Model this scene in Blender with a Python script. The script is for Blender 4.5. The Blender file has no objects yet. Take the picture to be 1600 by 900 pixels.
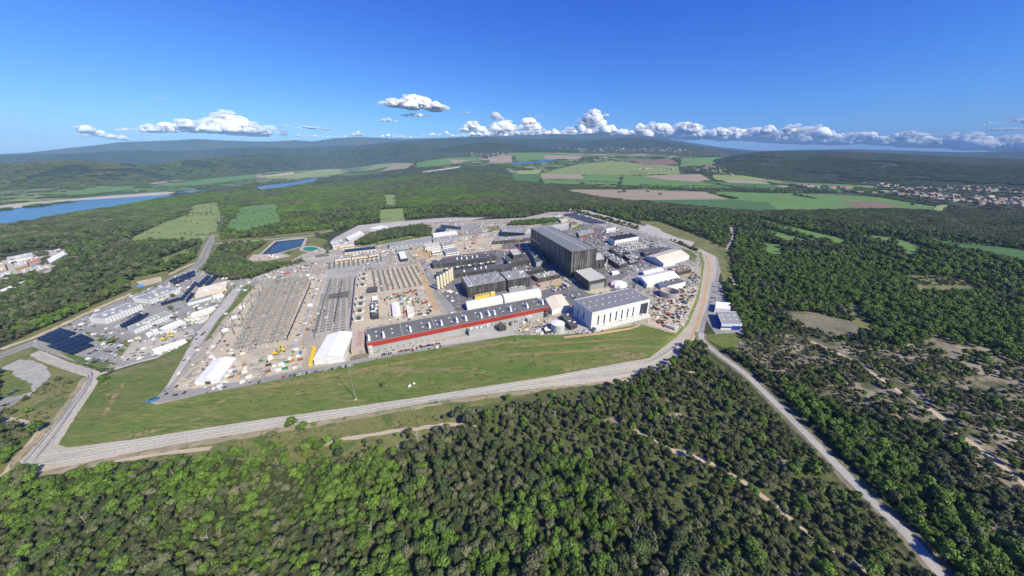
import bpy, bmesh, math, random
import numpy as np
from mathutils import Vector
from mathutils.geometry import tessellate_polygon
random.seed(7)
rng = np.random.default_rng(7)
SC = bpy.context.scene
COL = SC.collection

# ------------------------------------------------------------------ camera
F = 500.0                      # focal length in pixels of the 1600-wide photograph
YH = 246.0                     # row of the flat horizon
PITCH = math.atan((450 - YH) / F)
H = 250.0                      # camera height above the site platform
ZL = -6.0                      # level of the low ground round the platform
cam = bpy.data.cameras.new('camera')
cam.sensor_width = 36.0
cam.lens = 36.0 * F / 1600.0
cam.clip_start = 1.0
cam.clip_end = 200000.0
co = bpy.data.objects.new('camera', cam)
COL.objects.link(co)
co.location = (0, 0, H)
co.rotation_euler = (math.pi / 2 - PITCH, 0, 0)
SC.camera = co

# ------------------------------------------------------------------ light
SUN_EL = math.radians(42)
SUN_AZ = math.radians(133)     # clockwise from +Y
w = bpy.data.worlds.new('World')
SC.world = w
w.use_nodes = True
nt = w.node_tree
sky = nt.nodes.new('ShaderNodeTexSky')
sky.sky_type = 'NISHITA'
sky.sun_disc = False
sky.sun_elevation = SUN_EL
sky.sun_rotation = SUN_AZ
sky.altitude = 600
sky.air_density = 1.0
sky.dust_density = 0.9
sky.ozone_density = 3.0
bg = nt.nodes['Background']
bg.inputs['Strength'].default_value = 0.10
# the photograph's own rendering of the sky: a steeper, bluer response than the raw sky model
sep = nt.nodes.new('ShaderNodeSeparateColor')
com = nt.nodes.new('ShaderNodeCombineColor')
nt.links.new(sky.outputs['Color'], sep.inputs[0])
for i, (gam, gain) in enumerate(((1.72, 0.74), (1.42, 0.90), (0.72, 1.06))):
    m1 = nt.nodes.new('ShaderNodeMath')
    m1.operation = 'MULTIPLY'
    m1.inputs[1].default_value = 0.10
    m2 = nt.nodes.new('ShaderNodeMath')
    m2.operation = 'POWER'
    m2.inputs[1].default_value = gam
    m3 = nt.nodes.new('ShaderNodeMath')
    m3.operation = 'MULTIPLY'
    m3.inputs[1].default_value = gain / 0.10
    nt.links.new(sep.outputs[i], m1.inputs[0])
    nt.links.new(m1.outputs[0], m2.inputs[0])
    nt.links.new(m2.outputs[0], m3.inputs[0])
    nt.links.new(m3.outputs[0], com.inputs[i])
nt.links.new(com.outputs[0], bg.inputs['Color'])
sl = bpy.data.lights.new('sun', 'SUN')
sl.energy = 5.0
sl.angle = math.radians(0.5)
sl.color = (1.0, 0.91, 0.68)
so = bpy.data.objects.new('sun', sl)
COL.objects.link(so)
sd = Vector((math.sin(SUN_AZ) * math.cos(SUN_EL), math.cos(SUN_AZ) * math.cos(SUN_EL), math.sin(SUN_EL)))
so.rotation_euler = sd.to_track_quat('Z', 'Y').to_euler()
so.location = (300, -300, 600)
SC.view_settings.view_transform = 'Standard'
SC.view_settings.look = 'None'
SC.view_settings.exposure = 0.42
SC.view_settings.gamma = 1.0
SC.cycles.max_bounces = 5
SC.cycles.diffuse_bounces = 3
SC.cycles.glossy_bounces = 2
SC.cycles.transparent_max_bounces = 8
SC.cycles.volume_bounces = 0

# ------------------------------------------------------------------ geometry of the view
CP, SP = math.cos(PITCH), math.sin(PITCH)


def ray(px, py):
    a = (np.asarray(px, float) - 800) / F
    b = -(np.asarray(py, float) - 450) / F
    return np.stack([a + 0 * b, CP + b * SP, -SP + b * CP], -1)


def G(px, py, z=0.0):
    """ground point at height z seen at a place of the photograph"""
    d = ray(px, py)
    t = (z - H) / d[..., 2]
    return d[..., :2] * np.asarray(t)[..., None]


def project(x, y, z):
    dx, dy, dz = x, y, z - H
    f = dy * CP - dz * SP
    u = dy * SP + dz * CP
    f = np.maximum(f, 1e-3)
    return 800 + F * dx / f, 450 - F * u / f, f


def smooth(t):
    t = np.clip(t, 0, 1)
    return t * t * (3 - 2 * t)


def terrain(x, y):
    d = np.hypot(x, y)
    az = np.degrees(np.arctan2(x, np.maximum(y, 1e-6)))
    az = np.where(y <= 0, 180.0, az)
    wgt = smooth((az + 26) / 14) * (1 - smooth((az - 27) / 14))
    return ZL + wgt * 470 * np.clip((d - 2600) / 6400, 0, 1) ** 1.3


def on_terrain(px, py, lift=0.0):
    """where the ray through a place of the photograph meets the far terrain"""
    px = np.asarray(px, float).ravel()
    py = np.asarray(py, float).ravel()
    d = ray(px, py)
    d = d / np.hypot(d[:, 0], d[:, 1])[:, None]
    lo = np.full(len(px), 60.0)
    hi = np.full(len(px), 26000.0)
    found = np.zeros(len(px), bool)
    prev = 60.0
    for t in np.geomspace(80, 26000, 160):
        below = H + d[:, 2] * t < terrain(d[:, 0] * t, d[:, 1] * t) + lift
        new = below & ~found
        lo[new] = prev
        hi[new] = t
        found |= below
        prev = t
    for _ in range(22):
        m = (lo + hi) / 2
        below = H + d[:, 2] * m < terrain(d[:, 0] * m, d[:, 1] * m) + lift
        hi = np.where(below, m, hi)
        lo = np.where(below, lo, m)
    x, y = d[:, 0] * hi, d[:, 1] * hi
    return np.stack([x, y, terrain(x, y) + lift], -1)


def pip(poly, x, y):
    poly = np.asarray(poly, float)
    x = np.asarray(x, float)
    inside = np.zeros(x.shape, bool)
    n = len(poly)
    for i in range(n):
        x1, y1 = poly[i]
        x2, y2 = poly[(i + 1) % n]
        if y1 == y2:
            continue
        c = ((y1 > y) != (y2 > y)) & (x < (x2 - x1) * (y - y1) / (y2 - y1) + x1)
        inside ^= c
    return inside


def vnoise(x, y, s, seed=0):
    x = np.asarray(x, float) / s + seed * 17.3
    y = np.asarray(y, float) / s - seed * 9.7
    xi, yi = np.floor(x), np.floor(y)
    fx, fy = smooth(x - xi), smooth(y - yi)

    def h(a, b):
        v = np.sin(a * 127.1 + b * 311.7 + seed * 3.3) * 43758.5453
        return v - np.floor(v)
    return (h(xi, yi) * (1 - fx) + h(xi + 1, yi) * fx) * (1 - fy) + (h(xi, yi + 1) * (1 - fx) + h(xi + 1, yi + 1) * fx) * fy


def fbm(x, y, s, o=4, seed=0):
    t, a, n = 0, 0.5, 0
    for k in range(o):
        t = t + a * vnoise(x, y, s / 2 ** k, seed + k)
        n += a
        a *= 0.5
    return t / n


# ------------------------------------------------------------------ materials
MATS = {}


def M(name, c1, c2=None, scale=0.05, rough=0.85, c3=None, s3=0.01, t3=0.6, bump=0.0, bs=1.0, metal=0.0, fine=0.25, fs=1.5, alpha=None, stretch=None, spec=0.3, rnd=None, rot=0.0):
    if name in MATS:
        return MATS[name]
    m = bpy.data.materials.new(name)
    m.use_nodes = True
    t = m.node_tree
    N, L = t.nodes, t.links
    p = N['Principled BSDF']
    p.inputs['Roughness'].default_value = rough
    p.inputs['Metallic'].default_value = metal
    p.inputs['Specular IOR Level'].default_value = spec
    tc = N.new('ShaderNodeTexCoord')
    vec = tc.outputs['Object']
    if stretch:
        mp = N.new('ShaderNodeMapping')
        mp.inputs['Scale'].default_value = stretch
        mp.inputs['Rotation'].default_value = (0, 0, rot)
        L.new(vec, mp.inputs['Vector'])
        vec = mp.outputs['Vector']

    def noise(sc, det=5):
        n = N.new('ShaderNodeTexNoise')
        n.inputs['Scale'].default_value = sc
        n.inputs['Detail'].default_value = det
        n.inputs['Roughness'].default_value = 0.6
        L.new(vec, n.inputs['Vector'])
        return n.outputs['Fac']

    def remap(s, a, b):
        r = N.new('ShaderNodeMapRange')
        r.inputs['From Min'].default_value = a
        r.inputs['From Max'].default_value = b
        L.new(s, r.inputs['Value'])
        return r.outputs['Result']

    def mix(f, a, b, blend='MIX'):
        x = N.new('ShaderNodeMix')
        x.data_type = 'RGBA'
        x.blend_type = blend
        for s, v in ((0, f), (6, a), (7, b)):
            if hasattr(v, 'is_linked'):
                L.new(v, x.inputs[s])
            else:
                x.inputs[s].default_value = v if s == 0 else (*v, 1)
        return x.outputs[2]
    col = mix(remap(noise(scale), 0.35, 0.65), c1, c2 or tuple(v * 0.82 for v in c1))
    if c3:
        col = mix(remap(noise(s3, 7), t3, t3 + 0.1), col, c3)
    if rnd:
        oi = N.new('ShaderNodeObjectInfo')
        col = mix(remap(oi.outputs['Random'], rnd[1], rnd[2]), col, rnd[0])
        hs = N.new('ShaderNodeHueSaturation')
        L.new(col, hs.inputs['Color'])
        mr = N.new('ShaderNodeMath')
        mr.operation = 'MULTIPLY'
        mr.inputs[1].default_value = 7.31
        L.new(oi.outputs['Random'], mr.inputs[0])
        fr = N.new('ShaderNodeMath')
        fr.operation = 'FRACT'
        L.new(mr.outputs[0], fr.inputs[0])
        rr = N.new('ShaderNodeMapRange')
        rr.inputs['To Min'].default_value = 0.65
        rr.inputs['To Max'].default_value = 1.35
        L.new(fr.outputs[0], rr.inputs['Value'])
        L.new(rr.outputs['Result'], hs.inputs['Value'])
        col = hs.outputs['Color']
    if fine:
        f = N.new('ShaderNodeMapRange')
        f.inputs['From Min'].default_value = 0.25
        f.inputs['From Max'].default_value = 0.75
        f.inputs['To Min'].default_value = 1 - fine
        f.inputs['To Max'].default_value = 1 + fine * 0.6
        L.new(noise(fs, 3), f.inputs['Value'])
        cb = N.new('ShaderNodeCombineXYZ')
        for i in range(3):
            L.new(f.outputs['Result'], cb.inputs[i])
        col = mix(1.0, col, cb.outputs[0], 'MULTIPLY')
    L.new(col, p.inputs['Base Color'])
    if bump:
        b = N.new('ShaderNodeBump')
        b.inputs['Strength'].default_value = 1.0
        b.inputs['Distance'].default_value = bump
        L.new(noise(bs, 6), b.inputs['Height'])
        L.new(b.outputs['Normal'], p.inputs['Normal'])
    if alpha is not None:
        p.inputs['Alpha'].default_value = alpha
    MATS[name] = m
    return m


forest_floor = M('forest_floor', (.058, .070, .028), (.042, .054, .02), .02, c3=(.28, .23, .16), s3=.012, t3=.63, fine=.5, fs=.25)
scrub_soil = M('scrub_soil', (.11, .125, .045), (.075, .09, .03), .03, c3=(.33, .27, .20), s3=.03, t3=.60, fine=.5, fs=.5)
pale_soil = M('pale_soil', (.34, .29, .23), (.15, .135, .09), .025, c3=(.08, .09, .04), s3=.04, t3=.48, fine=.4, fs=.6)
bare_soil = M('bare_soil', (.22, .19, .14), (.15, .14, .09), .02, c3=(.10, .12, .05), s3=.03, t3=.55, fine=.35, fs=.3)
grass = M('grass', (.088, .145, .026), (.150, .170, .048), .022, c3=(.19, .18, .075), s3=.03, t3=.535, fine=.45, fs=.30, stretch=(.30, 1.9, 1), rot=-.36)
dry_grass = M('dry_grass', (.15, .16, .05), (.20, .19, .08), .02, c3=(.09, .13, .03), s3=.04, t3=.52, fine=.35, fs=.4)
light_grass = M('light_grass', (.17, .23, .065), (.22, .26, .09), .01, c3=(.10, .15, .04), s3=.012, t3=.58, fine=.2, fs=.1)
crop_green = M('crop_green', (.10, .19, .045), (.12, .21, .055), .004, fine=.12, fs=.03, stretch=(.4, 2, 1))
crop_dark = M('crop_dark', (.055, .125, .035), (.07, .15, .045), .004, fine=.12, fs=.03)
crop_pale = M('crop_pale', (.22, .27, .09), (.25, .28, .11), .004, fine=.12, fs=.03)
ploughed = M('ploughed', (.33, .26, .20), (.27, .22, .16), .003, fine=.12, fs=.02, stretch=(.3, 2, 1))
ploughed_red = M('ploughed_red', (.20, .14, .10), (.17, .12, .08), .003, fine=.12, fs=.02)
sand = M('sand', (.50, .41, .31), (.42, .34, .25), .03, c3=(.30, .25, .17), s3=.03, t3=.6, fine=.2, fs=.5)
site_gravel = M('site_gravel', (.42, .37, .30), (.31, .285, .24), .02, c3=(.30, .28, .25), s3=.015, t3=.58, fine=.3, fs=.35)
yard_gravel = M('yard_gravel', (.53, .46, .34), (.44, .38, .29), .02, c3=(.36, .33, .29), s3=.03, t3=.57, fine=.3, fs=.35)
grey_gravel = M('grey_gravel', (.40, .38, .36), (.33, .32, .30), .03, fine=.35, fs=.4)
pale_gravel = M('pale_gravel', (.46, .42, .36), (.39, .355, .30), .02, fine=.2, fs=.4)
ochre_soil = M('ochre_soil', (.50, .35, .19), (.42, .30, .18), .03, fine=.25, fs=.3)
asphalt = M('asphalt', (.17, .17, .18), (.13, .13, .14), .02, fine=.2, fs=.3)
old_asphalt = M('old_asphalt', (.30, .295, .285), (.24, .237, .23), .02, fine=.2, fs=.3)
dark_asphalt = M('dark_asphalt', (.09, .09, .095), (.07, .07, .075), .03, fine=.2, fs=.3)
concrete = M('concrete', (.46, .43, .40), (.38, .36, .34), .03, fine=.2, fs=.3)
road_white = M('road_white', (.7, .7, .68), fine=.2)
water = M('water', (.02, .07, .13), (.025, .08, .14), .004, rough=.18, fine=.05, fs=.02, bump=.15, bs=.08, spec=.5)
pond_water = M('pond_water', (.02, .04, .055), (.025, .05, .06), .03, rough=.22, fine=0, bump=.03, bs=.3, spec=.18)
pool_green = M('pool_green', (.03, .20, .09), (.03, .17, .08), .05, rough=.4, fine=0, spec=.15)
pool_blue = M('pool_blue', (.06, .32, .62), (.08, .36, .65), .1, rough=.1, fine=0)
liner = M('liner', (.035, .04, .055), rough=.6)
white_sheet = M('white_sheet', (.80, .80, .79), (.72, .72, .72), .05, rough=.5, fine=.06, fs=.3)
white_wall = M('white_wall', (.70, .71, .72), (.62, .63, .64), .08, rough=.5, fine=.08, fs=.5)
cream_sheet = M('cream_sheet', (.74, .66, .54), (.66, .58, .47), .05, rough=.6, fine=.08, fs=.3)
cream_wall = M('cream_wall', (.62, .54, .42), (.56, .48, .36), .1, rough=.7, fine=.1)
grey_wall = M('grey_wall', (.36, .37, .38), (.31, .32, .33), .08, rough=.5, fine=.1)
grey_roof = M('grey_roof', (.155, .155, .155), (.125, .125, .125), .04, rough=.7, fine=.1, fs=.4)
mid_roof = M('mid_roof', (.32, .32, .33), (.27, .27, .28), .04, rough=.7, fine=.15, fs=.4)
dark_roof = M('dark_roof', (.105, .105, .11), (.085, .085, .09), .04, rough=.7, fine=.15, fs=.4)
light_roof = M('light_roof', (.52, .51, .49), (.45, .44, .42), .05, rough=.7, fine=.12, fs=.4)
dark_clad = M('dark_clad', (.080, .076, .073), (.060, .057, .056), .08, rough=.4, fine=.15, fs=.4, metal=.2)
strip_clad = M('strip_clad', (.27, .255, .24), (.20, .19, .18), .08, rough=.35, fine=.15, fs=.4, metal=.3)
hall_roof = M('hall_roof', (.22, .225, .235), (.19, .195, .20), .03, rough=.55, fine=.1, fs=.3)
red_paint = M('red_paint', (.36, .042, .026), (.30, .036, .022), .05, rough=.5, fine=.1)
pink_wall = M('pink_wall', (.48, .39, .34), (.42, .34, .30), .1, rough=.7, fine=.1)
blue_paint = M('blue_paint', (.02, .06, .36), (.02, .05, .30), .1, rough=.4, fine=.1)
yellow_paint = M('yellow_paint', (.75, .55, .03), (.65, .46, .03), .3, rough=.5, fine=.1)
orange_paint = M('orange_paint', (.45, .21, .09), (.38, .18, .08), .3, rough=.5, fine=.1)
green_paint = M('green_paint', (.03, .22, .12), (.03, .18, .1), .3, rough=.5, fine=.1)
red_box = M('red_box', (.42, .055, .045), (.33, .05, .04), .3, rough=.5, fine=.15)
blue_box = M('blue_box', (.06, .17, .40), (.05, .14, .32), .3, rough=.5, fine=.15)
white_box = M('white_box', (.74, .74, .72), (.62, .62, .6), .3, rough=.5, fine=.1)
grey_box = M('grey_box', (.30, .31, .32), (.24, .25, .26), .3, rough=.6, fine=.15)
dark_box = M('dark_box', (.07, .075, .085), (.05, .055, .06), .3, rough=.5, fine=.15)
brown_box = M('brown_box', (.24, .12, .07), (.18, .09, .06), .3, rough=.7, fine=.2)
wood_box = M('wood_box', (.45, .33, .20), (.36, .26, .16), .4, rough=.8, fine=.2)
cream_steel = M('cream_steel', (.66, .60, .44), (.60, .54, .40), .2, rough=.45, fine=.08)
steel = M('steel', (.36, .37, .38), (.30, .31, .32), .2, rough=.45, metal=.4, fine=.1)
pale_steel = M('pale_steel', (.50, .50, .49), (.44, .44, .43), .2, rough=.5, fine=.1)
dark_steel = M('dark_steel', (.07, .07, .075), (.05, .05, .055), .2, rough=.5, fine=.1)
glass = M('glass', (.03, .04, .055), (.02, .03, .045), .2, rough=.12, spec=.6, fine=0)
solar = M('solar', (.010, .012, .024), (.008, .010, .020), .2, rough=.3, spec=.3, fine=.1, fs=.8)
solar_violet = M('solar_violet', (.075, .068, .09), (.06, .055, .075), .1, rough=.4, spec=.3, fine=.2, fs=.4)
tyre = M('tyre', (.02, .02, .02), fine=0)
hill_forest = M('hill_forest', (.018, .030, .014), (.042, .060, .025), .0045, c3=(.15, .145, .07), s3=.0024, t3=.66, fine=.85, fs=.02, bump=22, bs=.018)
hill_far = M('hill_far', (.016, .028, .018), (.040, .056, .032), .0016, c3=(.15, .14, .08), s3=.0018, t3=.68, fine=.7, fs=.008, bump=60, bs=.005)
roof_tile = M('roof_tile', (.32, .19, .135), (.26, .15, .11), .1, fine=.2, rnd=((.27, .22, .18), .3, .9))
house_wall = M('house_wall', (.46, .41, .34), (.40, .36, .30), .1, fine=.1, rnd=((.54, .51, .46), .3, .9))
cloud_mat = M('cloud_white', (.98, .98, .98), (.96, .96, .97), .001, rough=1, fine=0, spec=0, bump=160, bs=.004)
_p = cloud_mat.node_tree.nodes['Principled BSDF']
_p.inputs['Subsurface Weight'].default_value = 1.0
_p.inputs['Subsurface Radius'].default_value = (1, 1, 1)
_p.inputs['Subsurface Scale'].default_value = 220
bark = M('bark', (.13, .105, .08), (.09, .07, .055), 1, fine=.2)
bark_pale = M('bark_pale', (.34, .31, .27), (.27, .24, .2), 1, fine=.2)
leaf_oak = M('leaf_oak', (.102, .126, .044), (.080, .100, .035), .5, rough=.75, fine=.45, fs=.9, rnd=((.148, .150, .080), .4, .95))
leaf_pine = M('leaf_pine', (.076, .112, .036), (.060, .092, .029), .5, rough=.75, fine=.45, fs=.9, rnd=((.130, .134, .074), .35, .9))
leaf_broad = M('leaf_broad', (.106, .180, .024), (.082, .154, .020), .5, rough=.7, fine=.45, fs=.9, rnd=((.112, .178, .030), .45, .95))
leaf_shrub = M('leaf_shrub', (.06, .115, .022), (.05, .095, .02), .5, rough=.7, fine=.3, fs=.7)


# ------------------------------------------------------------------ mesh helpers
class MB:
    def __init__(s):
        s.v, s.f, s.m = [], [], []

    def quad(s, a, b, c, d, m=0):
        i = len(s.v)
        s.v += [tuple(a), tuple(b), tuple(c), tuple(d)]
        s.f.append((i, i + 1, i + 2, i + 3))
        s.m.append(m)

    def poly(s, pts, m=0):
        i = len(s.v)
        s.v += [tuple(p) for p in pts]
        s.f.append(tuple(range(i, i + len(pts))))
        s.m.append(m)

    def hexa(s, b, t, m=0, bottom=True):
        """solid between two rings of four points"""
        n = len(b)
        i = len(s.v)
        s.v += [tuple(p) for p in b] + [tuple(p) for p in t]
        for k in range(n):
            j = (k + 1) % n
            s.f.append((i + k, i + j, i + n + j, i + n + k))
            s.m.append(m)
        s.f.append(tuple(i + n + k for k in range(n)))
        s.m.append(m)
        if bottom:
            s.f.append(tuple(i + n - 1 - k for k in range(n)))
            s.m.append(m)

    def box(s, cx, cy, z0, z1, lx, ly, a=0.0, m=0, top=1.0):
        ca, sa = math.cos(a), math.sin(a)

        def q(k, z):
            return [(cx + ca * x - sa * y, cy + sa * x + ca * y, z) for x, y in ((-lx / 2 * k, -ly / 2 * k), (lx / 2 * k, -ly / 2 * k), (lx / 2 * k, ly / 2 * k), (-lx / 2 * k, ly / 2 * k))]
        s.hexa(q(1, z0), q(top, z1), m)

    def bar(s, p, q, r, m=0, n=4, r2=None):
        p, q = Vector(p), Vector(q)
        d = (q - p).normalized()
        u = d.orthogonal().normalized()
        w_ = d.cross(u)
        r2 = r if r2 is None else r2
        A = [p + (u * math.cos(2 * math.pi * (k + .5) / n) + w_ * math.sin(2 * math.pi * (k + .5) / n)) * r for k in range(n)]
        B = [q + (u * math.cos(2 * math.pi * (k + .5) / n) + w_ * math.sin(2 * math.pi * (k + .5) / n)) * r2 for k in range(n)]
        s.hexa(A, B, m)

    def lathe(s, cx, cy, prof, n=20, m=0):
        i = len(s.v)
        for r, z in prof:
            for k in range(n):
                a = 2 * math.pi * k / n
                s.v.append((cx + r * math.cos(a), cy + r * math.sin(a), z))
        for j in range(len(prof) - 1):
            for k in range(n):
                k2 = (k + 1) % n
                s.f.append((i + j * n + k, i + j * n + k2, i + (j + 1) * n + k2, i + (j + 1) * n + k))
                s.m.append(m)

    def data(s, name, mats, loc=(0, 0, 0), shade=False):
        me = bpy.data.meshes.new(name)
        v = np.array(s.v, float).reshape(-1, 3) - np.array(loc, float)
        me.from_pydata(v.tolist(), [], s.f)
        for m in mats:
            me.materials.append(m)
        if len(mats) > 1:
            me.polygons.foreach_set('material_index', s.m)
        if shade:
            me.polygons.foreach_set('use_smooth', [True] * len(s.f))
        me.update()
        return me

    def build(s, name, mats, parent=None, loc=None, kind=None, shade=False):
        if not isinstance(mats, (list, tuple)):
            mats = [mats]
        if loc is None:
            loc = tuple(parent['base']) if parent is not None and 'base' in parent else (0, 0, 0)
        me = s.data(name, mats, loc, shade)
        o = bpy.data.objects.new(name, me)
        COL.objects.link(o)
        if parent is not None:
            o.parent = parent
        else:
            o.location = loc
        if kind:
            o['kind'] = kind
        return o


LABELS = {}


def tag(o, label, cat, group=None):
    o['label'] = label
    o['category'] = cat
    if group:
        o['group'] = group
    LABELS.setdefault(label, []).append(o)
    return o


def thing(name, label, cat, loc, group=None):
    o = bpy.data.objects.new(name, None)
    COL.objects.link(o)
    o.location = loc
    o['base'] = [float(v) for v in loc]
    o.empty_display_size = 1
    return tag(o, label, cat, group)


def put(me, name, loc, rz=0.0, sc=1.0, parent=None):
    o = bpy.data.objects.new(name, me)
    COL.objects.link(o)
    o.location = loc
    o.rotation_euler = (0, 0, rz)
    o.scale = (sc, sc, sc) if not isinstance(sc, tuple) else sc
    if parent is not None:
        o.parent = parent
    return o


LAYER = [0]
LAYERS = {}


def nextz(z0):
    LAYERS[z0] = LAYERS.get(z0, 0) + 1
    return z0 + 0.02 + 0.004 * LAYERS[z0]


def structure(name, me):
    o = bpy.data.objects.new(name, me)
    COL.objects.link(o)
    o['kind'] = 'structure'
    return o


def sheet_xy(name, pts, mat, z):
    tris = tessellate_polygon([[Vector((p[0], p[1], 0)) for p in pts]])
    me = bpy.data.meshes.new(name)
    fs = []
    for t in tris:
        a, b, c = [pts[i] for i in t]
        cr = (b[0] - a[0]) * (c[1] - a[1]) - (b[1] - a[1]) * (c[0] - a[0])
        fs.append(t if cr > 0 else (t[0], t[2], t[1]))
    me.from_pydata([(p[0], p[1], z) for p in pts], [], fs)
    me.materials.append(mat)
    me.update()
    return structure(name, me)


def curve_px(pts, n=6):
    """Catmull-Rom through the points, closed"""
    P = np.array(pts, float)
    N = len(P)
    out = []
    for i in range(N):
        p0, p1, p2, p3 = P[i - 1], P[i], P[(i + 1) % N], P[(i + 2) % N]
        for k in range(n):
            t = k / n
            out.append(0.5 * ((2 * p1) + (p2 - p0) * t + (2 * p0 - 5 * p1 + 4 * p2 - p3) * t * t + (3 * p1 - p0 - 3 * p2 + p3) * t ** 3))
    return np.array(out)


def sheet(name, px, mat, z0=0.0, wob=0.0, soft=False):
    z = nextz(z0)
    p = np.array(curve_px(px, 5) if soft else px, float)
    g = G(p[:, 0], p[:, 1], z)
    if wob:
        g = roughen(g, wob)
    return sheet_xy(name, g.tolist(), mat, z)


def roughen(g, amp):
    out = []
    n = len(g)
    for i in range(n):
        a, b = g[i], g[(i + 1) % n]
        L = np.hypot(*(b - a))
        k = max(1, min(40, int(L / max(3.0, amp * 2.5))))
        nrm = np.array([-(b - a)[1], (b - a)[0]]) / max(L, 1e-6)
        for j in range(k):
            q = a + (b - a) * j / k
            out.append(q + (nrm * random.uniform(-amp, amp) if j else 0))
    return np.array(out)


def spline(pts, step):
    P = np.array(pts, float)
    P = np.vstack([2 * P[0] - P[1], P, 2 * P[-1] - P[-2]])
    out = []
    for i in range(1, len(P) - 2):
        n = max(2, int(np.hypot(*(P[i + 1] - P[i])) / step))
        for k in range(n):
            t = k / n
            p0, p1, p2, p3 = P[i - 1], P[i], P[i + 1], P[i + 2]
            out.append(0.5 * ((2 * p1) + (p2 - p0) * t + (2 * p0 - 5 * p1 + 4 * p2 - p3) * t * t + (3 * p1 - p0 - 3 * p2 + p3) * t ** 3))
    out.append(P[-2])
    return np.array(out)


def strip(name, px, width, mat, z0=0.0, step=8.0, wob=0.0, off=0.0):
    z = nextz(z0)
    px = np.array(px, float)
    c = spline(G(px[:, 0], px[:, 1], z), step)
    t = np.gradient(c, axis=0)
    t /= np.hypot(t[:, 0], t[:, 1])[:, None]
    nrm = np.stack([-t[:, 1], t[:, 0]], -1)
    ww = np.full(len(c), width / 2.0)
    wl = ww + rng.uniform(-wob, wob, len(c)) if wob else ww
    wr = ww + rng.uniform(-wob, wob, len(c)) if wob else ww
    A = c + nrm * (off + wl)[:, None]
    B = c + nrm * (off - wr)[:, None]
    me = bpy.data.meshes.new(name)
    n = len(c)
    v = [(p[0], p[1], z) for p in A] + [(p[0], p[1], z) for p in B]
    me.from_pydata(v, [], [(i, i + n, i + n + 1, i + 1) for i in range(n - 1)])
    me.materials.append(mat)
    me.update()
    structure(name, me)
    return c


def far_sheet(name, px, mat, lift=1.0):
    LAYER[0] += 1
    P = [Vector((x, y, 0)) for x, y in px]
    bm = bmesh.new()
    vs = [bm.verts.new(p) for p in P]
    for t in tessellate_polygon([P]):
        try:
            bm.faces.new([vs[i] for i in t])
        except ValueError:
            pass
    bmesh.ops.subdivide_edges(bm, edges=bm.edges[:], cuts=5, use_grid_fill=True)
    bmesh.ops.triangulate(bm, faces=bm.faces[:])
    bm.verts.ensure_lookup_table()
    q = on_terrain([v.co.x for v in bm.verts], [v.co.y for v in bm.verts], lift + LAYER[0] * .12)
    for v, p in zip(bm.verts, q):
        v.co = p
    bm.normal_update()
    for f in bm.faces:
        if f.normal.z < 0:
            f.normal_flip()
    me = bpy.data.meshes.new(name)
    bm.to_mesh(me)
    bm.free()
    me.materials.append(mat)
    return structure(name, me)


ONES = 'zeroth first second third fourth fifth sixth seventh eighth ninth tenth eleventh twelfth thirteenth fourteenth fifteenth sixteenth seventeenth eighteenth nineteenth'.split()


def nth(n):
    if n < 20:
        return ONES[n]
    t, u_ = divmod(n, 10)
    tens = ('', '', 'twent', 'thirt', 'fort', 'fift', 'sixt', 'sevent', 'eight', 'ninet')[t]
    return tens + 'ieth' if u_ == 0 else tens + 'y-' + ONES[u_]


def tell_apart():
    for cat, step, say in (('tree', 22, lambda w_, r_, k_: '%s, %s from left in the %s strip of wood above the bottom edge' % (w_, nth(k_), nth(r_))), ('house', 4, lambda w_, r_, k_: '%s, %s row from the front, %s from left' % (w_, nth(r_), nth(k_)))):
        for lab, obs in list(LABELS.items()):
            if len(obs) < 2 or obs[0]['category'] != cat:
                continue
            rows = {}
            for o in obs:
                x_, y_, _ = project(o.location.x, o.location.y, o.location.z)
                rows.setdefault(int((900 - y_) / step) if cat == 'tree' else int((340 - y_) / step), []).append((float(x_), o))
            for r_, key in enumerate(sorted(rows)):
                for k_, (x_, o) in enumerate(sorted(rows[key], key=lambda q: q[0])):
                    if k_ < 99:
                        o['label'] = say(lab, r_ + 1, k_ + 1)
    for lab, obs in list(LABELS.items()):
        if 1 < len(obs) <= 30 and obs[0]['category'] in ('car', 'container', 'cabin', 'material stack'):
            k = sorted(obs, key=lambda o: project(o.location.x, o.location.y, o.location.z)[0])
            for i, o in enumerate(k):
                n = len(k)
                o['label'] = lab + (', leftmost' if i == 0 else ', rightmost' if i == n - 1 else ', %s from left' % nth(i + 1))


# ------------------------------------------------------------------ ground
def build_ground():
    radii = np.concatenate([np.linspace(0, 2400, 13)[1:], np.geomspace(2500, 30000, 60)])
    n = 480
    az = np.linspace(0, 2 * math.pi, n, endpoint=False)
    R, A = np.meshgrid(radii, az, indexing='ij')
    x, y = R * np.sin(A), R * np.cos(A)
    z = terrain(x, y)
    v = np.vstack([[[0, 0, ZL]], np.stack([x, y, z], -1).reshape(-1, 3)])
    fs = [(0, 1 + (k + 1) % n, 1 + k) for k in range(n)]
    for r in range(len(radii) - 1):
        for k in range(n):
            k2 = (k + 1) % n
            fs.append((1 + r * n + k, 1 + r * n + k2, 1 + (r + 1) * n + k2, 1 + (r + 1) * n + k))
    me = bpy.data.meshes.new('ground')
    me.from_pydata(v.tolist(), [], fs)
    me.materials.append(forest_floor)
    me.update()
    structure('ground', me)


build_ground()

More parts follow.
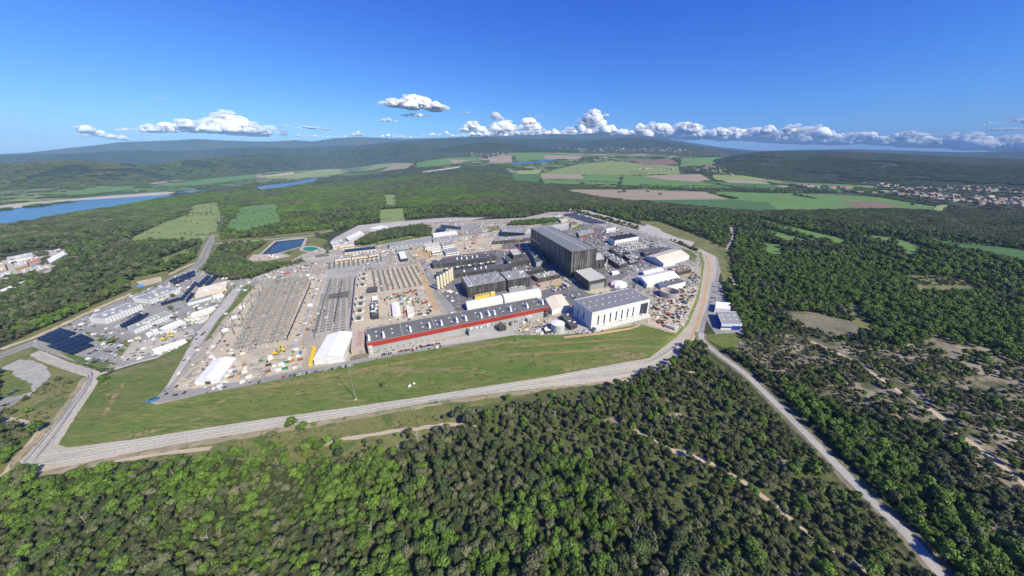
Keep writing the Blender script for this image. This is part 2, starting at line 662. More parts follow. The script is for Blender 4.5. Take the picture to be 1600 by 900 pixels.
# the raised site platform
PLAT = [(306, 522), (290, 550), (270, 595), (250, 615), (235, 630), (245, 632), (320, 615), (400, 600), (480, 584), (560, 567), (650, 550), (800, 524), (875, 523), (925, 520), (1000, 506), (1040, 518), (1056, 521), (1072, 505), (1086, 468), (1094, 440), (1096, 412), (1090, 395), (1050, 377), (1000, 360), (960, 349), (920, 337), (890, 331), (860, 331), (820, 340), (780, 342), (720, 345), (680, 347), (640, 350), (610, 356), (560, 363), (500, 388), (470, 398), (440, 418), (400, 432), (364, 450)]
pg = G([p[0] for p in PLAT], [p[1] for p in PLAT], 0.0)
sheet_xy('site_ground', pg.tolist(), site_gravel, 0.0)
SLOPE = [((364, 450), (361, 450)), ((306, 522), (297, 533)), ((290, 550), (240, 562)), ((270, 595), (180, 580)), ((250, 615), (157, 592)), ((235, 630), (91, 695)), ((245, 632), (105, 699)), ((320, 615), (210, 686)), ((400, 600), (330, 667)), ((480, 584), (430, 652)), ((560, 567), (540, 637)), ((650, 550), (650, 621)), ((800, 524), (800, 597)), ((875, 523), (860, 588)), ((925, 520), (905, 579)), ((1000, 506), (975, 566)), ((1040, 518), (1015, 559)), ((1056, 521), (1058, 526)), ((1072, 505), (1076, 506)), ((1086, 468), (1092, 468)), ((1096, 412), (1101, 412)), ((1090, 395), (1096, 393))]


def build_slope():
    top = G([a[0] for a, b in SLOPE], [a[1] for a, b in SLOPE], 0.0)
    bot = G([b[0] for a, b in SLOPE], [b[1] for a, b in SLOPE], ZL + .4)
    rows, sub = 10, 8
    n = (len(SLOPE) - 1) * sub + 1
    s = np.linspace(0, len(SLOPE) - 1, n)
    T = np.stack([np.interp(s, range(len(SLOPE)), top[:, i]) for i in range(2)], -1)
    B = np.stack([np.interp(s, range(len(SLOPE)), bot[:, i]) for i in range(2)], -1)
    v = []
    for r in range(rows + 1):
        t = r / rows
        P = T * (1 - t) + B * t
        z = (ZL + .4) * (t ** 0.85)
        zz = z + (fbm(P[:, 0], P[:, 1], 25, 3, 5) - .5) * 1.6 * math.sin(math.pi * t)
        v += [(p[0], p[1], q) for p, q in zip(P, zz)]
    fs = [(r * n + k, (r + 1) * n + k, (r + 1) * n + k + 1, r * n + k + 1) for r in range(rows) for k in range(n - 1)]
    me = bpy.data.meshes.new('grass_bank')
    me.from_pydata(v, [], fs)
    me.materials.append(grass)
    me.polygons.foreach_set('use_smooth', [True] * len(fs))
    me.update()
    structure('grass_bank', me)


build_slope()

from mathutils.bvhtree import BVHTree
_bk = bpy.data.meshes['grass_bank']
BANK = BVHTree.FromPolygons([v.co.copy() for v in _bk.vertices], [tuple(p.vertices) for p in _bk.polygons])


def bank_patch(name, px, mat, lift=.12):
    P = [Vector((x, y, 0)) for x, y in curve_px(px, 4)]
    bm = bmesh.new()
    vs = [bm.verts.new(p) for p in P]
    for t in tessellate_polygon([P]):
        bm.faces.new([vs[i] for i in t])
    bmesh.ops.subdivide_edges(bm, edges=bm.edges[:], cuts=2, use_grid_fill=True)
    bmesh.ops.triangulate(bm, faces=bm.faces[:])
    for v in bm.verts:
        d = Vector(ray(v.co.x, v.co.y)).normalized()
        h = BANK.ray_cast(Vector((0, 0, H)), d)[0]
        if h is None:
            q = G(v.co.x, v.co.y, ZL + .5)
            h = Vector((q[0], q[1], ZL + .5))
        v.co = h + Vector((0, 0, lift))
    bm.normal_update()
    for f in bm.faces:
        if f.normal.z < 0:
            f.normal_flip()
    me = bpy.data.meshes.new(name)
    bm.to_mesh(me)
    bm.free()
    me.materials.append(mat)
    return structure(name, me)


worn = M('worn_earth', (.36, .27, .15), (.16, .15, .06), .12, c3=(.10, .13, .03), s3=.2, t3=.5, fine=.4, fs=.5)
bank_patch('worn_earth', [(196, 593), (192, 606), (178, 628), (166, 648), (158, 655), (160, 646), (174, 622), (186, 603)], worn)
bank_patch('worn_earth', [(176, 684), (205, 679), (252, 669), (255, 672), (215, 681), (180, 688)], worn, .16)
bank_patch('worn_earth', [(955, 556), (985, 550), (1012, 554), (1004, 559), (975, 562)], worn, .2)
bank_patch('worn_earth', [(880, 574), (900, 572), (902, 577), (884, 580)], worn, .24)
bank_patch('worn_earth', [(530, 600), (552, 598), (550, 600), (532, 602)], worn, .28)
dryg = M('dry_streak', (.24, .20, .09), (.15, .165, .05), .08, fine=.35, fs=.4)
bank_patch('dry_streak', [(800, 541), (900, 534), (1000, 528), (1000, 530), (900, 537), (800, 544)], dryg, .48)
bank_patch('dry_streak', [(800, 553), (900, 548), (990, 541), (990, 543), (900, 551), (800, 556)], dryg, .52)
bank_patch('dry_streak', [(420, 603), (560, 577), (700, 552), (790, 534), (790, 537), (700, 556), (560, 582), (420, 608)], dryg, .56)
for _k in range(46):
    _x, _y = random.uniform(130, 980), 0
    _y = float(np.interp(_x, [130, 235, 400, 560, 800, 980], [640, 640, 628, 598, 560, 535])) + random.uniform(-22, 24)
    if _x < 240:
        _y = random.uniform(590, 680)
    _w, _h = random.uniform(5, 20), random.uniform(.8, 2.2)
    if BANK.ray_cast(Vector((0, 0, H)), Vector(ray(_x + _w, _y - _h)).normalized())[0] is None or BANK.ray_cast(Vector((0, 0, H)), Vector(ray(_x - _w, _y + _h)).normalized())[0] is None:
        continue
    bank_patch('dry_streak', [(_x + _w * math.cos(a) * random.uniform(.5, 1.1), _y + _h * math.sin(a) * random.uniform(.5, 1.1) - _w * math.cos(a) * .2) for a in np.linspace(0, 5.5, 8)], dryg if random.random() < .7 else worn, .62 + .015 * _k)
EXCL = [PLAT, [b for a, b in SLOPE]]          # no trees inside these

# uneven made ground of the platform
_q = np.array([(690, 402), (780, 385), (850, 352), (930, 350), (1000, 372), (1072, 394), (1076, 408), (1000, 428), (985, 448), (1006, 466), (960, 458), (900, 470), (850, 462), (760, 474), (700, 480)], float)
sheet_xy('asphalt_apron', roughen(G(_q[:, 0], _q[:, 1], .004), 3).tolist(), M('worn_asphalt', (.20, .20, .20), (.145, .145, .148), .03, c3=(.36, .33, .28), s3=.02, t3=.58, fine=.3, fs=.3), .004)
_pm = [grey_gravel, yard_gravel, concrete, old_asphalt, pale_gravel, bare_soil, ochre_soil, asphalt]
_pg = G([p[0] for p in PLAT], [p[1] for p in PLAT], 0.0)
_lo, _hi = _pg.min(0), _pg.max(0)
_n = 0
while _n < 110:
    q = rng.uniform(_lo, _hi)
    if not pip(_pg, q[0], q[1]):
        continue
    R_ = rng.uniform(6, 26)
    a_ = np.linspace(0, 2 * math.pi, 9, endpoint=False)
    e_ = np.stack([np.cos(a_) * R_ * rng.uniform(1.0, 2.2), np.sin(a_) * R_], -1) * rng.uniform(.65, 1.2, (9, 1))
    e_ = e_ @ np.array([[.906, .423], [-.423, .906]]) + q
    if not pip(_pg, e_[:, 0], e_[:, 1]).all():
        continue
    sheet_xy('ground_patch', curve_px(e_, 4).tolist(), _pm[int(rng.choice(8, p=[.2, .2, .15, .12, .15, .1, .04, .04]))], .006 + .0012 * _n)
    _n += 1
LAYERS[0.0] = 30

# ---- low ground sheets
def reach(px):
    """carry the near edge of an opening toward the camera, under the crowns that stand before it"""
    cy = sum(p[1] for p in px) / len(px)
    return [(x, y + ((12 if y < 400 else 10) if y >= cy - .5 else 0)) for x, y in px]


def low(name, px, mat, wob=0.0, excl=True, soft=False):
    if name in ('meadow', 'field'):
        px = reach(px)
    if excl:
        EXCL.append(px)
    return sheet(name, px, mat, ZL, wob, soft)


CORR_OUT = [(32, 545), (60, 563), (100, 577), (138, 590), (100, 645), (60, 692), (30, 720), (30, 733), (55, 737), (130, 724), (200, 709), (290, 692), (400, 674), (560, 648), (700, 624), (800, 611), (860, 604), (925, 599), (980, 590), (1010, 583), (1042, 576), (1062, 552), (1082, 534), (1100, 505), (1114, 465), (1126, 425), (1127, 402), (1116, 388), (1070, 371), (1010, 354), (960, 340), (920, 329), (890, 326)]
CORR_IN = [(888, 330), (920, 335), (960, 347), (1000, 358), (1050, 375), (1090, 393), (1097, 412), (1094, 442), (1087, 468), (1074, 505), (1057, 525), (1015, 559), (975, 566), (900, 580), (850, 589), (800, 597), (650, 621), (540, 637), (430, 652), (330, 667), (210, 686), (105, 699), (91, 695), (112, 660), (157, 592), (155, 580), (110, 567), (70, 550), (45, 541)]
low('grass', [(0, 555), (45, 541), (150, 577), (160, 590), (95, 700), (400, 660), (800, 600), (985, 565), (1060, 530), (1085, 534), (1050, 570), (985, 595), (870, 612), (720, 640), (725, 672), (640, 694), (560, 712), (470, 724), (400, 722), (330, 716), (200, 724), (120, 735), (35, 742), (0, 760)], dry_grass, 2.0, excl=False)
EXCL.append([(0, 553), (45, 541), (150, 577), (160, 590), (95, 700), (60, 735), (30, 742), (45, 690), (62, 668), (0, 650)])
low('dirt_heap_ground', [(0, 562), (20, 560), (50, 563), (70, 570), (80, 588), (60, 605), (45, 620), (38, 612), (52, 600), (30, 590), (0, 574)], grey_gravel, 1.0)
low('car_park', [(0, 618), (20, 612), (48, 603), (42, 615), (25, 630), (0, 643)], old_asphalt)
low('corridor_gravel', CORR_OUT + CORR_IN, pale_gravel, .6)
strip('service_track', [(1062, 548), (1020, 572), (970, 584), (900, 590), (800, 606), (650, 630), (500, 652), (350, 676), (200, 700), (70, 722), (60, 712), (80, 690), (110, 645), (146, 588), (110, 573), (60, 556)], 3.5, grey_gravel, ZL, wob=.3)
strip('sandy_track', [(60, 737), (125, 729), (185, 719), (282, 705), (330, 700)], 5, sand, ZL, wob=.8)
EXCL.append([(60, 730), (185, 712), (330, 690), (335, 708), (190, 728), (70, 745)])
strip('sandy_track', [(505, 694), (560, 682), (610, 675), (665, 668), (720, 663), (800, 670), (860, 668)], 5, sand, ZL, wob=1.2)
EXCL.append([(515, 688), (610, 669), (720, 657), (725, 670), (620, 681), (520, 698)])
strip('sandy_track', [(4, 745), (22, 722), (48, 690), (62, 672), (40, 660), (0, 654)], 5, sand, ZL, wob=.8)
EXCL.append([(0, 735), (40, 685), (40, 668), (0, 660), (0, 648), (60, 660), (75, 672), (45, 705), (15, 748), (0, 750)])
strip('dirt_verge', [(38, 739), (58, 741), (130, 728), (200, 713), (290, 696), (400, 678), (560, 652), (700, 628), (800, 615), (860, 607), (925, 602), (985, 593), (1015, 586), (1048, 578), (1068, 554)], 6, M('dirt_verge', (.36, .30, .21), (.26, .23, .15), .06, c3=(.14, .15, .06), s3=.08, t3=.55, fine=.3), ZL, wob=1.4)
strip('dirt_verge', [(24, 738), (24, 718), (56, 688), (97, 641), (133, 590)], 5, MATS['dirt_verge'], ZL, wob=1.2)
strip('perimeter_ditch', [(1103, 398), (1108, 420), (1103, 450), (1097, 480), (1088, 510), (1078, 532)], 5, ochre_soil, ZL, wob=1)
strip('perimeter_road', [(1120, 398), (1122, 425), (1112, 465), (1099, 505), (1095, 530)], 7, old_asphalt, ZL)

# right-hand country road
CROAD = [(1096, 520), (1098, 532), (1125, 555), (1163, 583), (1207, 625), (1257, 675), (1312, 731), (1367, 787), (1415, 832), (1460, 885), (1490, 920)]
strip('road_verge', CROAD, 17, bare_soil, ZL, wob=1.5)
rc = strip('country_road', CROAD, 8.0, M('pale_asphalt', (.40, .385, .36), (.34, .33, .31), .05, rough=.95, spec=.1, fine=.2, fs=.4), ZL, step=4)
EXCL.append([(1085, 515), (1130, 548), (1168, 572), (1212, 612), (1262, 660), (1320, 720), (1376, 775), (1425, 822), (1475, 880), (1500, 930), (1455, 930), (1442, 888), (1400, 842), (1352, 796), (1300, 742), (1245, 687), (1196, 636), (1155, 594), (1110, 565)])
for k in range(14, len(rc) - 2, 26):         # tar joints across the road
    a, b = rc[k], rc[k + 1]
    d = (b - a) / np.hypot(*(b - a))
    n_ = np.array([-d[1], d[0]])
    sheet_xy('tar_joint', [tuple(a + n_ * 4 + d * .2), tuple(a - n_ * 4 + d * .2), tuple(a - n_ * 4 - d * .2), tuple(a + n_ * 4 - d * .2)][::-1], dark_asphalt, nextz(ZL))
SCRUB = [(730, 640), (860, 608), (985, 596), (1050, 575), (1088, 538), (1150, 590), (1250, 690), (1360, 800), (1440, 900), (1440, 930), (1150, 930), (1080, 850), (980, 760), (900, 720), (760, 690)]
low('scrub_ground', SCRUB, scrub_soil, 2, excl=False)
ESCRUB = [(1140, 540), (1210, 520), (1300, 530), (1400, 540), (1470, 520), (1600, 560), (1700, 600), (1700, 900), (1600, 800), (1500, 700), (1400, 640), (1330, 640), (1250, 610)]
low('scrub_ground', ESCRUB, pale_soil, 3, excl=False)
low('bare_soil_clearing', [(1215, 487), (1270, 487), (1340, 505), (1362, 522), (1300, 527), (1255, 512)], bare_soil, 2)
DT = [(1268, 533), (1300, 548), (1337, 566), (1362, 582), (1390, 600), (1432, 628), (1465, 648), (1500, 680), (1545, 712), (1580, 740), (1640, 790)]
strip('sandy_track', DT, 6, sand, ZL, wob=1.2)
EXCL.append([(x, y - 8) for x, y in DT] + [(x, y + 5) for x, y in DT[::-1]])
strip('sandy_track', [(1330, 634), (1357, 655), (1395, 686), (1440, 730), (1500, 790), (1560, 830), (1620, 870)], 3.5, sand, ZL, wob=1.2)
ST = [(990, 672), (1035, 697), (1052, 705), (1080, 710), (1132, 735), (1160, 752), (1185, 770), (1227, 802), (1280, 847), (1340, 882), (1390, 915)]
strip('sandy_track', ST, 4.5, sand, ZL, wob=1.4)
EXCL.append([(x + 1, y - 2) for x, y in ST] + [(x - 1, y + 2) for x, y in ST[::-1]])
strip('sandy_track', [(790, 596), (985, 593), (1040, 588), (1100, 578)], 4, sand, ZL, wob=1.2)
strip('sandy_track', [(1142, 355), (1145, 370), (1135, 390), (1133, 405), (1140, 425), (1143, 436), (1152, 450), (1175, 470)], 7, sand, ZL, wob=1.5)
EXCL.append([(1136, 352), (1150, 352), (1150, 372), (1140, 395), (1139, 410), (1146, 430), (1160, 452), (1146, 450), (1134, 430), (1127, 405), (1130, 388), (1139, 370)])
for p in ([(1040, 648), (1062, 645), (1070, 650), (1050, 654)], [(945, 655), (975, 650), (972, 665), (950, 664)], [(1455, 525), (1480, 533), (1500, 540), (1555, 547), (1550, 552), (1500, 552), (1490, 565), (1545, 572), (1530, 580), (1480, 565), (1455, 540)], [(1395, 585), (1420, 600), (1450, 628), (1430, 628), (1395, 600)], [(1320, 600), (1365, 598), (1390, 615), (1350, 616)], [(1385, 645), (1460, 655), (1455, 668), (1390, 655)], [(1500, 590), (1560, 590), (1600, 600), (1530, 612)]):
    low('pale_soil_patch', p, pale_soil, 2.5, soft=True)

# clearings and meadows
for nm, p, m in (
        ('meadow', [(1410, 431), (1472, 430), (1505, 438), (1532, 447), (1477, 447.5), (1430, 446)], dry_grass),
        ('meadow', [(1319, 472), (1337, 474), (1352, 490), (1380, 512), (1340, 500), (1322, 487)], dry_grass),
        ('field', [(1170, 340), (1200, 345), (1312, 360), (1327, 367), (1310, 371), (1267, 362), (1200, 352)], crop_green),
        ('field', [(1345, 365), (1410, 374), (1467, 384), (1425, 381), (1350, 372)], crop_green),
        ('field', [(1460, 375), (1530, 380), (1700, 396), (1700, 412), (1600, 400), (1465, 385)], crop_dark),
        ('field', [(1400, 384), (1450, 391), (1417, 393)], crop_green),
        ('field', [(1180, 353), (1270, 365), (1225, 368), (1190, 360)], crop_green),
        ('field', [(1193, 379), (1221, 383), (1220, 391), (1197, 389)], crop_green),
        ('meadow', [(197, 370), (210, 357), (262, 345), (300, 333), (344, 334), (336, 363), (300, 368), (240, 366)], light_grass),
        ('meadow', [(280, 335), (300, 320), (345, 315), (345, 335), (300, 338)], light_grass),
        ('meadow', [(350, 348), (375, 323), (436, 317), (440, 340), (380, 352)], crop_green),
        ('meadow', [(235, 400), (310, 383), (313, 390), (262, 402)], light_grass),
        ('meadow', [(593, 328), (631, 325), (633, 334), (594, 336)], light_grass),
        ('meadow', [(599, 304), (620, 302), (620, 311), (600, 313)], light_grass),
        ('meadow', [(0, 577), (12, 578), (50, 602), (20, 610), (0, 612)], grass),
        ('power_line_clearing', [(356, 300), (364, 299), (347, 362), (337, 366)], scrub_soil)):
    low(nm, p, m, 3)

# water
def water_sheet(nm, p, m):
    low(nm, p, m, 0)


water_sheet('lake', [(-150, 348), (0, 329), (62, 322), (140, 312), (195, 307.5), (240, 305), (272, 305), (250, 311), (215, 317), (170, 325.5), (130, 331), (100, 336), (42, 347), (0, 352), (-150, 380)], water)
water_sheet('river', [(398, 292), (425, 288), (455, 284), (495, 278), (494, 284), (470, 289), (440, 294), (410, 297)], water)
water_sheet('river', [(280, 300.5), (300, 297), (330, 296), (300, 301), (280, 302)], water)
water_sheet('river', [(508, 274), (530, 270), (585, 263.5), (587, 266), (560, 270), (530, 273)], water)
low('lake_shore', [(-150, 330), (0, 321), (75, 311), (175, 305), (250, 300), (275, 300), (262, 304), (225, 306.5), (125, 313), (50, 322), (0, 328), (-150, 346)], pale_gravel, 3)
low('gravel_bank', [(0, 318), (40, 313), (75, 307), (60, 306), (20, 312), (0, 314)], sand, 3)
low('grass', [(380, 400), (408, 386), (425, 371), (482, 364), (512, 376), (512, 398), (480, 406), (440, 413), (400, 418), (380, 413)], dry_grass, 1, excl=False)
low('reservoir_bank', [(402, 401), (428, 376), (470, 371), (480, 372), (476, 384), (440, 395), (412, 404)], pale_gravel)
low('reservoir_lining', [(408, 398), (431, 377.5), (477, 372.5), (470, 385), (432, 396)], liner)
water_sheet('reservoir', [(414, 396.5), (434, 379), (476, 374), (468, 384.5), (432, 395)], pond_water)
th = np.linspace(0, 2 * math.pi, 24, endpoint=False)
low('pool_rim', [(485 + 17 * math.cos(a), 389 + 5 * math.sin(a)) for a in th], pale_gravel)
water_sheet('green_pool', [(485 + 12 * math.cos(a), 389 + 3.4 * math.sin(a)) for a in th], pool_green)

# far plain
plain_fields = M('plain_fields', (.12, .16, .06), (.16, .19, .075), .004, fine=.15, fs=.03)
_t = plain_fields.node_tree
_v = _t.nodes.new('ShaderNodeTexVoronoi')
_v.inputs['Scale'].default_value = .0042
_v.distance = 'CHEBYCHEV'
_m = _t.nodes.new('ShaderNodeMapping')
_m.inputs['Rotation'].default_value = (0, 0, .5)
_m.inputs['Scale'].default_value = (.6, 1.5, 0)
_c = _t.nodes.new('ShaderNodeTexCoord')
_t.links.new(_c.outputs['Object'], _m.inputs['Vector'])
_t.links.new(_m.outputs['Vector'], _v.inputs['Vector'])
_r = _t.nodes.new('ShaderNodeValToRGB')
_r.color_ramp.interpolation = 'CONSTANT'
_e = _r.color_ramp.elements
_e[0].color, _e[0].position = (.06, .10, .035, 1), 0
_e[1].color, _e[1].position = (.12, .18, .055, 1), .25
for _q, _k in ((.42, (.19, .23, .085, 1)), (.58, (.09, .15, .045, 1)), (.72, (.30, .25, .18, 1)), (.84, (.15, .17, .07, 1))):
    _n = _e.new(_q)
    _n.color = _k
_s = _t.nodes.new('ShaderNodeSeparateColor')
_t.links.new(_v.outputs['Color'], _s.inputs[0])
_t.links.new(_s.outputs[0], _r.inputs['Fac'])
_t.links.new(_r.outputs['Color'], _t.nodes['Principled BSDF'].inputs['Base Color'])
far_sheet('plain', [(762, 247), (800, 238), (1000, 240), (1140, 245), (1200, 272), (1340, 285), (1400, 300), (1000, 298), (860, 286), (800, 270)], plain_fields, .3)
far_sheet('plain', [(-260, 345), (0, 298), (120, 290), (300, 272), (460, 263), (620, 252), (760, 246), (780, 256), (640, 268), (500, 277), (330, 295), (180, 305), (0, 320), (-260, 360)], plain_fields, .3)
for nm, p, m in (
        ('field', [(880, 296.5), (965, 296.5), (1100, 300), (1146, 310.5), (1090, 311), (985, 312), (940, 307), (900, 302)], ploughed),
        ('field', [(1108, 300), (1200, 302), (1300, 304), (1375, 309), (1445, 318), (1480, 323), (1470, 328), (1390, 325), (1180, 328), (1090, 321), (990, 313), (1090, 312), (1150, 311)], crop_green),
        ('field', [(1315, 315), (1375, 316), (1415, 323), (1335, 322)], ploughed_red),
        ('field', [(990, 313.5), (1145, 312), (1200, 317), (1215, 325), (1150, 327), (1080, 320)], crop_dark),
        ('field', [(807, 269), (847, 265), (842, 271), (808, 272.5)], crop_pale),
        ('field', [(845, 271.5), (911, 271.5), (911, 278), (845, 276.5)], ploughed),
        ('field', [(912, 271), (972, 272), (966, 287), (910, 285)], crop_green),
        ('field', [(974, 274), (1000, 275), (1095, 284), (1150, 292), (1080, 293), (968, 288)], crop_green),
        ('field', [(1000, 275), (1095, 272.5), (1110, 279), (1087, 282), (1040, 278)], ploughed),
        ('field', [(1122, 280), (1200, 282), (1205, 287), (1145, 285.5)], ploughed),
        ('field', [(1095, 283), (1140, 286), (1205, 288), (1230, 292), (1160, 292)], crop_dark),
        ('field', [(862, 264), (900, 258), (950, 252), (1060, 260), (1062, 271), (960, 271), (860, 269.5)], light_grass),
        ('field', [(980, 249.5), (1050, 250), (1062, 254), (1010, 256)], ploughed_red),
        ('field', [(1065, 247), (1130, 246), (1132, 254), (1062, 259)], crop_green),
        ('field', [(1090, 257), (1132, 255.5), (1125, 261)], ploughed_red),
        ('field', [(1200, 277), (1340, 287), (1385, 292), (1325, 293), (1200, 286)], crop_green),
        ('field', [(1215, 272), (1275, 274), (1362, 280), (1380, 286), (1305, 282)], ploughed),
        ('field', [(1110, 273), (1200, 276), (1195, 280), (1118, 279)], light_grass),
        ('field', [(800, 240), (860, 239), (880, 246), (810, 250)], crop_green),
        ('field', [(850, 243), (910, 244), (905, 247), (852, 246)], ploughed),
        ('field', [(800, 272), (845, 272.5), (843, 284), (800, 280)], crop_dark),
        ('field', [(845, 279), (910, 280), (908, 287), (850, 285)], crop_green),
        ('field', [(230, 284), (287, 277), (322, 277), (240, 286)], ploughed),
        ('field', [(225, 291), (325, 280), (400, 273), (400, 279), (312, 287)], crop_green),
        ('field', [(77, 301), (150, 294), (212, 290), (207, 297), (112, 304)], crop_green),
        ('field', [(400, 274), (460, 269), (460, 272.5), (400, 276)], sand),
        ('field', [(400, 277), (507, 265), (560, 260), (615, 255), (647, 255), (590, 265), (505, 273), (460, 278)], crop_pale),
        ('field', [(620, 256), (648, 256), (635, 261), (592, 266)], ploughed),
        ('field', [(650, 252), (700, 247), (750, 246), (750, 251), (695, 256), (652, 260)], crop_green),
        ('field', [(702, 250), (732, 251), (710, 254)], ploughed),
        ('river', [(660, 266), (720, 260), (718, 262.5), (662, 268)], pale_gravel),
        ('river', [(800, 253), (868, 249), (870, 251), (800, 256)], water),
        ('field', [(762, 246), (800, 244), (800, 252), (765, 252)], ploughed),
        ('field', [(1465, 321), (1480, 320.5), (1482, 328), (1455, 328)], crop_pale)):
    _cy = sum(q[1] for q in p) / len(p)
    p = [(x, y + (2.2 if y >= _cy else -.5)) for x, y in p]
    EXCL.append(p)
    far_sheet(nm, p, m)

# ---- west side roads and yards
MR = [(337, 366), (330, 376), (322, 392), (316, 406), (303, 419), (270, 435), (222, 460), (165, 485), (115, 508), (60, 533), (0, 556), (-40, 572)]
low('road_verge', [(327, 362), (342, 362), (335, 392), (325, 412), (308, 426), (270, 447), (215, 475), (160, 500), (118, 520), (60, 548), (0, 575), (0, 545), (50, 520), (105, 497), (150, 475), (210, 450), (262, 428), (303, 405), (313, 385)], dry_grass, 1)
strip('dirt_verge', [(305, 410), (270, 426), (222, 451), (165, 476), (115, 499), (60, 524), (0, 546)], 9, sand, ZL, wob=2)
strip('main_road', MR, 9, old_asphalt, ZL, off=5)
strip('main_road', MR, 9, old_asphalt, ZL, off=-6)
low('road_verge', [(335, 363), (480, 357), (522, 351), (526, 358), (478, 369), (428, 373), (400, 383), (335, 391)], dry_grass, 1, excl=False)
low('grass', [(985, 343), (1030, 347), (1100, 372), (1138, 391), (1145, 430), (1130, 442), (1122, 402), (1050, 368)], dry_grass, 1)
low('grass', [(196, 436), (262, 423), (266, 440), (206, 462)], dry_grass, 1, excl=False)
strip('cross_road', [(312, 370), (335, 369), (370, 366), (420, 364), (470, 362)], 7, pale_gravel, ZL)
strip('cross_road', [(335, 381), (370, 378), (420, 374), (440, 372), (480, 369), (520, 360)], 9, concrete, ZL)
WEST = [(130, 495), (205, 462), (262, 438), (300, 420), (330, 425), (350, 430), (400, 437), (388, 446), (366, 456), (312, 523), (297, 540), (252, 556), (190, 574), (158, 575), (110, 563), (45, 540), (75, 522)]
low('west_yard', WEST, old_asphalt)
low('sports_ground', [(213, 440), (252, 432), (253, 440), (222, 448)], sand, 1)
low('swimming_pool', [(214, 446), (224, 443.5), (226, 446.5), (216, 449)], pool_blue)
low('grass_strip', [(90, 549), (140, 560), (185, 568), (160, 576), (120, 565)], grass)
low('grass_strip', [(195, 530), (212, 532), (185, 560), (178, 556)], grass)
low('grass_strip', [(135, 518), (190, 532), (188, 536), (132, 522)], grass)
low('pale_yard', [(190, 557), (205, 535), (260, 525), (300, 512), (305, 520), (290, 540), (240, 552), (192, 565)], pale_gravel)
strip('access_track', [(302, 533), (285, 545), (250, 557), (215, 566), (182, 576), (155, 585)], 6, pale_gravel, ZL)
low('town_paving', [(0, 405), (30, 398), (60, 392), (100, 390), (108, 400), (85, 420), (70, 428), (30, 450), (0, 465)], concrete, 2)
strip('town_street', [(0, 447), (30, 440), (62, 427), (85, 418), (120, 410)], 8, old_asphalt, ZL)
low('construction_pad', [(388, 405), (395, 398), (440, 396), (455, 400), (420, 407), (395, 408)], pale_gravel)
low('gravel_yard', [(508, 384), (522, 372), (560, 352), (610, 347), (700, 340), (760, 340), (700, 350), (610, 358), (560, 366), (505, 395), (480, 406)], concrete, 1)
low('gravel_yard', [(995, 360), (1012, 350), (1030, 357), (1035, 362), (1060, 372), (1085, 378), (1082, 384), (1058, 378), (1030, 371)], concrete, 1)
low('east_car_park', [(1113, 440), (1125, 440), (1135, 470), (1145, 495), (1165, 520), (1150, 532), (1118, 522), (1104, 500), (1108, 470)], old_asphalt)
low('lawn', [(1105, 522), (1155, 520), (1160, 530), (1145, 545), (1125, 542), (1108, 532)], grass)

# ---- platform sheets
def site(name, px, mat, wob=0.0, soft=False):
    return sheet(name, px, mat, 0.0, wob, soft)


site('switchyard_gravel', [(320, 552), (372, 475), (396, 448), (480, 432), (507, 428), (488, 478), (463, 535), (440, 548), (390, 555), (330, 560)], yard_gravel)
site('switchyard_gravel', [(508, 430), (556, 425), (556, 470), (545, 522), (488, 526), (498, 470)], grey_gravel)
site('transformer_yard', [(558, 426), (660, 412), (665, 445), (690, 490), (574, 513), (548, 518)], yard_gravel)
site('gravel_strip', [(505, 408), (600, 397), (605, 412), (508, 430)], grey_gravel)
site('construction_yard', [(272, 602), (300, 575), (330, 560), (440, 549), (465, 538), (480, 545), (470, 577), (440, 583), (395, 595), (320, 610), (285, 612)], yard_gravel, .5)
site('construction_yard', [(645, 402), (650, 390), (700, 378), (760, 366), (785, 385), (775, 397), (720, 405), (660, 412)], yard_gravel, .5)
site('sand_heap_ground', [(648, 393), (672, 390), (680, 400), (655, 407)], ochre_soil, .5, True)
site('construction_yard', [(1015, 492), (1030, 475), (1062, 458), (1085, 440), (1092, 450), (1086, 470), (1070, 505), (1055, 520), (1040, 517), (1010, 505)], yard_gravel, .5)
site('service_road', [(312, 532), (318, 520), (371, 453), (400, 437), (404, 440), (380, 455), (330, 522), (296, 565), (270, 600), (272, 612), (400, 592), (480, 577), (560, 561), (650, 543), (800, 518), (800, 524), (650, 550), (560, 567), (480, 584), (400, 600), (320, 615), (250, 628), (238, 628), (255, 610), (290, 560)], old_asphalt)
site('site_road', [(500, 442), (507, 430), (515, 420), (500, 470), (468, 540), (455, 545), (484, 480)], concrete)
site('ochre_verge', [(503, 440), (506, 440), (485, 500), (470, 540), (466, 540), (490, 480)], ochre_soil, .3)
site('site_road', [(655, 405), (664, 404), (668, 415), (690, 455), (716, 487), (700, 490), (678, 455), (658, 415)], old_asphalt)
site('ochre_verge', [(649, 408), (654, 407), (668, 440), (686, 484), (679, 486), (662, 445)], ochre_soil, .3)
site('asphalt_apron', [(690, 458), (728, 452), (735, 480), (730, 487), (716, 488)], asphalt)
site('asphalt_apron', [(574, 554), (650, 540), (858, 500), (900, 490), (925, 515), (925, 520), (800, 524), (650, 546), (578, 560)], concrete)
site('asphalt_apron', [(840, 460), (860, 448), (900, 455), (930, 470), (900, 482), (880, 470), (852, 470)], asphalt)
site('sandy_yard', [(830, 447), (850, 440), (875, 435), (885, 442), (865, 448), (842, 456)], sand, .3)
site('site_road', [(985, 427), (1010, 419), (1060, 408), (1090, 402), (1092, 408), (1062, 414), (1000, 428), (975, 450), (960, 452), (965, 440)], old_asphalt)
site('site_road', [(945, 392), (958, 392), (1005, 420), (995, 424)], concrete)
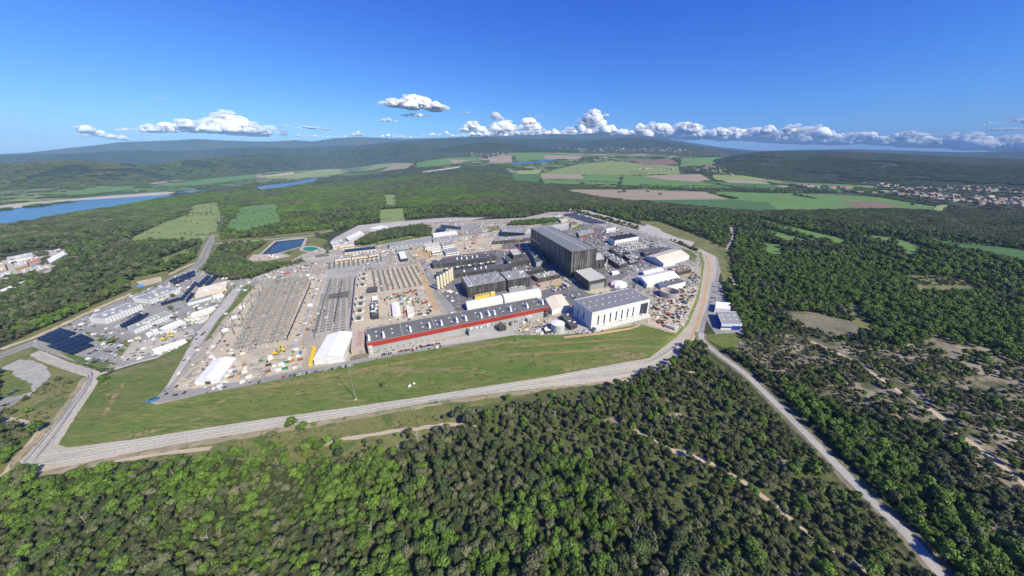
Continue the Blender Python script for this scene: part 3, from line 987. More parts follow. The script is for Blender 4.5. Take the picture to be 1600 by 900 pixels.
site('site_road', [(890, 333), (920, 339), (960, 352), (1000, 363), (1050, 380), (1085, 394), (1088, 402), (1080, 408), (1062, 410), (1076, 402), (1070, 394), (1040, 385), (1000, 370), (955, 356), (915, 343), (890, 337)], old_asphalt)
site('lawn', [(1062, 387), (1078, 391), (1090, 400), (1085, 407), (1078, 407), (1076, 397)], grass)
site('lawn', [(895, 350), (912, 353), (908, 360), (896, 358)], grass)
site('wood_island_ground', [(552, 385), (575, 372), (620, 358), (660, 352), (672, 358), (674, 368), (620, 378), (580, 384)], grass, 1)
site('grass_strip', [(319, 533), (341, 500), (362, 477), (382, 447), (392, 443), (398, 446), (377, 472), (349, 498), (325, 532)], grass)
site('inner_road', [(292, 549), (308, 522), (366, 452), (380, 445), (360, 477), (339, 500), (316, 533), (298, 560), (270, 598), (262, 605), (262, 600)], concrete)
strip('site_road', [(604, 392), (660, 386), (700, 381), (760, 370), (790, 362)], 6, concrete, 0.0)
strip('site_road', [(756, 345), (752, 356), (762, 366), (778, 380)], 7, pale_gravel, 0.0)
strip('site_road', [(640, 352), (700, 347), (760, 346), (800, 342)], 6, old_asphalt, 0.0)
strip('site_road', [(905, 372), (945, 390), (985, 412), (1012, 428)], 7, old_asphalt, 0.0)
strip('site_road', [(925, 352), (965, 364), (1000, 378), (1030, 382)], 5, pale_gravel, 0.0)
strip('site_road', [(880, 346), (905, 358), (935, 366)], 5, pale_gravel, 0.0)
site('asphalt_apron', [(722, 352), (748, 349), (752, 358), (726, 364)], old_asphalt, .5)
site('asphalt_apron', [(905, 362), (935, 358), (950, 366), (925, 374)], asphalt, .5)
site('asphalt_apron', [(1000, 372), (1030, 378), (1045, 386), (1015, 384)], grey_gravel, .5)
site('lawn', [(760, 355), (778, 352), (782, 358), (766, 362)], dry_grass, .5)
site('lawn', [(840, 346), (866, 344), (872, 350), (846, 352)], grass, .5)
site('dark_yard', [(690, 402), (775, 390), (830, 395), (835, 440), (700, 440)], asphalt)
site('dark_yard', [(960, 395), (1010, 385), (1030, 400), (1000, 420), (960, 400)], asphalt)
site('grass_edge_track', [(880, 526), (930, 520), (985, 512), (1000, 506), (1002, 509), (985, 515), (930, 524), (882, 529)], ochre_soil, .3)


# ------------------------------------------------------------------ buildings
FOOT = []
ROOF = {}


def bilin(C, s, t):
    C = np.asarray(C)
    return (C[0] * (1 - s) + C[1] * s) * (1 - t) + (C[3] * (1 - s) + C[2] * s) * t


def para(p0, p1, p3, z):
    a, b, c = G(*p0, z), G(*p1, z), G(*p3, z)
    return np.array([a, b, b + c - a, c])


def ring(C, inset, z):
    c = C.mean(0)
    out = []
    for k in range(4):
        p, a, b = C[k], C[k - 1], C[(k + 1) % 4]
        u, v = (a - p) / np.hypot(*(a - p)), (b - p) / np.hypot(*(b - p))
        sn = abs(u[0] * v[1] - u[1] * v[0])
        q = p + (u + v) * inset / max(sn, .3)
        out.append((q[0], q[1], z))
    return out


def along(C, face):
    """start, end and outward normal of a face: 0 front, 1 right, 2 back, 3 left"""
    a, b = C[face], C[(face + 1) % 4]
    d = (b - a) / np.hypot(*(b - a))
    return a, b, d, np.array([d[1], -d[0]])


def panel(mb, C, face, s0, s1, z0, z1, proud=.12, m=0):
    a, b, d, n = along(C, face)
    p, q = a + (b - a) * s0, a + (b - a) * s1
    ins = .05
    b_ = [(*(p - n * ins), z0), (*(p + n * proud), z0), (*(q + n * proud), z0), (*(q - n * ins), z0)]
    t_ = [(x, y, z1) for x, y, _ in b_]
    mb.hexa(b_, t_, m)


def roof_units(T, C, z, n, mats=(steel,), size=(2, 5), hh=(1, 2.2), seed=1, area=(.08, .92, .12, .88), name='roof_unit'):
    r = random.Random(seed)
    for i in range(n):
        p = bilin(C, r.uniform(area[0], area[1]), r.uniform(area[2], area[3]))
        d = C[1] - C[0]
        a = math.atan2(d[1], d[0])
        mb = MB()
        lx, ly, h = r.uniform(*size), r.uniform(*size) * .7, r.uniform(*hh)
        mb.box(p[0], p[1], z - .02, z + h, lx, ly, a)
        mb.box(p[0], p[1], z + h + .003, z + h + .35, lx * .7, ly * .7, a)
        mb.build(name, r.choice(mats), ROOF.get(T.name, T))


def block(name, label, cat, p0, p1, p3, h, wall, roof, z0=0.0, group=None, win=(), units=0, umats=(steel, white_box), strips=0, smats=None, band=None, door=(), parapet=.5, seed=1, usize=(2, 5), C=None, joints=0, skylights=0):
    if C is None:
        C = para(p0, p1, p3, z0 + h)
    c = C.mean(0)
    FOOT.append(np.array(C))
    T = thing(name, label, cat, (c[0], c[1], z0), group)
    zt = z0 + h
    mb = MB()
    o0, o1, i1, i0 = [(x, y, z0) for x, y in C], [(x, y, zt) for x, y in C], ring(C, .45, zt), ring(C, .45, zt - parapet)
    for k in range(4):
        j = (k + 1) % 4
        mb.quad(o0[k], o0[j], o1[j], o1[k])
        mb.quad(o1[k], o1[j], i1[j], i1[k])
        mb.quad(i1[k], i1[j], i0[j], i0[k])
    mb.build('wall', wall, T)
    mb = MB()
    ri = ring(C, .40, zt - parapet + .02)
    mb.hexa([(x, y, zt - parapet - .3) for x, y, _ in ri], ri)
    ro = mb.build('roof', roof, T)
    ro['base'] = list(T['base'])
    ROOF[T.name] = ro
    zr = zt - parapet + .02
    for (face, n, wd, zl, zh, s0, s1, mt) in win:
        a, b, d, nn = along(C, face)
        L = np.hypot(*(b - a))
        for i in range(n):
            s = s0 + (s1 - s0) * (i + .5) / n
            mb = MB()
            panel(mb, C, face, s - wd / 2 / L, s + wd / 2 / L, z0 + zl, z0 + zh, .1)
            mb.build('window', mt, T)
    for (face, s0, s1, zh, mt) in door:
        mb = MB()
        panel(mb, C, face, s0, s1, z0 + .02, z0 + zh, .15)
        mb.build('door', mt, T)
    if band:
        for face in (0, 1, 3):
            mb = MB()
            panel(mb, C, face, 0.001, .999, zt - band[0], zt - band[1], .25)
            mb.build('roof_band', band[2], T)
    if strips:
        r = random.Random(seed)
        for face in range(4):
            a, b, d, nn = along(C, face)
            L = np.hypot(*(b - a))
            for mi, mt in enumerate(smats or (strip_clad,)):
                mb = MB()
                n = int(L / strips)
                for i in range(n):
                    if r.random() < .38 / (1 + mi * .6):
                        s = (i + .5 * mi + .1) / n
                        zl = z0 + (0.4 if r.random() < .6 else r.uniform(.1, .5) * h)
                        zh = zt - (.3 if r.random() < .6 else r.uniform(.05, .5) * h)
                        if zh > zl + 1 and s + .4 / n < 1:
                            panel(mb, C, face, s, s + .4 / n, zl, zh, .12 + .03 * mi)
                if mb.f:
                    mb.build('cladding_strip', mt, T, kind='stuff')
    for i in range(joints):
        s = (i + 1) / (joints + 1)
        mb = MB()
        a, b = bilin(C, s, .01), bilin(C, s, .99)
        mb.bar((a[0], a[1], zr + .15), (b[0], b[1], zr + .15), .25)
        mb.build('roof_joint', white_sheet, ro)
    for i in range(skylights):
        r = random.Random(seed * 77 + i)
        rows = 2
        s, t = (i // rows + .6) / (skylights / rows + .2), (.36, .68)[i % rows]
        p = bilin(C, s, t)
        mb = MB()
        mb.box(p[0], p[1], zr - .02, zr + .5, 2.2, 2.2, .44, top=.7)
        mb.build('skylight', white_sheet, ro)
    if units:
        roof_units(T, C, zr, units, umats, usize, seed=seed)
    T['zr'] = zr
    return T, C


def tent(name, label, cat, fl, fr, bl, eave, ridge, axis='v', mat=None, wall=None, bays=8, z0=0.0, group=None, door=None, arc=False, C=None, end=None):
    """hall with a pitched or rounded roof; axis v: the ridge runs front to back, u: left to right"""
    if C is None:
        C = para(fl, fr, bl, z0)
    mat = mat or white_sheet
    wall = wall or white_wall
    c = C.mean(0)
    FOOT.append(np.array(C))
    T = thing(name, label, cat, (c[0], c[1], z0), group)
    if axis == 'u':
        D = np.array([C[3], C[0], C[1], C[2]])       # turn so that the ridge runs along t
    else:
        D = C
    if arc:
        prof = [(k / 10, eave + (ridge - eave) * math.sin(math.pi * k / 10) ** .7) for k in range(11)]
    else:
        prof = [(0, eave), (.25, eave + (ridge - eave) * .52), (.5, ridge), (.75, eave + (ridge - eave) * .52), (1, eave)]

    def P(s, t, z):
        q = bilin(D, s, t)
        return (q[0], q[1], z0 + z)
    mb = MB()
    for k in range(bays):                      # fabric bays sag a little between the frames
        for (sa, za), (sb, zb) in zip(prof, prof[1:]):
            for t0, t1, d0, d1 in ((k / bays, (k + .5) / bays, 0, .18), ((k + .5) / bays, (k + 1) / bays, .18, 0)):
                mb.quad(P(sa, t0, za - d0), P(sb, t0, zb - d0), P(sb, t1, zb - d1), P(sa, t1, za - d1))
    mb.build('roof_cover', mat, T)
    for k in range(bays + 1):
        mb = MB()
        t = min(max(k / bays, .002), .998)
        for (sa, za), (sb, zb) in zip(prof, prof[1:]):
            mb.bar(P(sa, t, za), P(sb, t, zb), .16)
        mb.build('frame_rib', mat, T)
    for s in (0, 1):
        mb = MB()
        mb.quad(*(P(s, t, z) for t, z in ((.001, 0), (.999, 0), (.999, eave), (.001, eave))))
        mb.build('side_wall', wall, T)
    for t in (0.001, .999):
        mb = MB()
        mb.poly([P(0, t, 0)] + [P(s, t, z - .02) for s, z in prof] + [P(1, t, 0)])
        mb.build('gable_wall', end or wall, T)
    if door:
        s0, s1, t, dh, dm = door
        mb = MB()
        e = -.006 if t == 0 else 1.006
        q = (-.02 if t == 0 else 1.02)
        mb.hexa([P(s0, e, .02), P(s1, e, .02), P(s1, q, .02), P(s0, q, .02)], [P(s0, e, dh), P(s1, e, dh), P(s1, q, dh), P(s0, q, dh)])
        mb.build('door', dm, T)
    return T, C


def hfrom(base, top, z0=0.0):
    g = G(*base, z0)
    d = ray(*top)
    return float(d[2] * g[1] / d[1] + H - z0)


# --- the long hall with the red band
T, C = block('winding_hall', 'very long grey-roofed hall with a red band under the eaves', 'industrial hall', (573, 536), (857, 479), (572, 514), 17, grey_wall, grey_roof, band=(7.2, .3, red_paint), joints=5, skylights=26, seed=5,
             win=((0, 9, 1.6, 1.5, 3, .03, .3, glass), (0, 8, 1.6, 1.5, 3, .55, .95, glass)))
HALL_C = C
zr = T['zr']
u = (C[1] - C[0]) / np.hypot(*(C[1] - C[0]))
v = (C[3] - C[0]) / np.hypot(*(C[3] - C[0]))
for x, y in ((577, 533), (600, 528), (642, 519), (672, 513), (691, 509), (715, 504.5), (729, 501.5), (753, 497), (765, 494), (774, 492.5), (799, 487), (825, 481.5), (849, 476)):
    p = G(x, y, zr)
    mb = MB()
    W_ = 1.7                                     # a curved smoke vent hood, tall in the middle
    prof = [(0, .2), (1.4, 4.6), (3.5, 6.4), (6.5, 6.8), (10, 5.6), (12.5, 3.2), (14, .2)]
    for (a, za), (b, zb) in zip(prof, prof[1:]):
        A, B = p + v * a, p + v * b
        bt = [(*(A - u * W_), zr), (*(A + u * W_), zr), (*(B + u * W_), zr), (*(B - u * W_), zr)]
        tp = [(*(A - u * W_ * .5), zr + za), (*(A + u * W_ * .5), zr + za), (*(B + u * W_ * .5), zr + zb), (*(B - u * W_ * .5), zr + zb)]
        mb.hexa(bt, tp)
    mb.build('roof_vent', white_sheet, ROOF[T.name])
# lean-tos on the front of the hall
for k, (s0, s1, dp, hh, mt, rf, lab) in enumerate(((.495, .635, 11, 9, grey_wall, mid_roof, 'flat grey annexe with rows of white fans against the red-banded hall'), (.66, .72, 8, 5, grey_wall, bare_soil, 'low annexe with brown planted roof against the red-banded hall'), (.745, .79, 9, 5, grey_wall, bare_soil, 'low brown-roofed annexe between two sheds of the red-banded hall'))):
    a, b, d, n = along(HALL_C, 0)
    L = b - a
    q0, q1 = a + L * s0 + n * dp, a + L * s1 + n * dp
    Cq = np.array([q0, q1, a + L * s1 + n * .4, a + L * s0 + n * .4])
    T2, _ = block('hall_annexe', lab, 'annexe', None, None, None, hh, mt, rf, C=Cq, units=(20, 0, 2)[k], umats=(white_box,), usize=(1.4, 2), seed=k)
for k, (x, y, s) in enumerate(((784, 515, 1.0), (745, 521, .6), (827, 501, .8))):
    p = G(x, y, 0)
    tent('site_shed', ('tall steep-gabled dark shed in front of the red-banded hall', 'small gabled shed beside the grey annexe of the red-banded hall', 'pale gabled shed near the right end of the red-banded hall')[k], 'shed', None, None, None, 7 * s, 12 * s, 'v', (grey_roof, grey_roof, white_sheet)[k], dark_clad if k < 2 else grey_wall, 3, C=np.array([p - u * 6 * s - v * 5 * s, p + u * 6 * s - v * 5 * s, p + u * 6 * s + v * 5 * s, p - u * 6 * s + v * 5 * s]))
# stair towers
for k, (s, lab) in enumerate(((.012, 'white stair tower at the left end of the red-banded hall'), (.985, 'dark stair tower at the right end of the red-banded hall'))):
    a, b, d, n = along(HALL_C, 0)
    p = a + (b - a) * s + n * 3.2
    T2 = thing('stair_tower', lab, 'stair tower', (p[0], p[1], 0))
    for f in range(5):
        mb = MB()
        mb.box(p[0], p[1], 2 + f * 2.6, 2.35 + f * 2.6, 6, 3.4, math.atan2(u[1], u[0]))
        mb.build('landing', (white_box, dark_steel)[k], T2)
        mb = MB()
        sgn = 1 if f % 2 else -1
        q = p - n * 0
        mb.bar((*(q - u * 2.4 * sgn + n * .8), f * 2.6 + .1), (*(q + u * 2.4 * sgn + n * .8), 2 + f * 2.6), .3)
        mb.build('stair_flight', steel, T2)
    for ii, jj in ((-1, -1), (-1, 1), (1, -1), (1, 1)):
        q = p + u * 2.9 * ii + v * 1.6 * jj
        mb = MB()
        mb.bar((*q, 0), (*q, 13.5), .18)
        mb.build('post', steel, T2)
# pink annexe at the left end
T2, C2 = block('entrance_annexe', 'pinkish annexe with red roof slats at the left end of the red-banded hall', 'annexe', (548, 545), (569, 542), (551, 517), 10, pink_wall, pink_wall, door=((0, .55, .85, 6, grey_box),))
for k in range(9):
    t = .12 + .72 * k / 8
    a, b = bilin(C2, .42, t), bilin(C2, .82, t)
    mb = MB()
    mb.bar((a[0], a[1], T2['zr'] + .3), (b[0], b[1], T2['zr'] + .3), .32)
    mb.build('roof_slat', red_paint, T2)

# --- white tents by the front road
tent('storage_tent', 'large white gabled tent with yellow containers along its left side', 'tent', (492, 570), (538.5, 565), (514, 531), 9, 13, 'v', bays=12, door=(.42, .62, 0, 6.5, white_box))
tent('storage_tent', 'white ribbed tent standing alone in the front yard by the road bend', 'tent', (306, 602), (346, 598), (335, 568), 5, 9, 'v', bays=8, door=(.4, .6, 0, 4, dark_box))

# --- black assembly hall
hh = hfrom((891, 435), (893.7, 393.7))
T, C = block('assembly_hall', 'huge tall dark-clad assembly hall with a grey roof', 'industrial hall', (893.7, 393.7), (933, 388), (829.5, 356.5), hh, dark_clad, hall_roof, strips=2.6, smats=(strip_clad, steel), parapet=.8, seed=9)
zr = T['zr']
for s0, s1, hgt in ((0, .46, 2.6), (.462, 1, 1.6)):
    mb = MB()
    for a, b in ((.015, .5), (.5, .985)):
        A, B_ = bilin(C, a, s0 + .004), bilin(C, b, s0 + .004)
        C_, D_ = bilin(C, b, s1 - .004), bilin(C, a, s1 - .004)
        za, zb = (zr + .05, zr + hgt) if a < .3 else (zr + hgt, zr + .05)
        mb.hexa([(A[0], A[1], zr + .02), (B_[0], B_[1], zr + .02), (C_[0], C_[1], zr + .02), (D_[0], D_[1], zr + .02)], [(A[0], A[1], za), (B_[0], B_[1], zb), (C_[0], C_[1], zb), (D_[0], D_[1], za)])
    mb.build('pitched_roof', hall_roof, T)
for i in range(34):
    t = .03 + .94 * i / 33
    p = bilin(C, .55, t)
    mb = MB()
    hz = zr + (2.3 if t < .46 else 1.4)
    mb.box(p[0], p[1], hz - .4, hz + .7, 1.5, 1.5, .4)
    mb.build('roof_vent', white_box, ROOF[T.name])
mb = MB()
panel(mb, C, 3, .02, .28, .5 * hh, .57 * hh, .35)
mb.build('crane_opening', cream_wall, T)
hh2 = hfrom((920.6, 455), (921, 440))
block('cleaning_hall', 'lower dark-clad hall with a pale roof at the front of the assembly hall', 'industrial hall', (921, 440), (949, 434), (897.5, 422.5), hh2, dark_clad, light_roof, strips=2.4, seed=3, door=((0, .08, .86, 13, grey_box),))
block('side_hall', 'dark block with a pale roof on the right flank of the assembly hall', 'industrial hall', (932, 407), (945.6, 404.5), (926, 396), 22, dark_clad, light_roof, strips=2.6, seed=4)
T2 = thing('exhaust_stack', 'white exhaust stack beside the assembly hall side block', 'chimney', (*G(946.5, 422), 0))
mb = MB()
p = G(946.5, 422)
mb.lathe(p[0], p[1], [(1.4, 0), (1.3, 27), (1.0, 27), (1.0, 25)], 12)
mb.build('stack', white_box, T2)
mb = MB()
mb.box(p[0], p[1], 0, 1, 5, 5, .4)
mb.build('plinth', concrete, T2)
block('concrete_building', 'bare concrete building in the shade of the assembly hall', 'building', (838, 410), (853, 406), (824, 384), 14, M('shaded_concrete', (.30, .33, .37), (.24, .27, .31), .1), dark_roof, units=10, seed=11)  # the hall's shade is put into the colour: bluish walls, dark roof
block('plant_building', 'dark podium building with rounded end left of the concrete building', 'building', (794, 413), (829, 406), (788, 399), 10, dark_clad, dark_roof, strips=3, units=8, seed=12)
block('plant_building', 'small dark tower with a pale roof on the podium building', 'building', (802.5, 399), (815.5, 396.5), (795, 390), 20, dark_clad, light_roof, strips=2.5, seed=13)
block('plant_building', 'long low grey-roofed building left of the far end of the assembly hall', 'building', (771, 377), (829, 371.5), (775, 371), 11, dark_clad, mid_roof, strips=3, units=6, seed=14)
block('plant_building', 'small striped grey building between the cooling plant and the assembly hall', 'building', (841, 435), (875, 428.5), (831, 428.5), 9, dark_clad, mid_roof, strips=2.2, units=22, seed=15)
block('plant_building', 'narrow dark building behind the small striped grey building', 'building', (800, 429), (850, 420), (797, 424), 9, dark_clad, dark_roof, units=6, seed=16)
# --- cryoplant
T, C = block('cooling_plant', 'dark-clad plant building with a roof crowded by machinery', 'industrial building', (730, 449), (791, 438), (720, 433), 22.5, dark_clad, mid_roof, strips=2, units=0, seed=17)
roof_units(T, C, T['zr'], 90, (steel, grey_box, mid_roof), (3, 9), (.8, 2), seed=18, area=(.2, .97, .08, .95))
mb = MB()
for (a, b, c, d) in ((.03, .14, .04, .96),):
    q = [bilin(C, a, c), bilin(C, b, c), bilin(C, b, d), bilin(C, a, d)]
    mb.hexa([(x, y, T['zr'] + .01) for x, y in q], [(x, y, T['zr'] + 2) for x, y in q])
mb.build('fan_deck', pale_steel, T)
for i in range(7):
    p = bilin(C, .085, .1 + .8 * i / 6)
    mb = MB()
    mb.lathe(p[0], p[1], [(1.6, T['zr'] + 2), (1.5, T['zr'] + 2.8), (.2, T['zr'] + 2.5)], 10)
    mb.build('fan', dark_steel, T)
T, C = block('cooling_plant', 'dark plant block with grey ducts right of the machinery-crowded plant', 'industrial building', (793.5, 438), (829, 432), (781, 425), 22, dark_clad, mid_roof, strips=2, seed=19)
roof_units(T, C, T['zr'], 34, (steel, grey_box, white_box), (2, 6), (.8, 2), seed=20)
block('loading_shed', 'low shed with yellow sides between the cooling plant and the white arched tent', 'shed', (742, 464), (766, 459), (741, 461), 6, yellow_paint, mid_roof)
block('loading_shed', 'small yellow-ended shed right of the yellow-sided shed', 'shed', (767, 459), (774, 457.5), (766, 456), 6, yellow_paint, cream_sheet)
block('loading_shed', 'grey flat shed at the foot of the dark plant block', 'shed', (796, 453), (822, 448), (794, 450), 6, grey_wall, mid_roof, units=8, seed=21)
tent('arched_tent', 'long white rounded tent behind the left part of the red-banded hall', 'tent', (730.5, 487), (786, 476), (727, 478), 8, 13, 'u', arc=True, bays=14)
tent('arched_tent', 'white rounded tent behind the right part of the red-banded hall', 'tent', (789, 475.5), (846, 465), (783, 466), 8, 13, 'u', arc=True, bays=14)
tent('cream_tent', 'cream-roofed tent between the red-banded hall and the white hall', 'tent', (862.5, 492), (890, 484), (852, 473), 8.5, 11.5, 'v', cream_sheet, white_wall, bays=9)

# --- magnet power buildings
for k, (p0, p1, p3, lab, vents) in enumerate((((677, 414), (776, 401.5), (674, 407), 'long dark low-roofed building nearest the sandy yard', ((714, 405), (721, 404.5), (729, 404), (738, 402.5), (745, 401.5))), ((684, 431.5), (800, 417.5), (681, 425), 'long dark low-roofed building behind the cream silos', ((725, 424.5), (742, 421), (751.5, 419.5), (759, 418.5))))):
    T, C = block('converter_building', lab, 'industrial building', p0, p1, p3, 10, dark_clad, dark_roof, strips=3, units=4, seed=30 + k)
    for x, y in vents:
        p = G(x, y, T['zr'])
        mb = MB()
        mb.box(p[0], p[1], T['zr'] - .01, T['zr'] + 4.5, 3.5, 5, .44, top=.55)
        mb.build('roof_vent', white_sheet, ROOF[T.name])
for k, x in enumerate((695, 704, 713, 722, 731, 741, 750, 760, 769)):
    y = 421 - (x - 695) * .145
    block('transformer_cell', ('white-roofed' if k % 2 == 0 else 'dark-roofed') + ' transformer cell between the two long dark buildings, %s from left' % nth(k + 1), 'cell', (x, y), (x + 6, y - .8), (x - .7, y - 2.6), 6, dark_clad, white_sheet if k % 2 == 0 else dark_roof, group='transformer cells', units=2, seed=40 + k)
# --- silos
for k, (x, y) in enumerate(((685.5, 453), (690.5, 450.5), (695, 447.5), (699.3, 444.5), (703.3, 441.5), (706.8, 439))):
    p = G(x, y)
    T = thing('gas_tank', ('nearest and leftmost tall cream tank of the row' if k == 0 else 'rearmost tall cream tank of the row' if k == 5 else ('second', 'third', 'fourth', 'fifth')[k - 1] + ' tall cream tank counted from the nearest'), 'tank', (p[0], p[1], 0), 'cream gas tanks')
    mb = MB()
    mb.lathe(p[0], p[1], [(3.1, 2), (3.1, 27), (2.7, 28.6), (1.5, 29.6), (.01, 30)], 18)
    mb.build('vessel', cream_steel, T, shade=True)
    mb = MB()
    for a in range(4):
        q = p + 2.5 * np.array([math.cos(a * 1.571 + .4), math.sin(a * 1.571 + .4)])
        mb.bar((*q, 0), (*q, 2.4), .3)
    mb.build('skirt', steel, T)
# --- white hall
hh = hfrom((922.5, 514.7), (925.6, 488.5))
T, C = block('white_hall', 'big white hall with grey roof and narrow dark window slots', 'industrial hall', (925.6, 488.5), (1016, 467), (897.5, 468), hh, white_wall, hall_roof, skylights=18, parapet=.7, seed=22,
             win=((0, 7, 2.6, 5, 21, .06, .76, glass), (3, 2, 2.6, 8, 21, .1, .75, glass)))
for i in range(5):
    mb = MB()
    s = .84 + .028 * i
    panel(mb, C, 0, s, s + .012, 6 - i, 24, 1.2)
    mb.build('exhaust_duct', dark_steel, T)
a, b, d, n = along(C, 0)
Cq = np.array([a + (b - a) * .03 + n * 9, a + (b - a) * .97 + n * 9, a + (b - a) * .97 + n * 3.5, a + (b - a) * .03 + n * 3.5])
block('low_annexe', 'long low white building along the foot of the white hall', 'annexe', None, None, None, 5.5, white_wall, cream_wall, C=Cq, win=((0, 18, 1.6, 1.5, 3, .02, .98, glass),), units=8, umats=(white_box,))
Cq = np.array([a + (b - a) * -.02 + n * 11, a + (b - a) * .025 + n * 11, a + (b - a) * .025 + n * 4, a + (b - a) * -.02 + n * 4])
tent('site_shed', 'small grey gabled shed at the near corner of the white hall', 'shed', None, None, None, 4, 6.5, 'v', grey_roof, grey_wall, 2, C=Cq)
block('pump_house', 'narrow dark building between the white round tank and the white hall', 'building', (892, 510.5), (902.5, 506.5), (876, 492), 7, dark_clad, dark_roof, units=3, seed=23)
p = G(871, 517)
T = thing('water_tank', 'large round white-topped water tank beside the narrow dark building', 'tank', (*p, 0))
mb = MB()
mb.lathe(p[0], p[1], [(10.4, 0), (10.4, 13.4), (10.7, 13.4), (10.7, 13.9), (10.3, 14)], 36)
mb.build('shell', M('tank_grey', (.50, .52, .52), (.45, .47, .47), .2), T)
mb = MB()
mb.lathe(p[0], p[1], [(10.35, 13.95), (5, 14.9), (.02, 15.2)], 36)
mb.build('roof', white_sheet, T)
block('tank_plinth_house', 'small dark plant house with a white roof left of the round tank', 'building', (852, 518), (862, 516), (849, 511), 5, dark_clad, white_sheet, units=3, seed=24)
# --- right side halls
tent('storage_tent', 'white tent with a blue door left of the concrete ring', 'tent', (1010.5, 450), (1061, 438), (992, 437.5), 8, 14, 'u', bays=14, door=(.3, .72, 0, 7, blue_paint))
tent('storage_tent', 'smaller white tent just behind the blue-doored tent', 'tent', (1007, 433.5), (1037, 426), (1001, 427.5), 6, 9, 'u', bays=8)
block('workshop', 'white workshop with a grey roof behind the concrete ring', 'workshop', (1043, 447), (1072, 440), (1030, 440), 12, white_wall, grey_roof, units=3, umats=(white_box,), seed=25)
p = G(1045, 462)
T = thing('concrete_ring', 'open round concrete ring standing in front of the grey-roofed workshop', 'ring structure', (*p, 0))
mb = MB()
mb.lathe(p[0], p[1], [(17.5, 0), (17.5, 11), (16.7, 11), (16.7, .3)], 48)
mb.build('ring_wall', M('ring_concrete', (.46, .43, .41), (.40, .37, .35), .15), T)
mb = MB()
mb.lathe(p[0], p[1], [(16.69, .3), (.02, .3)], 48)
mb.build('floor_slab', concrete, T)
mb = MB()
for k in range(24):
    a = k * math.pi / 12
    q = p + 17.6 * np.array([math.cos(a), math.sin(a)])
    mb.box(q[0], q[1], 0, 10.6, .3, .5, a)
mb.build('buttress', concrete, T, kind='stuff')
tent('storage_tent', 'largest white tent at the far bend of the loop road', 'tent', (1036, 418), (1076, 405), (1009, 406), 10, 17, 'u', cream_sheet, white_wall, bays=14)
Cq = None
block('tent_annexe', 'white box annexe on the front of the largest white tent', 'annexe', (1037, 412), (1056, 408.5), (1032, 409), 10, white_wall, white_sheet)
block('site_building', 'dark building with a brownish roof right of the white tents', 'building', (1059, 426), (1081, 421), (1043, 419), 8, dark_clad, M('brown_roof', (.28, .20, .16), (.22, .16, .13), .1), units=9, seed=26)
p = G(966, 446)
T = thing('storage_dome', 'low white lumpy dome between the pale-roofed hall and the white hall', 'dome', (*p, 0))
mb = MB()
mb.lathe(p[0], p[1], [(17, 0), (16.8, 2.5), (15, 5.5), (11, 8), (5, 9.4), (.02, 9.8)], 28)
mb.build('cover', white_sheet, T, shade=True)
for k in range(10):
    a = k * .63 + .2
    q = p + 14.5 * np.array([math.cos(a), math.sin(a)])
    mb = MB()
    mb.lathe(q[0], q[1], [(3.6, 0), (3.4, 3.5), (2.4, 6), (.02, 7.2)], 10)
    mb.build('bulge', white_sheet, T, shade=True)
# --- cooling tower block
T, C = block('cooling_towers', 'pale cooling tower block with two rows of dark round fans', 'cooling towers', (961, 376), (998, 369.5), (950, 371), 16, white_wall, dark_roof, win=((0, 10, 5, .5, 6, .03, .97, dark_box),), parapet=.3)
for r_ in range(2):
    for i in range(5):
        p = bilin(C, (i + .5) / 5, .27 + .46 * r_)
        mb = MB()
        zz = T['zr']
        mb.lathe(p[0], p[1], [(6.6, zz), (5.8, zz + 2.5), (6.2, zz + 4.5), (5.6, zz + 4.5), (5.3, zz + 2), (.1, zz + 1.8)], 18)
        mb.build('fan_stack', M('fan_blue', (.045, .055, .09), (.035, .045, .075), .2), T)
for k, (p0, p1, p3, lab, rf) in enumerate((((967, 386), (1004, 380), (962, 382.5), 'basin block with pale channels in front of the cooling towers', mid_roof), ((975, 392), (1014, 385), (969, 388.5), 'second grey basin block in front of the cooling towers', mid_roof), ((1007, 397.5), (1036, 392.5), (1003, 391.5), 'dark flat building behind the largest white tent', dark_roof), ((969, 400), (986, 396), (952, 388), 'long dark pipe-covered building beside the cooling basins', dark_roof), ((986, 406), (1001, 402), (972, 396.5), 'dark machinery building between the basins and the largest tent', mid_roof))):
    block('basin_building', lab, 'plant building', p0, p1, p3, (4, 4, 8, 8, 8)[k], dark_clad if k > 1 else grey_wall, rf, units=(26, 26, 4, 26, 16)[k], umats=(steel, grey_box, white_box), seed=50 + k, usize=(2, 7))
block('substation_building', 'long dark building with a crowded roof right of the pale-roofed hall', 'plant building', (968, 414.5), (981.5, 410), (944, 399), 10, dark_clad, mid_roof, strips=2.5, units=40, umats=(steel, dark_box, white_box), seed=56, usize=(2, 6))
block('site_building', 'dark narrow building with white end left of the brown-roofed building', 'building', (985, 411), (997, 408), (981, 407), 6, dark_clad, mid_roof, units=6, seed=57)
block('site_office', 'low white office block behind the pale-roofed hall by the dome', 'office', (957, 426.5), (968, 424.5), (955, 424), 6, white_wall, white_sheet)

# --- blue building outside the fence
T, C = block('blue_workshop', 'blue and white workshop with a grey roof outside the fence', 'workshop', (1128, 506), (1160, 506.5), (1120, 486), 11, white_wall, mid_roof, z0=ZL, skylights=6, band=(7, 4.5, blue_paint), door=((0, .52, .97, 7.5, blue_paint),))
mb = MB()
panel(mb, C, 3, .01, .99, .2 + ZL, 9.5 + ZL, .3)
mb.build('blue_side', blue_paint, T)
block('white_shelter', 'white-roofed shelter behind the blue and white workshop', 'shelter', (1117.5, 481.5), (1141.5, 483.5), (1119, 471), 9, white_wall, white_sheet, z0=ZL)

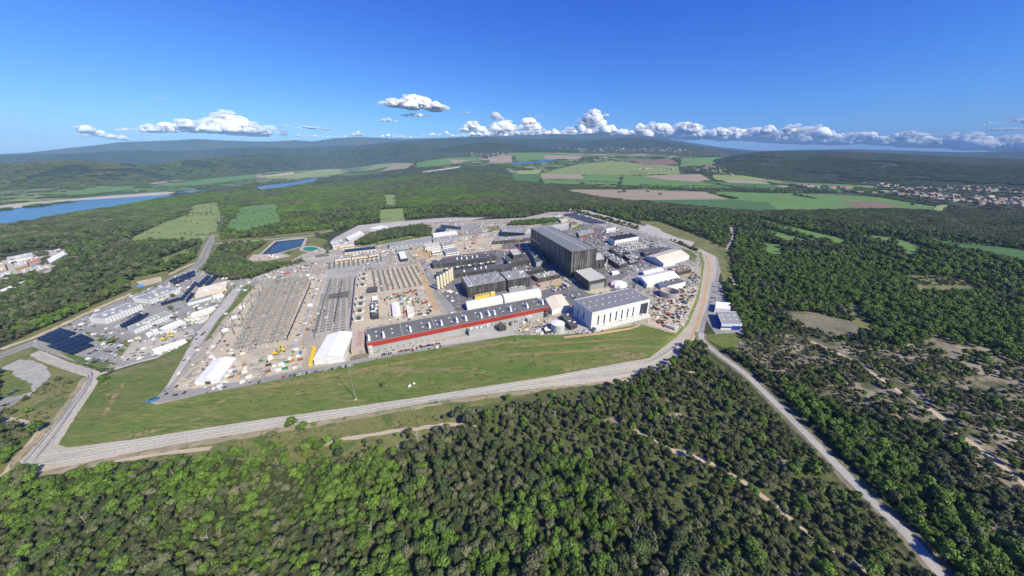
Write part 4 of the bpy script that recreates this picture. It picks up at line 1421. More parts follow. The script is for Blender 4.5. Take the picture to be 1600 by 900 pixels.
# --- north and north-west part of the site
NW = (
    ('solar_roof_building', 'long building with a dark solar roof behind the cream workshops', (538, 395), (588, 389), (537.5, 389.5), 8, cream_wall, solar),
    ('workshop', 'left cream workshop beside the top rows of the switchyard', (523, 406), (548, 402.5), (524, 400), 10, cream_wall, mid_roof),
    ('workshop', 'middle cream workshop beside the top rows of the switchyard', (549.5, 403), (574, 399.5), (549, 397), 10, cream_wall, mid_roof),
    ('workshop', 'right cream workshop beside the top rows of the switchyard', (576, 399.5), (592, 396.5), (575, 394), 10, cream_wall, mid_roof),
    ('workshop', 'beige office block behind the left cream workshop', (530, 385), (553, 382), (531, 379), 10, cream_wall, light_roof),
    ('warehouse', 'white-fronted warehouse at the edge of the wood left of the tree island', (520, 385), (538, 379), (516, 379), 10, white_wall, light_roof),
    ('warehouse', 'long bluish-white roof beside the tree island', (545, 375), (568, 364), (540, 371), 8, white_wall, white_sheet),
    ('warehouse', 'white roof at the upper corner of the tree island', (590, 358), (606, 353), (577, 357), 7, white_wall, white_sheet),
    ('warehouse', 'small square building with pale greenish roof by the transformer yard', (620, 391.5), (640, 388.5), (619, 388), 6, grey_wall, M('green_roof', (.34, .42, .38), (.30, .37, .33), .1)),
    ('switch_house', 'white-roofed dark block left of the small greenish roof', (626, 405), (637, 403), (622, 393), 8, dark_clad, white_sheet),
    ('long_office', 'long grey office with cars along its front below the tree island', (608, 385.5), (675, 376.5), (607, 379.5), 8, grey_wall, mid_roof),
    ('long_office', 'right-hand continuation of the long grey office', (677, 376), (720, 370.5), (676, 371.5), 8, grey_wall, mid_roof),
    ('warehouse', 'white warehouse roof behind the long grey office', (677, 369), (715, 364.5), (676, 364.5), 8, white_wall, white_sheet),
    ('warehouse', 'pale flat-roofed workshop left in the sandy yard', (664, 388), (688, 384), (663, 382), 7, white_wall, light_roof),
    ('warehouse', 'grey flat-roofed workshop in the middle of the sandy yard', (692, 385), (710, 381.5), (688, 378), 8, white_wall, mid_roof),
    ('warehouse', 'nearest white-fronted workshop in the sandy yard', (697, 396), (717, 393), (693, 389), 8, white_wall, mid_roof),
    ('warehouse', 'small white shed beside the sand heap', (676, 396), (690, 393.5), (674, 392), 5, white_wall, white_sheet),
    ('headquarters', 'long curved dark-glass headquarters behind the assembly hall', (783, 362), (818, 364), (787, 353), 16, glass, mid_roof),
    ('headquarters_wing', 'pale flat wing to the right of the dark-glass headquarters', (820, 364), (888, 352.5), (825, 358), 14, grey_wall, light_roof),
    ('site_building', 'cream and white building beside the far solar car park', (877, 345.5), (887, 341.5), (866, 338), 9, cream_wall, light_roof),
    ('site_building', 'small white building next to the far solar car park', (947, 361), (962, 358.5), (948, 357), 7, white_wall, white_sheet),
    ('site_building', 'low dark-red building between the assembly hall and the far car park', (905, 369), (930, 363), (902, 362), 7, brown_box, mid_roof),
    ('site_building', 'small pale house with lawn behind the assembly hall', (893, 352), (903, 350), (888, 347), 6, cream_wall, roof_tile),
)
for k, (nm, lab, p0, p1, p3, h, wl, rf) in enumerate(NW):
    T, C = block(nm, lab, 'building', p0, p1, p3, h, wl, rf, units=5 if rf in (mid_roof, light_roof) else 0, seed=70 + k, win=((0, 8, 3, 2.5, 5.5, .05, .95, glass),) if wl in (cream_wall, white_wall, grey_wall) else ())
# --- west office buildings (outside the platform)
WB = (
    ('office_building', 'white three-storey office nearest the main road', (163, 498), (221, 475.5), (138, 496), 10, white_wall, mid_roof, 3),
    ('office_building', 'white three-storey office farther up the main road', (235, 468), (280, 450.5), (207, 466), 9, white_wall, mid_roof, 3),
    ('office_building', 'white stepped office with greenish roof beside the parked cars', (209, 516), (269, 490), (198, 511), 7, white_wall, M('roof_sage', (.34, .36, .33), (.29, .31, .28), .1), 2),
    ('office_building', 'low white prefab office with long pale roof', (256, 516), (289, 502), (248, 513), 5, white_wall, white_sheet, 1),
    ('canteen', 'large cream-roofed canteen beside the dark solar canopies', (304, 462), (353, 449), (310, 450), 8, cream_wall, cream_sheet, 1),
    ('office_building', 'white annexe along the front of the canteen', (293, 474), (330, 464), (297, 468), 5, white_wall, mid_roof, 1),
    ('site_cabins', 'long white cabin block beside the access track', (240, 550), (292, 533), (237, 546), 5, white_wall, white_sheet, 1),
    ('site_cabins', 'white cabin row below the canteen', (300, 496), (337, 482), (297, 491), 4, white_wall, white_sheet, 1),
    ('site_cabins', 'short white cabin row near the inner road', (310, 503), (328, 496), (308, 500), 4, white_wall, light_roof, 1),
    ('site_cabins', 'small white cabin left of the low prefab office', (230, 525), (239, 521), (227, 521), 4, white_wall, white_sheet, 1),
    ('site_cabins', 'small white cabin next to the blue dome', (240, 520), (248, 517), (237, 516), 4, white_wall, white_sheet, 1),
    ('site_cabins', 'small white cabin in front of the canteen annexe', (333, 466), (350, 461), (331, 462), 4, white_wall, white_sheet, 1),
    ('gate_house', 'little white gate house beside the grass bank road', (348, 483), (356, 481), (347, 480), 3.5, white_wall, white_sheet, 1),
)
for k, (nm, lab, p0, p1, p3, h, wl, rf, st) in enumerate(WB):
    C = para(p0, p1, p3, ZL + h)
    L = np.hypot(*(C[1] - C[0]))
    n = int(min(18, L / 5))
    block(nm, lab, 'building', None, None, None, h, wl, rf, z0=ZL, C=C, units=6 if h > 6 else 0, umats=(white_box,), seed=100 + k, win=tuple((0, n, 1.3, 1.1 + 3 * s, 2.1 + 3 * s, .03, .97, glass) for s in range(st)))
p = G(247, 519.5, ZL)
T = thing('blue_dome', 'small bright blue dome among the white cabins', 'dome', (*p, ZL))
mb = MB()
mb.lathe(p[0], p[1], [(3.4, ZL), (3.2, ZL + 1.6), (2, ZL + 3), (.02, ZL + 3.6)], 16)
mb.build('dome_shell', blue_box, T, shade=True)
mb = MB()
mb.lathe(p[0], p[1], [(3.8, ZL), (3.8, ZL + .6), (3.4, ZL + .6)], 16)
mb.build('base_ring', white_box, T)
# --- town at the left edge
TB = (('town_building', 'flat yellow-walled building in the left town', (22, 419), (43, 413), (21, 411), 8, M('ochre_wall', (.58, .42, .24), (.5, .37, .22), .1), light_roof),
      ('town_building', 'building with orange tiled roof in the left town', (47, 414), (64, 407), (42, 406), 8, white_wall, M('tile_orange', (.50, .24, .15), (.42, .2, .13), .1)),
      ('town_building', 'white L-shaped hall right of the orange roof in the left town', (78, 411), (103, 397), (73, 405), 9, white_wall, white_sheet),
      ('town_building', 'large white warehouse behind the yellow-walled building', (12, 408), (52, 401), (10, 402), 8, white_wall, light_roof),
      ('town_building', 'cream building at the left edge of the photograph', (0, 424), (10, 421), (-4, 412), 8, cream_wall, M('ochre_roof', (.55, .42, .26), (.5, .38, .24), .1)),
      ('town_building', 'low white sheds below the yellow-walled building', (0, 434), (18, 428), (-3, 428), 5, white_wall, light_roof),
      ('town_building', 'white building with red wall beside the pine wood at the left edge', (0, 474), (20, 467), (-3, 464), 7, red_box, white_sheet))
TB += (('town_building', 'small white house in the trees right of the left town', (112, 396), (120, 393.5), (110, 393), 6, white_wall, roof_tile),
       ('town_building', 'pale house at the upper right end of the left town', (126, 391), (134, 389), (125, 388.5), 6, cream_wall, roof_tile),
       ('town_building', 'small tiled house behind the white L-shaped hall', (88, 393.5), (96, 391), (86, 390.5), 6, cream_wall, roof_tile),
       ('town_building', 'long pale shed along the left town street', (30, 444), (56, 435), (28, 442), 5, white_wall, light_roof),
       ('town_building', 'white shed at the lower end of the left town street', (2, 456), (20, 449), (0, 453), 5, white_wall, white_sheet),
       ('town_building', 'pale flat building in the middle of the left town', (58, 424), (72, 418.5), (55, 421), 6, cream_wall, light_roof))
for k, (nm, lab, p0, p1, p3, h, wl, rf) in enumerate(TB):
    block(nm, lab, 'building', p0, p1, p3, h, wl, rf, z0=ZL, units=4, umats=(white_box,), seed=130 + k, win=((0, 6, 2, 2, 4, .05, .95, glass),))


# ------------------------------------------------------------------ solar canopies
def canopy(label, p0, p1, p3, h, nx, ny, z0=0.0, tilt=1.0, mat=None, group='solar canopies over parking'):
    C = para(p0, p1, p3, z0 + h)
    c = C.mean(0)
    T = thing('solar_canopy', label, 'solar canopy', (*c, z0), group)
    for i in range(nx):
        for j in range(ny):
            s0, s1, t0, t1 = i / nx + .006, (i + 1) / nx - .006, j / ny + .012, (j + 1) / ny - .012
            q = [bilin(C, s, t) for s, t in ((s0, t0), (s1, t0), (s1, t1), (s0, t1))]
            zz = [z0 + h + tilt * t for t in (t0, t0, t1, t1)]
            mb = MB()
            mb.hexa([(x, y, z - .15) for (x, y), z in zip(q, zz)], [(x, y, z) for (x, y), z in zip(q, zz)])
            mb.build('solar_panel', mat or solar, T)
    for i in range(nx):
        for t in (.15, .85):
            p = bilin(C, (i + .5) / nx, t)
            mb = MB()
            mb.bar((*p, z0), (*p, z0 + h + tilt * t - .1), .2)
            mb.build('post', steel, T)
    return T


for lab, p0, p1, p3, h, nx, ny in (
        ('upper left dark solar canopy by the main road', (81, 537), (119.5, 519), (55, 530), 4, 6, 4),
        ('lower right dark solar canopy by the parked cars', (111, 553.5), (147, 538.5), (72, 541), 4, 6, 4),
        ('wide dark solar canopy between the two large arrays', (119, 541), (147, 530), (100, 532), 4, 4, 3),
        ('narrow dark solar canopy closest to the main road bend', (266, 440.5), (306, 424.5), (263, 438.5), 4, 8, 1),
        ('second narrow dark solar canopy from the main road bend', (272, 444.5), (306, 429), (269, 442), 4, 8, 1),
        ('long dark solar canopy running toward the canteen', (285, 468.5), (309, 440.5), (280, 468), 4, 8, 1),
        ('short dark solar canopy left of the canteen wall', (294, 471), (304, 458), (289, 470), 4, 4, 1),
        ('dark blue solar canopy nearest the pine wood behind the canteen', (312, 447.5), (330, 431), (306, 446.5), 4, 5, 1),
        ('dark blue solar canopy against the trees behind the canteen', (326, 445.5), (343, 429.5), (319, 444.5), 4, 5, 1),
        ('dark solar canopy between the white offices', (191, 511.5), (224, 491.5), (186, 509), 4, 8, 1),
        ('dark solar canopy alongside the stepped white office', (198, 513), (233, 490), (194, 512), 4, 8, 1),
        ('dark canopy over cars below the farther white office', (253, 476), (283, 467), (250, 474), 4, 6, 1),
        ('dark blue solar roof beside the pool in the pine wood', (185, 440.5), (209, 435), (183, 434), 5, 5, 2)):
    canopy(lab, p0, p1, p3, h, nx, ny, ZL)
canopy('blue solar canopy above the long grey office', (680, 362.5), (697, 359.5), (682, 357.5), 5, 4, 2)
canopy('long narrow dark solar canopy at the wood edge', (690, 354), (722, 357.5), (688, 351), 5, 8, 1)
for k in range(5):
    t = k / 5
    canopy('row %s of the violet solar car park at the top of the loop road' % ('one', 'two', 'three', 'four', 'five')[k], (883 + 40 * t * 1.25, 339.5 + 11 * t * 1.25 - 2.5), (904 + 47 * t * 1.2, 337.5 + 13.5 * t * 1.2 - 2.5), (881.5 + 33 * t * 1.25, 334 + 11.5 * t * 1.25), 4, 8, 2, 0, .6, solar_violet, 'violet solar car park rows')

# ------------------------------------------------------------------ switchyard
UX = np.array([math.cos(math.radians(25)), math.sin(math.radians(25))])
UY = np.array([-UX[1], UX[0]])
SITE_ROT = math.radians(25)


def frame_mesh(w_, h_, r_=.2):
    mb = MB()
    for s in (-1, 1):
        mb.bar((s * w_ / 2 - .8, -1.2, 0), (s * w_ / 2, 0, h_), r_)
        mb.bar((s * w_ / 2 + .8, 1.2, 0), (s * w_ / 2, 0, h_), r_)
        mb.bar((s * w_ / 2, 0, h_), (s * w_ / 2, 0, h_ + 1.6), r_ * 1.5)
    mb.bar((-w_ / 2, 0, h_), (w_ / 2, 0, h_), r_ * 1.3)
    mb.bar((-w_ / 2, 0, h_ - .9), (w_ / 2, 0, h_ - .9), r_ * .8)
    mb.bar((0, -3.6, h_ + .4), (0, 3.6, h_ + .4), r_ * .8)
    for s in (-3, 0, 3):
        mb.bar((s * w_ / 10, 0, h_), (s * w_ / 10, 0, h_ + 1.5), r_ * 1.6)
    for s in (-1, 1):
        mb.box(s * w_ / 2, 0, 0, .25, 3.4, 4.2, 0, 1)
    return mb.data('steel_portal', [M('portal_steel', (.25, .235, .21), (.18, .17, .155), .3, fine=.1), M('footing', (.60, .55, .47), (.52, .47, .40), .3)])


FRAME = frame_mesh(8.5, 5.5)
FRAME_S = frame_mesh(5.0, 4.0)
FRAME_P = frame_mesh(3.4, 3.2)


def dark_unit():
    mb = MB()
    mb.box(0, 0, 0, .5, 4.2, 5.4, 0)
    mb.box(0, 0, .503, 3.6, 3.2, 4.4, 0, top=.9)
    for s in (-1, 0, 1):
        mb.bar((s, 0, 3.5), (s * 1.3, 0, 5.2), .25)
    return mb.data('reactor_coil', [M('coil_grey', (.15, .155, .16), (.11, .115, .12), .3, fine=.2)])


COIL = dark_unit()


def grid_in(poly, du, dv, org, jit=0.0):
    poly = np.array(poly, float)
    g = G(poly[:, 0], poly[:, 1], 0)
    o = G(*org, 0)
    a, b = (g - o) @ UX, (g - o) @ UY
    pts = []
    for j in range(int(math.floor(b.min() / dv)), int(math.ceil(b.max() / dv)) + 1):
        for i in range(int(math.floor(a.min() / du)), int(math.ceil(a.max() / du)) + 1):
            q = o + UX * (i * du) + UY * (j * dv)
            if pip(g, q[0], q[1]):
                q = q + rng.uniform(-jit, jit, 2)
                pts.append((q[0], q[1], i, j))
    if pts:
        j0 = min(p[3] for p in pts)
        rows = {}
        for p in pts:
            rows.setdefault(p[3], []).append(p[2])
        pts = [(p[0], p[1], nth(p[3] - j0 + 1), nth(p[2] - min(rows[p[3]]) + 1)) for p in pts]
    return pts


for q in grid_in([(362, 553), (400, 462), (430, 440), (486, 436), (462, 500), (446, 532), (400, 548)], 10.6, 12.6, (420, 500), .5):
    tag(put(FRAME, 'steel_portal', (q[0], q[1], 0), SITE_ROT), 'steel portal in left switchyard, %s row from front, %s from left' % q[2:], 'switchyard frame', 'frames of the left switchyard')
for q in grid_in([(512, 440), (553, 434), (550, 470), (538, 522), (492, 523), (503, 470)], 9.4, 10.6, (520, 480), .4):
    tag(put(FRAME_S, 'steel_portal', (q[0], q[1], 0), SITE_ROT), 'small steel portal in middle switchyard strip, %s row from front, %s from left' % q[2:], 'switchyard frame', 'frames of the middle switchyard strip')
for q in grid_in([(578, 425), (655, 414), (658, 448), (590, 458)], 11.0, 14.0, (620, 440), .5):
    tag(put(COIL, 'reactor_coil', (q[0], q[1], 0), SITE_ROT), 'dark unit on pads left of ochre strip, %s row from front, %s from left' % q[2:], 'electrical unit', 'dark units of the compensation yard')
for q in grid_in([(508, 413), (600, 400), (602, 408), (508, 423)], 11.0, 13.0, (560, 410), .3):
    tag(put(COIL, 'reactor_coil', (q[0], q[1], 0), SITE_ROT), 'dark unit below cream workshops, %s row from front, %s from left' % q[2:], 'electrical unit', 'dark units of the upper rows')
# overhead conductors and cable trenches
mbc = MB()
for poly, dv, org, zc in (([(362, 553), (400, 462), (430, 440), (486, 436), (462, 500), (446, 532), (400, 548)], 12.6, (420, 500), 7.2), ([(512, 440), (553, 434), (550, 470), (538, 522), (492, 523), (503, 470)], 10.6, (520, 480), 5.4)):
    g = G([p[0] for p in poly], [p[1] for p in poly], 0)
    o_ = G(*org, 0)
    bb = (g - o_) @ UY
    for j in range(int(bb.min() / dv) - 1, int(bb.max() / dv) + 2):
        for off in (-3, 0, 3):
            a_ = np.linspace(-200, 200, 401)
            q = o_ + UX * a_[:, None] + UY * (j * dv + off)
            ins = np.nonzero(pip(g, q[:, 0], q[:, 1]))[0]
            if len(ins) > 8:
                mbc.bar((*q[ins[0]], zc), (*q[ins[-1]], zc), .11)
mbc.build('overhead_conductors', steel, kind='stuff')
for a, b in (((372, 545), (408, 460)), ((398, 545), (432, 450)), ((424, 538), (458, 445)), ((470, 520), (497, 438)), ((500, 520), (520, 438)), ((330, 552), (395, 460)), ((600, 455), (592, 420)), ((640, 450), (628, 418)), ((345, 556), (462, 540)), ((402, 470), (486, 452)), ((388, 500), (470, 487))):
    strip('cable_trench', [a, ((a[0] + b[0]) / 2, (a[1] + b[1]) / 2), b], 1.8, grey_box, 0.0, wob=.2)
# gantries: long beams over the yard
for k, (a, b, lab) in enumerate((((448, 527), (486, 440), 'long dark busbar gantry along the right edge of the left switchyard'), ((491, 522), (516, 436), 'long dark busbar gantry along the left edge of the middle strip'), ((548, 510), (555, 432), 'long dark busbar gantry along the right edge of the middle strip'), ((522, 500), (535, 436), 'dark busbar gantry through the middle strip'))):
    A, B = G(*a, 7), G(*b, 7)
    T = thing('busbar_gantry', lab, 'gantry', (*((A + B) / 2), 0))
    n = 12
    for i in range(n + 1):
        p = A + (B - A) * i / n
        mb = MB()
        mb.bar((*p, 0), (*p, 7), .3)
        mb.build('post', dark_steel, T)
    mb = MB()
    mb.bar((*A, 7), (*B, 7), .55)
    mb.bar((*A, 5.8), (*B, 5.8), .25)
    mb.build('beam', dark_steel, T)
for k, (x, y) in enumerate(((358, 525), (388, 482), (400, 462), (405, 452), (440, 443), (372, 503))):
    p = G(x, y, 0)
    T = thing('line_gantry', 'dark A-shaped line gantry in the left switchyard, ' + ('nearest the front yard', 'beside the upper white cabin', 'in the open upper corner', 'farthest up by the inner road', 'behind the busbar frames', 'beside the lower white cabin')[k], 'gantry', (*p, 0))
    for s in (-1, 1):
        mb = MB()
        q = p + UX * 7 * s
        mb.bar((*(q - UY * 3), 0), (*q, 14), .35)
        mb.bar((*(q + UY * 3), 0), (*q, 14), .35)
        mb.build('leg', dark_steel, T)
    mb = MB()
    mb.bar((*(p - UX * 8), 14), (*(p + UX * 8), 14), .4)
    mb.build('crossbeam', dark_steel, T)
# transformers on white pads
for k, (x, y) in enumerate(((569, 430), (568, 437), (566.5, 446), (565, 467), (564, 476), (562.5, 487), (561, 499))):
    p = G(x, y, 0)
    where = ('farthest', 'second farthest', 'third farthest', 'middle', 'third nearest', 'second nearest', 'nearest')[k]
    T = thing('power_transformer', 'power transformer on a white pad, %s of its column' % where, 'transformer', (*p, 0), 'transformers on white pads')
    mb = MB()
    mb.box(p[0], p[1], 0, .5, 13, 11, SITE_ROT)
    mb.build('pad', white_sheet, T)
    mb = MB()
    mb.box(p[0], p[1], .503, 5, 5, 6.5, SITE_ROT)
    mb.build('tank', dark_box, T)
    for s in (-1, 1):
        q = p + UX * 3.8 * s
        mb = MB()
        mb.box(q[0], q[1], 1, 4.4, 1.6, 6, SITE_ROT)
        mb.build('radiator', grey_box, T)
    for s in (-1, 0, 1):
        q = p + UY * 2 * s
        mb = MB()
        mb.bar((*q, 4.95), (*(q + UX * .8), 7.5), .3)
        mb.build('bushing', pale_steel, T)
    q = p - UX * 7.5
    mb = MB()
    mb.box(q[0], q[1], 0, 8, .6, 11, SITE_ROT)
    mb.build('fire_wall', white_wall, T)
block('control_house', 'dark flat house with roof units in the middle of the transformer yard', 'building', (580, 494), (591.5, 492.5), (579.5, 470), 7, dark_clad, dark_roof, units=16, seed=200)
block('control_house', 'small white-roofed cabin behind the dark flat house', 'building', (581, 468.5), (590, 467), (582, 463), 5, white_wall, white_sheet, units=2, seed=201)
tent('storage_tent', 'white tent in the middle of the cluttered construction yard', 'tent', (614, 495), (626.5, 494), (612, 477), 5, 7, 'v', bays=6)
block('site_office', 'cream-white square cabin right of the yard tent', 'cabin', (637, 492), (648, 489), (635, 481), 5, white_wall, cream_sheet)
tent('site_shed', 'dark gabled shed in the middle strip of the switchyard', 'shed', (515, 467.5), (529, 466), (517, 462), 4, 6, 'u', dark_roof, dark_clad, 4)
tent('site_shed', 'second dark gabled shed in the middle strip, to the right', 'shed', (531, 466), (544, 464), (533, 459.5), 4, 6, 'u', dark_roof, dark_clad, 4)
block('switch_house', 'dark low switch house at the top of the transformer yard', 'building', (573, 455), (589, 453), (574, 449), 5, dark_clad, dark_roof)
for k, (x, y) in enumerate(((353, 517), (367, 497), (379, 481), (482, 431), (485, 478), (486, 435))):
    p = G(x, y, 0)
    block('relay_cabin', 'small white relay cabin in the left switchyard, ' + ('nearest', 'second nearest', 'third nearest', 'by the far road corner', 'beside the middle road', 'under the far gantry end')[k], 'cabin', None, None, None, 3.6, white_wall, white_sheet, C=np.array([p - UX * 4 - UY * 2.5, p + UX * 4 - UY * 2.5, p + UX * 4 + UY * 2.5, p - UX * 4 + UY * 2.5]))


# ------------------------------------------------------------------ vehicles and yard clutter
def car_mesh(paint):
    mb = MB()

    def sec(x, y, z):
        return (x, y, z)
    bot = [(-2.15, -.88, .28), (2.15, -.88, .28), (2.15, .88, .28), (-2.15, .88, .28)]
    mid = [(-2.2, -.9, .8), (2.2, -.9, .7), (2.2, .9, .7), (-2.2, .9, .8)]
    top = [(-2.1, -.82, .95), (2.0, -.8, .86), (2.0, .8, .86), (-2.1, .82, .95)]
    mb.hexa(bot, mid)
    mb.hexa([(x, y, z + .003) for x, y, z in mid], top)
    mb.hexa([(-1.9, -.78, .96), (1.05, -.78, .92), (1.05, .78, .92), (-1.9, .78, .96)], [(-1.45, -.64, 1.42), (.3, -.64, 1.42), (.3, .64, 1.42), (-1.45, .64, 1.42)], 1)
    mb.hexa([(-1.42, -.62, 1.425), (.28, -.62, 1.425), (.28, .62, 1.425), (-1.42, .62, 1.425)], [(-1.4, -.6, 1.47), (.25, -.6, 1.47), (.25, .6, 1.47), (-1.4, .6, 1.47)])
    for x in (-1.35, 1.35):
        for y in (-.86, .86):
            mb.bar((x, y - .1, .32), (x, y + .1, .32), .32, 2, 8)
    return mb.data('parked_car', [paint, glass, tyre])


CARS = {c: car_mesh(M('car_' + c, col, rough=.3, fine=0, spec=.5)) for c, col in (('white', (.75, .75, .75)), ('black', (.02, .02, .022)), ('grey', (.22, .23, .24)), ('silver', (.48, .49, .5)), ('red', (.42, .03, .03)), ('blue', (.04, .09, .28)))}
PAL = ['white'] * 5 + ['black'] * 4 + ['grey'] * 4 + ['silver'] * 4 + ['red', 'blue', 'blue']


def cars(where, a, b, n, z0=0.0, across=True, miss=.12, pal=None):
    A, B = G(*a, z0), G(*b, z0)
    d = B - A
    ang = math.atan2(d[1], d[0]) + (math.pi / 2 if across else 0)
    L = np.hypot(*d)
    n = min(n, int(L / (2.6 if across else 5.6)))
    for i in range(n):
        if random.random() < miss:
            continue
        c = random.choice(pal or PAL)
        p = A + d * (i + .5) / n
        o = put(CARS[c], 'parked_car', (p[0], p[1], z0), ang + random.uniform(-.05, .05) + random.choice((0, math.pi)))
        o.location.z = z0 + (.34 if z0 else .18)
        tag(o, '%s car parked %s' % (c, where), 'car', 'cars parked ' + where)


cars('in front of the red-banded hall', (596, 555.5), (688, 537), 34, pal=['black'] * 5 + ['white'] * 2 + ['grey', 'red'])
cars('along the road by the big white tent', (436, 591), (556, 570), 40, miss=.2)
cars('beside the large solar canopies', (134, 556), (166, 541), 16, ZL)
cars('in the second row by the solar canopies', (150, 538), (186, 533), 16, ZL)
cars('in the third row by the solar canopies', (140, 563), (178, 558), 16, ZL)
cars('in the row behind the solar canopies', (152, 531), (190, 545), 14, ZL)
cars('in the fourth row by the solar canopies', (146, 548), (176, 540), 18, ZL)
cars('in the fifth row by the solar canopies', (136, 568), (170, 564), 16, ZL)
cars('in the sixth row by the solar canopies', (160, 527), (186, 530), 14, ZL)
cars('below the nearest white office', (190, 502), (222, 486), 18, ZL)
cars('in the yard below the canteen', (270, 487), (296, 476), 16, ZL)
cars('along the cream canteen wall', (310, 470), (345, 459), 18, ZL)
cars('beside the tree row above the left switchyard', (415, 425), (450, 411), 20, ZL)
cars('in the second row above the left switchyard', (420, 430), (455, 415), 20, ZL)
cars('in the car park at the left edge', (2, 624), (30, 610), 10, ZL, miss=.3)
cars('in the lower row at the left edge', (4, 636), (24, 624), 8, ZL, miss=.3)
cars('in the east car park by the wood', (1113, 448), (1127, 449), 12, ZL)
cars('in the second row of the east car park', (1112, 456), (1130, 458), 14, ZL)
cars('in the third row of the east car park', (1110, 466), (1134, 467), 16, ZL)
cars('beside the white-roofed shelter', (1108, 474), (1119, 470), 8, ZL)
cars('in front of the long grey office', (612, 389), (672, 380), 34)
cars('below the office continuation', (680, 379), (718, 373.5), 22)
cars('by the farther white office', (237, 477), (262, 468), 14, ZL)
cars('beside the stepped white office', (200, 507), (232, 489), 18, ZL)
cars('in the concrete yard of the assembly hall', (852, 450), (868, 447), 8, 0)


def box_mesh(mat, l=6.1, w_=2.5, h_=2.6):
    mb = MB()
    mb.box(0, 0, .1, h_ - .1, l - .2, w_ - .2)
    for x in (-l / 2 + .12, l / 2 - .12):
        for y in (-w_ / 2 + .12, w_ / 2 - .12):
            mb.box(x, y, 0, h_, .24, .24)
    for y in (-w_ / 2 + .06, w_ / 2 - .06):
        for z in (0.02, h_ - .2):
            mb.box(0, y, z, z + .18, l - .5, .12)
        for k in range(8):
            mb.box(-l / 2 + .8 + k * (l - 1.6) / 7, y + (.0 if y < 0 else 0), .25, h_ - .25, .28, .1)
    for y in (-.6, .6):
        mb.box(l / 2 - .07, y, .25, h_ - .25, .1, 1.0)
    return mb.data('storage_container', [mat])


def pile_mesh(mat, seed):
    r = random.Random(seed)
    mb = MB()
    for k in range(12):
        mb.box(r.uniform(-3, 3), r.uniform(-2, 2), 0, r.uniform(.4, 1.6), r.uniform(1, 3.4), r.uniform(.5, 1.6), r.uniform(0, 3))
    return mb.data('material_stack', [mat])


BOXC = {'red': red_box, 'blue': blue_box, 'white': white_box, 'grey': grey_box, 'dark': dark_box, 'brown': brown_box, 'green': green_paint, 'cream': cream_steel, 'orange': orange_paint, 'yellow': yellow_paint}
BOXM = {k: box_mesh(m) for k, m in BOXC.items()}
PILEM = {k: [pile_mesh(m, i * 7 + len(k)) for i in range(3)] for k, m in (('grey', grey_box), ('timber', wood_box), ('rusty', brown_box), ('pale', pale_steel), ('dark', dark_box))}


def clutter(where, poly, n, cols, piles, z0=0.0, frac=.5):
    g = G([p[0] for p in poly], [p[1] for p in poly], z0)
    lo, hi = g.min(0), g.max(0)
    done = []
    tries = 0
    while len(done) < n and tries < n * 60:
        tries += 1
        q = rng.uniform(lo, hi)
        if not pip(g, q[0], q[1]) or any(np.hypot(*(q - d)) < 5.5 for d in done):
            continue
        done.append(q)
        a = SITE_ROT + random.choice((0, 0, math.pi / 2, math.pi / 2, .5))
        if random.random() < frac:
            c = random.choice(cols)
            wc = c in ('white', 'cream')
            tag(put(BOXM[c], 'site_cabin' if wc else 'storage_container', (q[0], q[1], z0 + (.34 if z0 else .18)), a, random.choice((.75, 1, 1))), '%s %s %s' % (c, 'site cabin' if wc else 'storage container', where), 'cabin' if wc else 'container', ('pale containers ' if wc else 'containers ') + where)  # white and cream ones are the same container mesh in a pale colour
        else:
            c = random.choice(piles)
            tag(put(random.choice(PILEM[c]), {'grey': 'grey_stack', 'timber': 'timber_stack', 'rusty': 'rusty_stack', 'pale': 'pale_stack'}.get(c, 'material_stack'), (q[0], q[1], z0 + (.34 if z0 else .18)), a + random.uniform(-.3, .3), random.uniform(.6, 1.1)), '%s material stack %s' % (c, where), 'material stack', 'material ' + where)  # grey, rusty, pale and dark stacks are generic box piles told apart by colour


clutter('in the front yard right of the small tent', [(350, 592), (365, 570), (395, 562), (440, 552), (470, 545), (475, 560), (462, 577), (400, 590)], 54, ['red', 'blue', 'white', 'white', 'white', 'grey', 'grey', 'dark', 'orange', 'green', 'brown'], ['grey', 'timber', 'rusty', 'pale'])
clutter('in the front yard left of the small tent', [(280, 603), (300, 580), (325, 566), (330, 562), (310, 592), (300, 604)], 16, ['grey', 'red', 'white'], ['grey', 'pale'], frac=.3)
clutter('in the construction yard behind the red-banded hall', [(612, 470), (655, 460), (668, 470), (680, 488), (632, 497), (630, 478)], 44, ['red', 'green', 'white', 'white', 'grey', 'dark', 'blue'], ['grey', 'timber', 'dark', 'rusty'], frac=.6)
clutter('along the pad edge below the compensation yard', [(600, 463), (655, 452), (660, 458), (600, 470)], 20, ['red', 'red', 'green', 'white', 'dark'], ['grey', 'rusty'], frac=.8)
clutter('in the long storage yard inside the east fence', [(1062, 470), (1072, 440), (1084, 425), (1092, 432), (1084, 465), (1066, 500), (1050, 512), (1052, 490)], 80, ['dark', 'grey', 'dark', 'white', 'green', 'blue', 'grey'], ['dark', 'grey', 'rusty', 'timber', 'pale'], frac=.45)
clutter('on the yard right of the white hall', [(1020, 480), (1032, 470), (1055, 470), (1048, 495), (1040, 512), (1012, 500)], 44, ['brown', 'white', 'grey', 'dark', 'red'], ['rusty', 'timber', 'grey', 'pale'], frac=.4)
clutter('in the sandy yard before the dark buildings', [(700, 403), (720, 388), (765, 378), (778, 392), (770, 396)], 30, ['white', 'red', 'grey', 'cream'], ['timber', 'grey', 'pale'])
clutter('between the assembly hall and the cooling towers', [(905, 375), (925, 362), (950, 365), (950, 380), (930, 385)], 36, ['red', 'red', 'white', 'grey', 'dark'], ['grey', 'rusty', 'timber'])
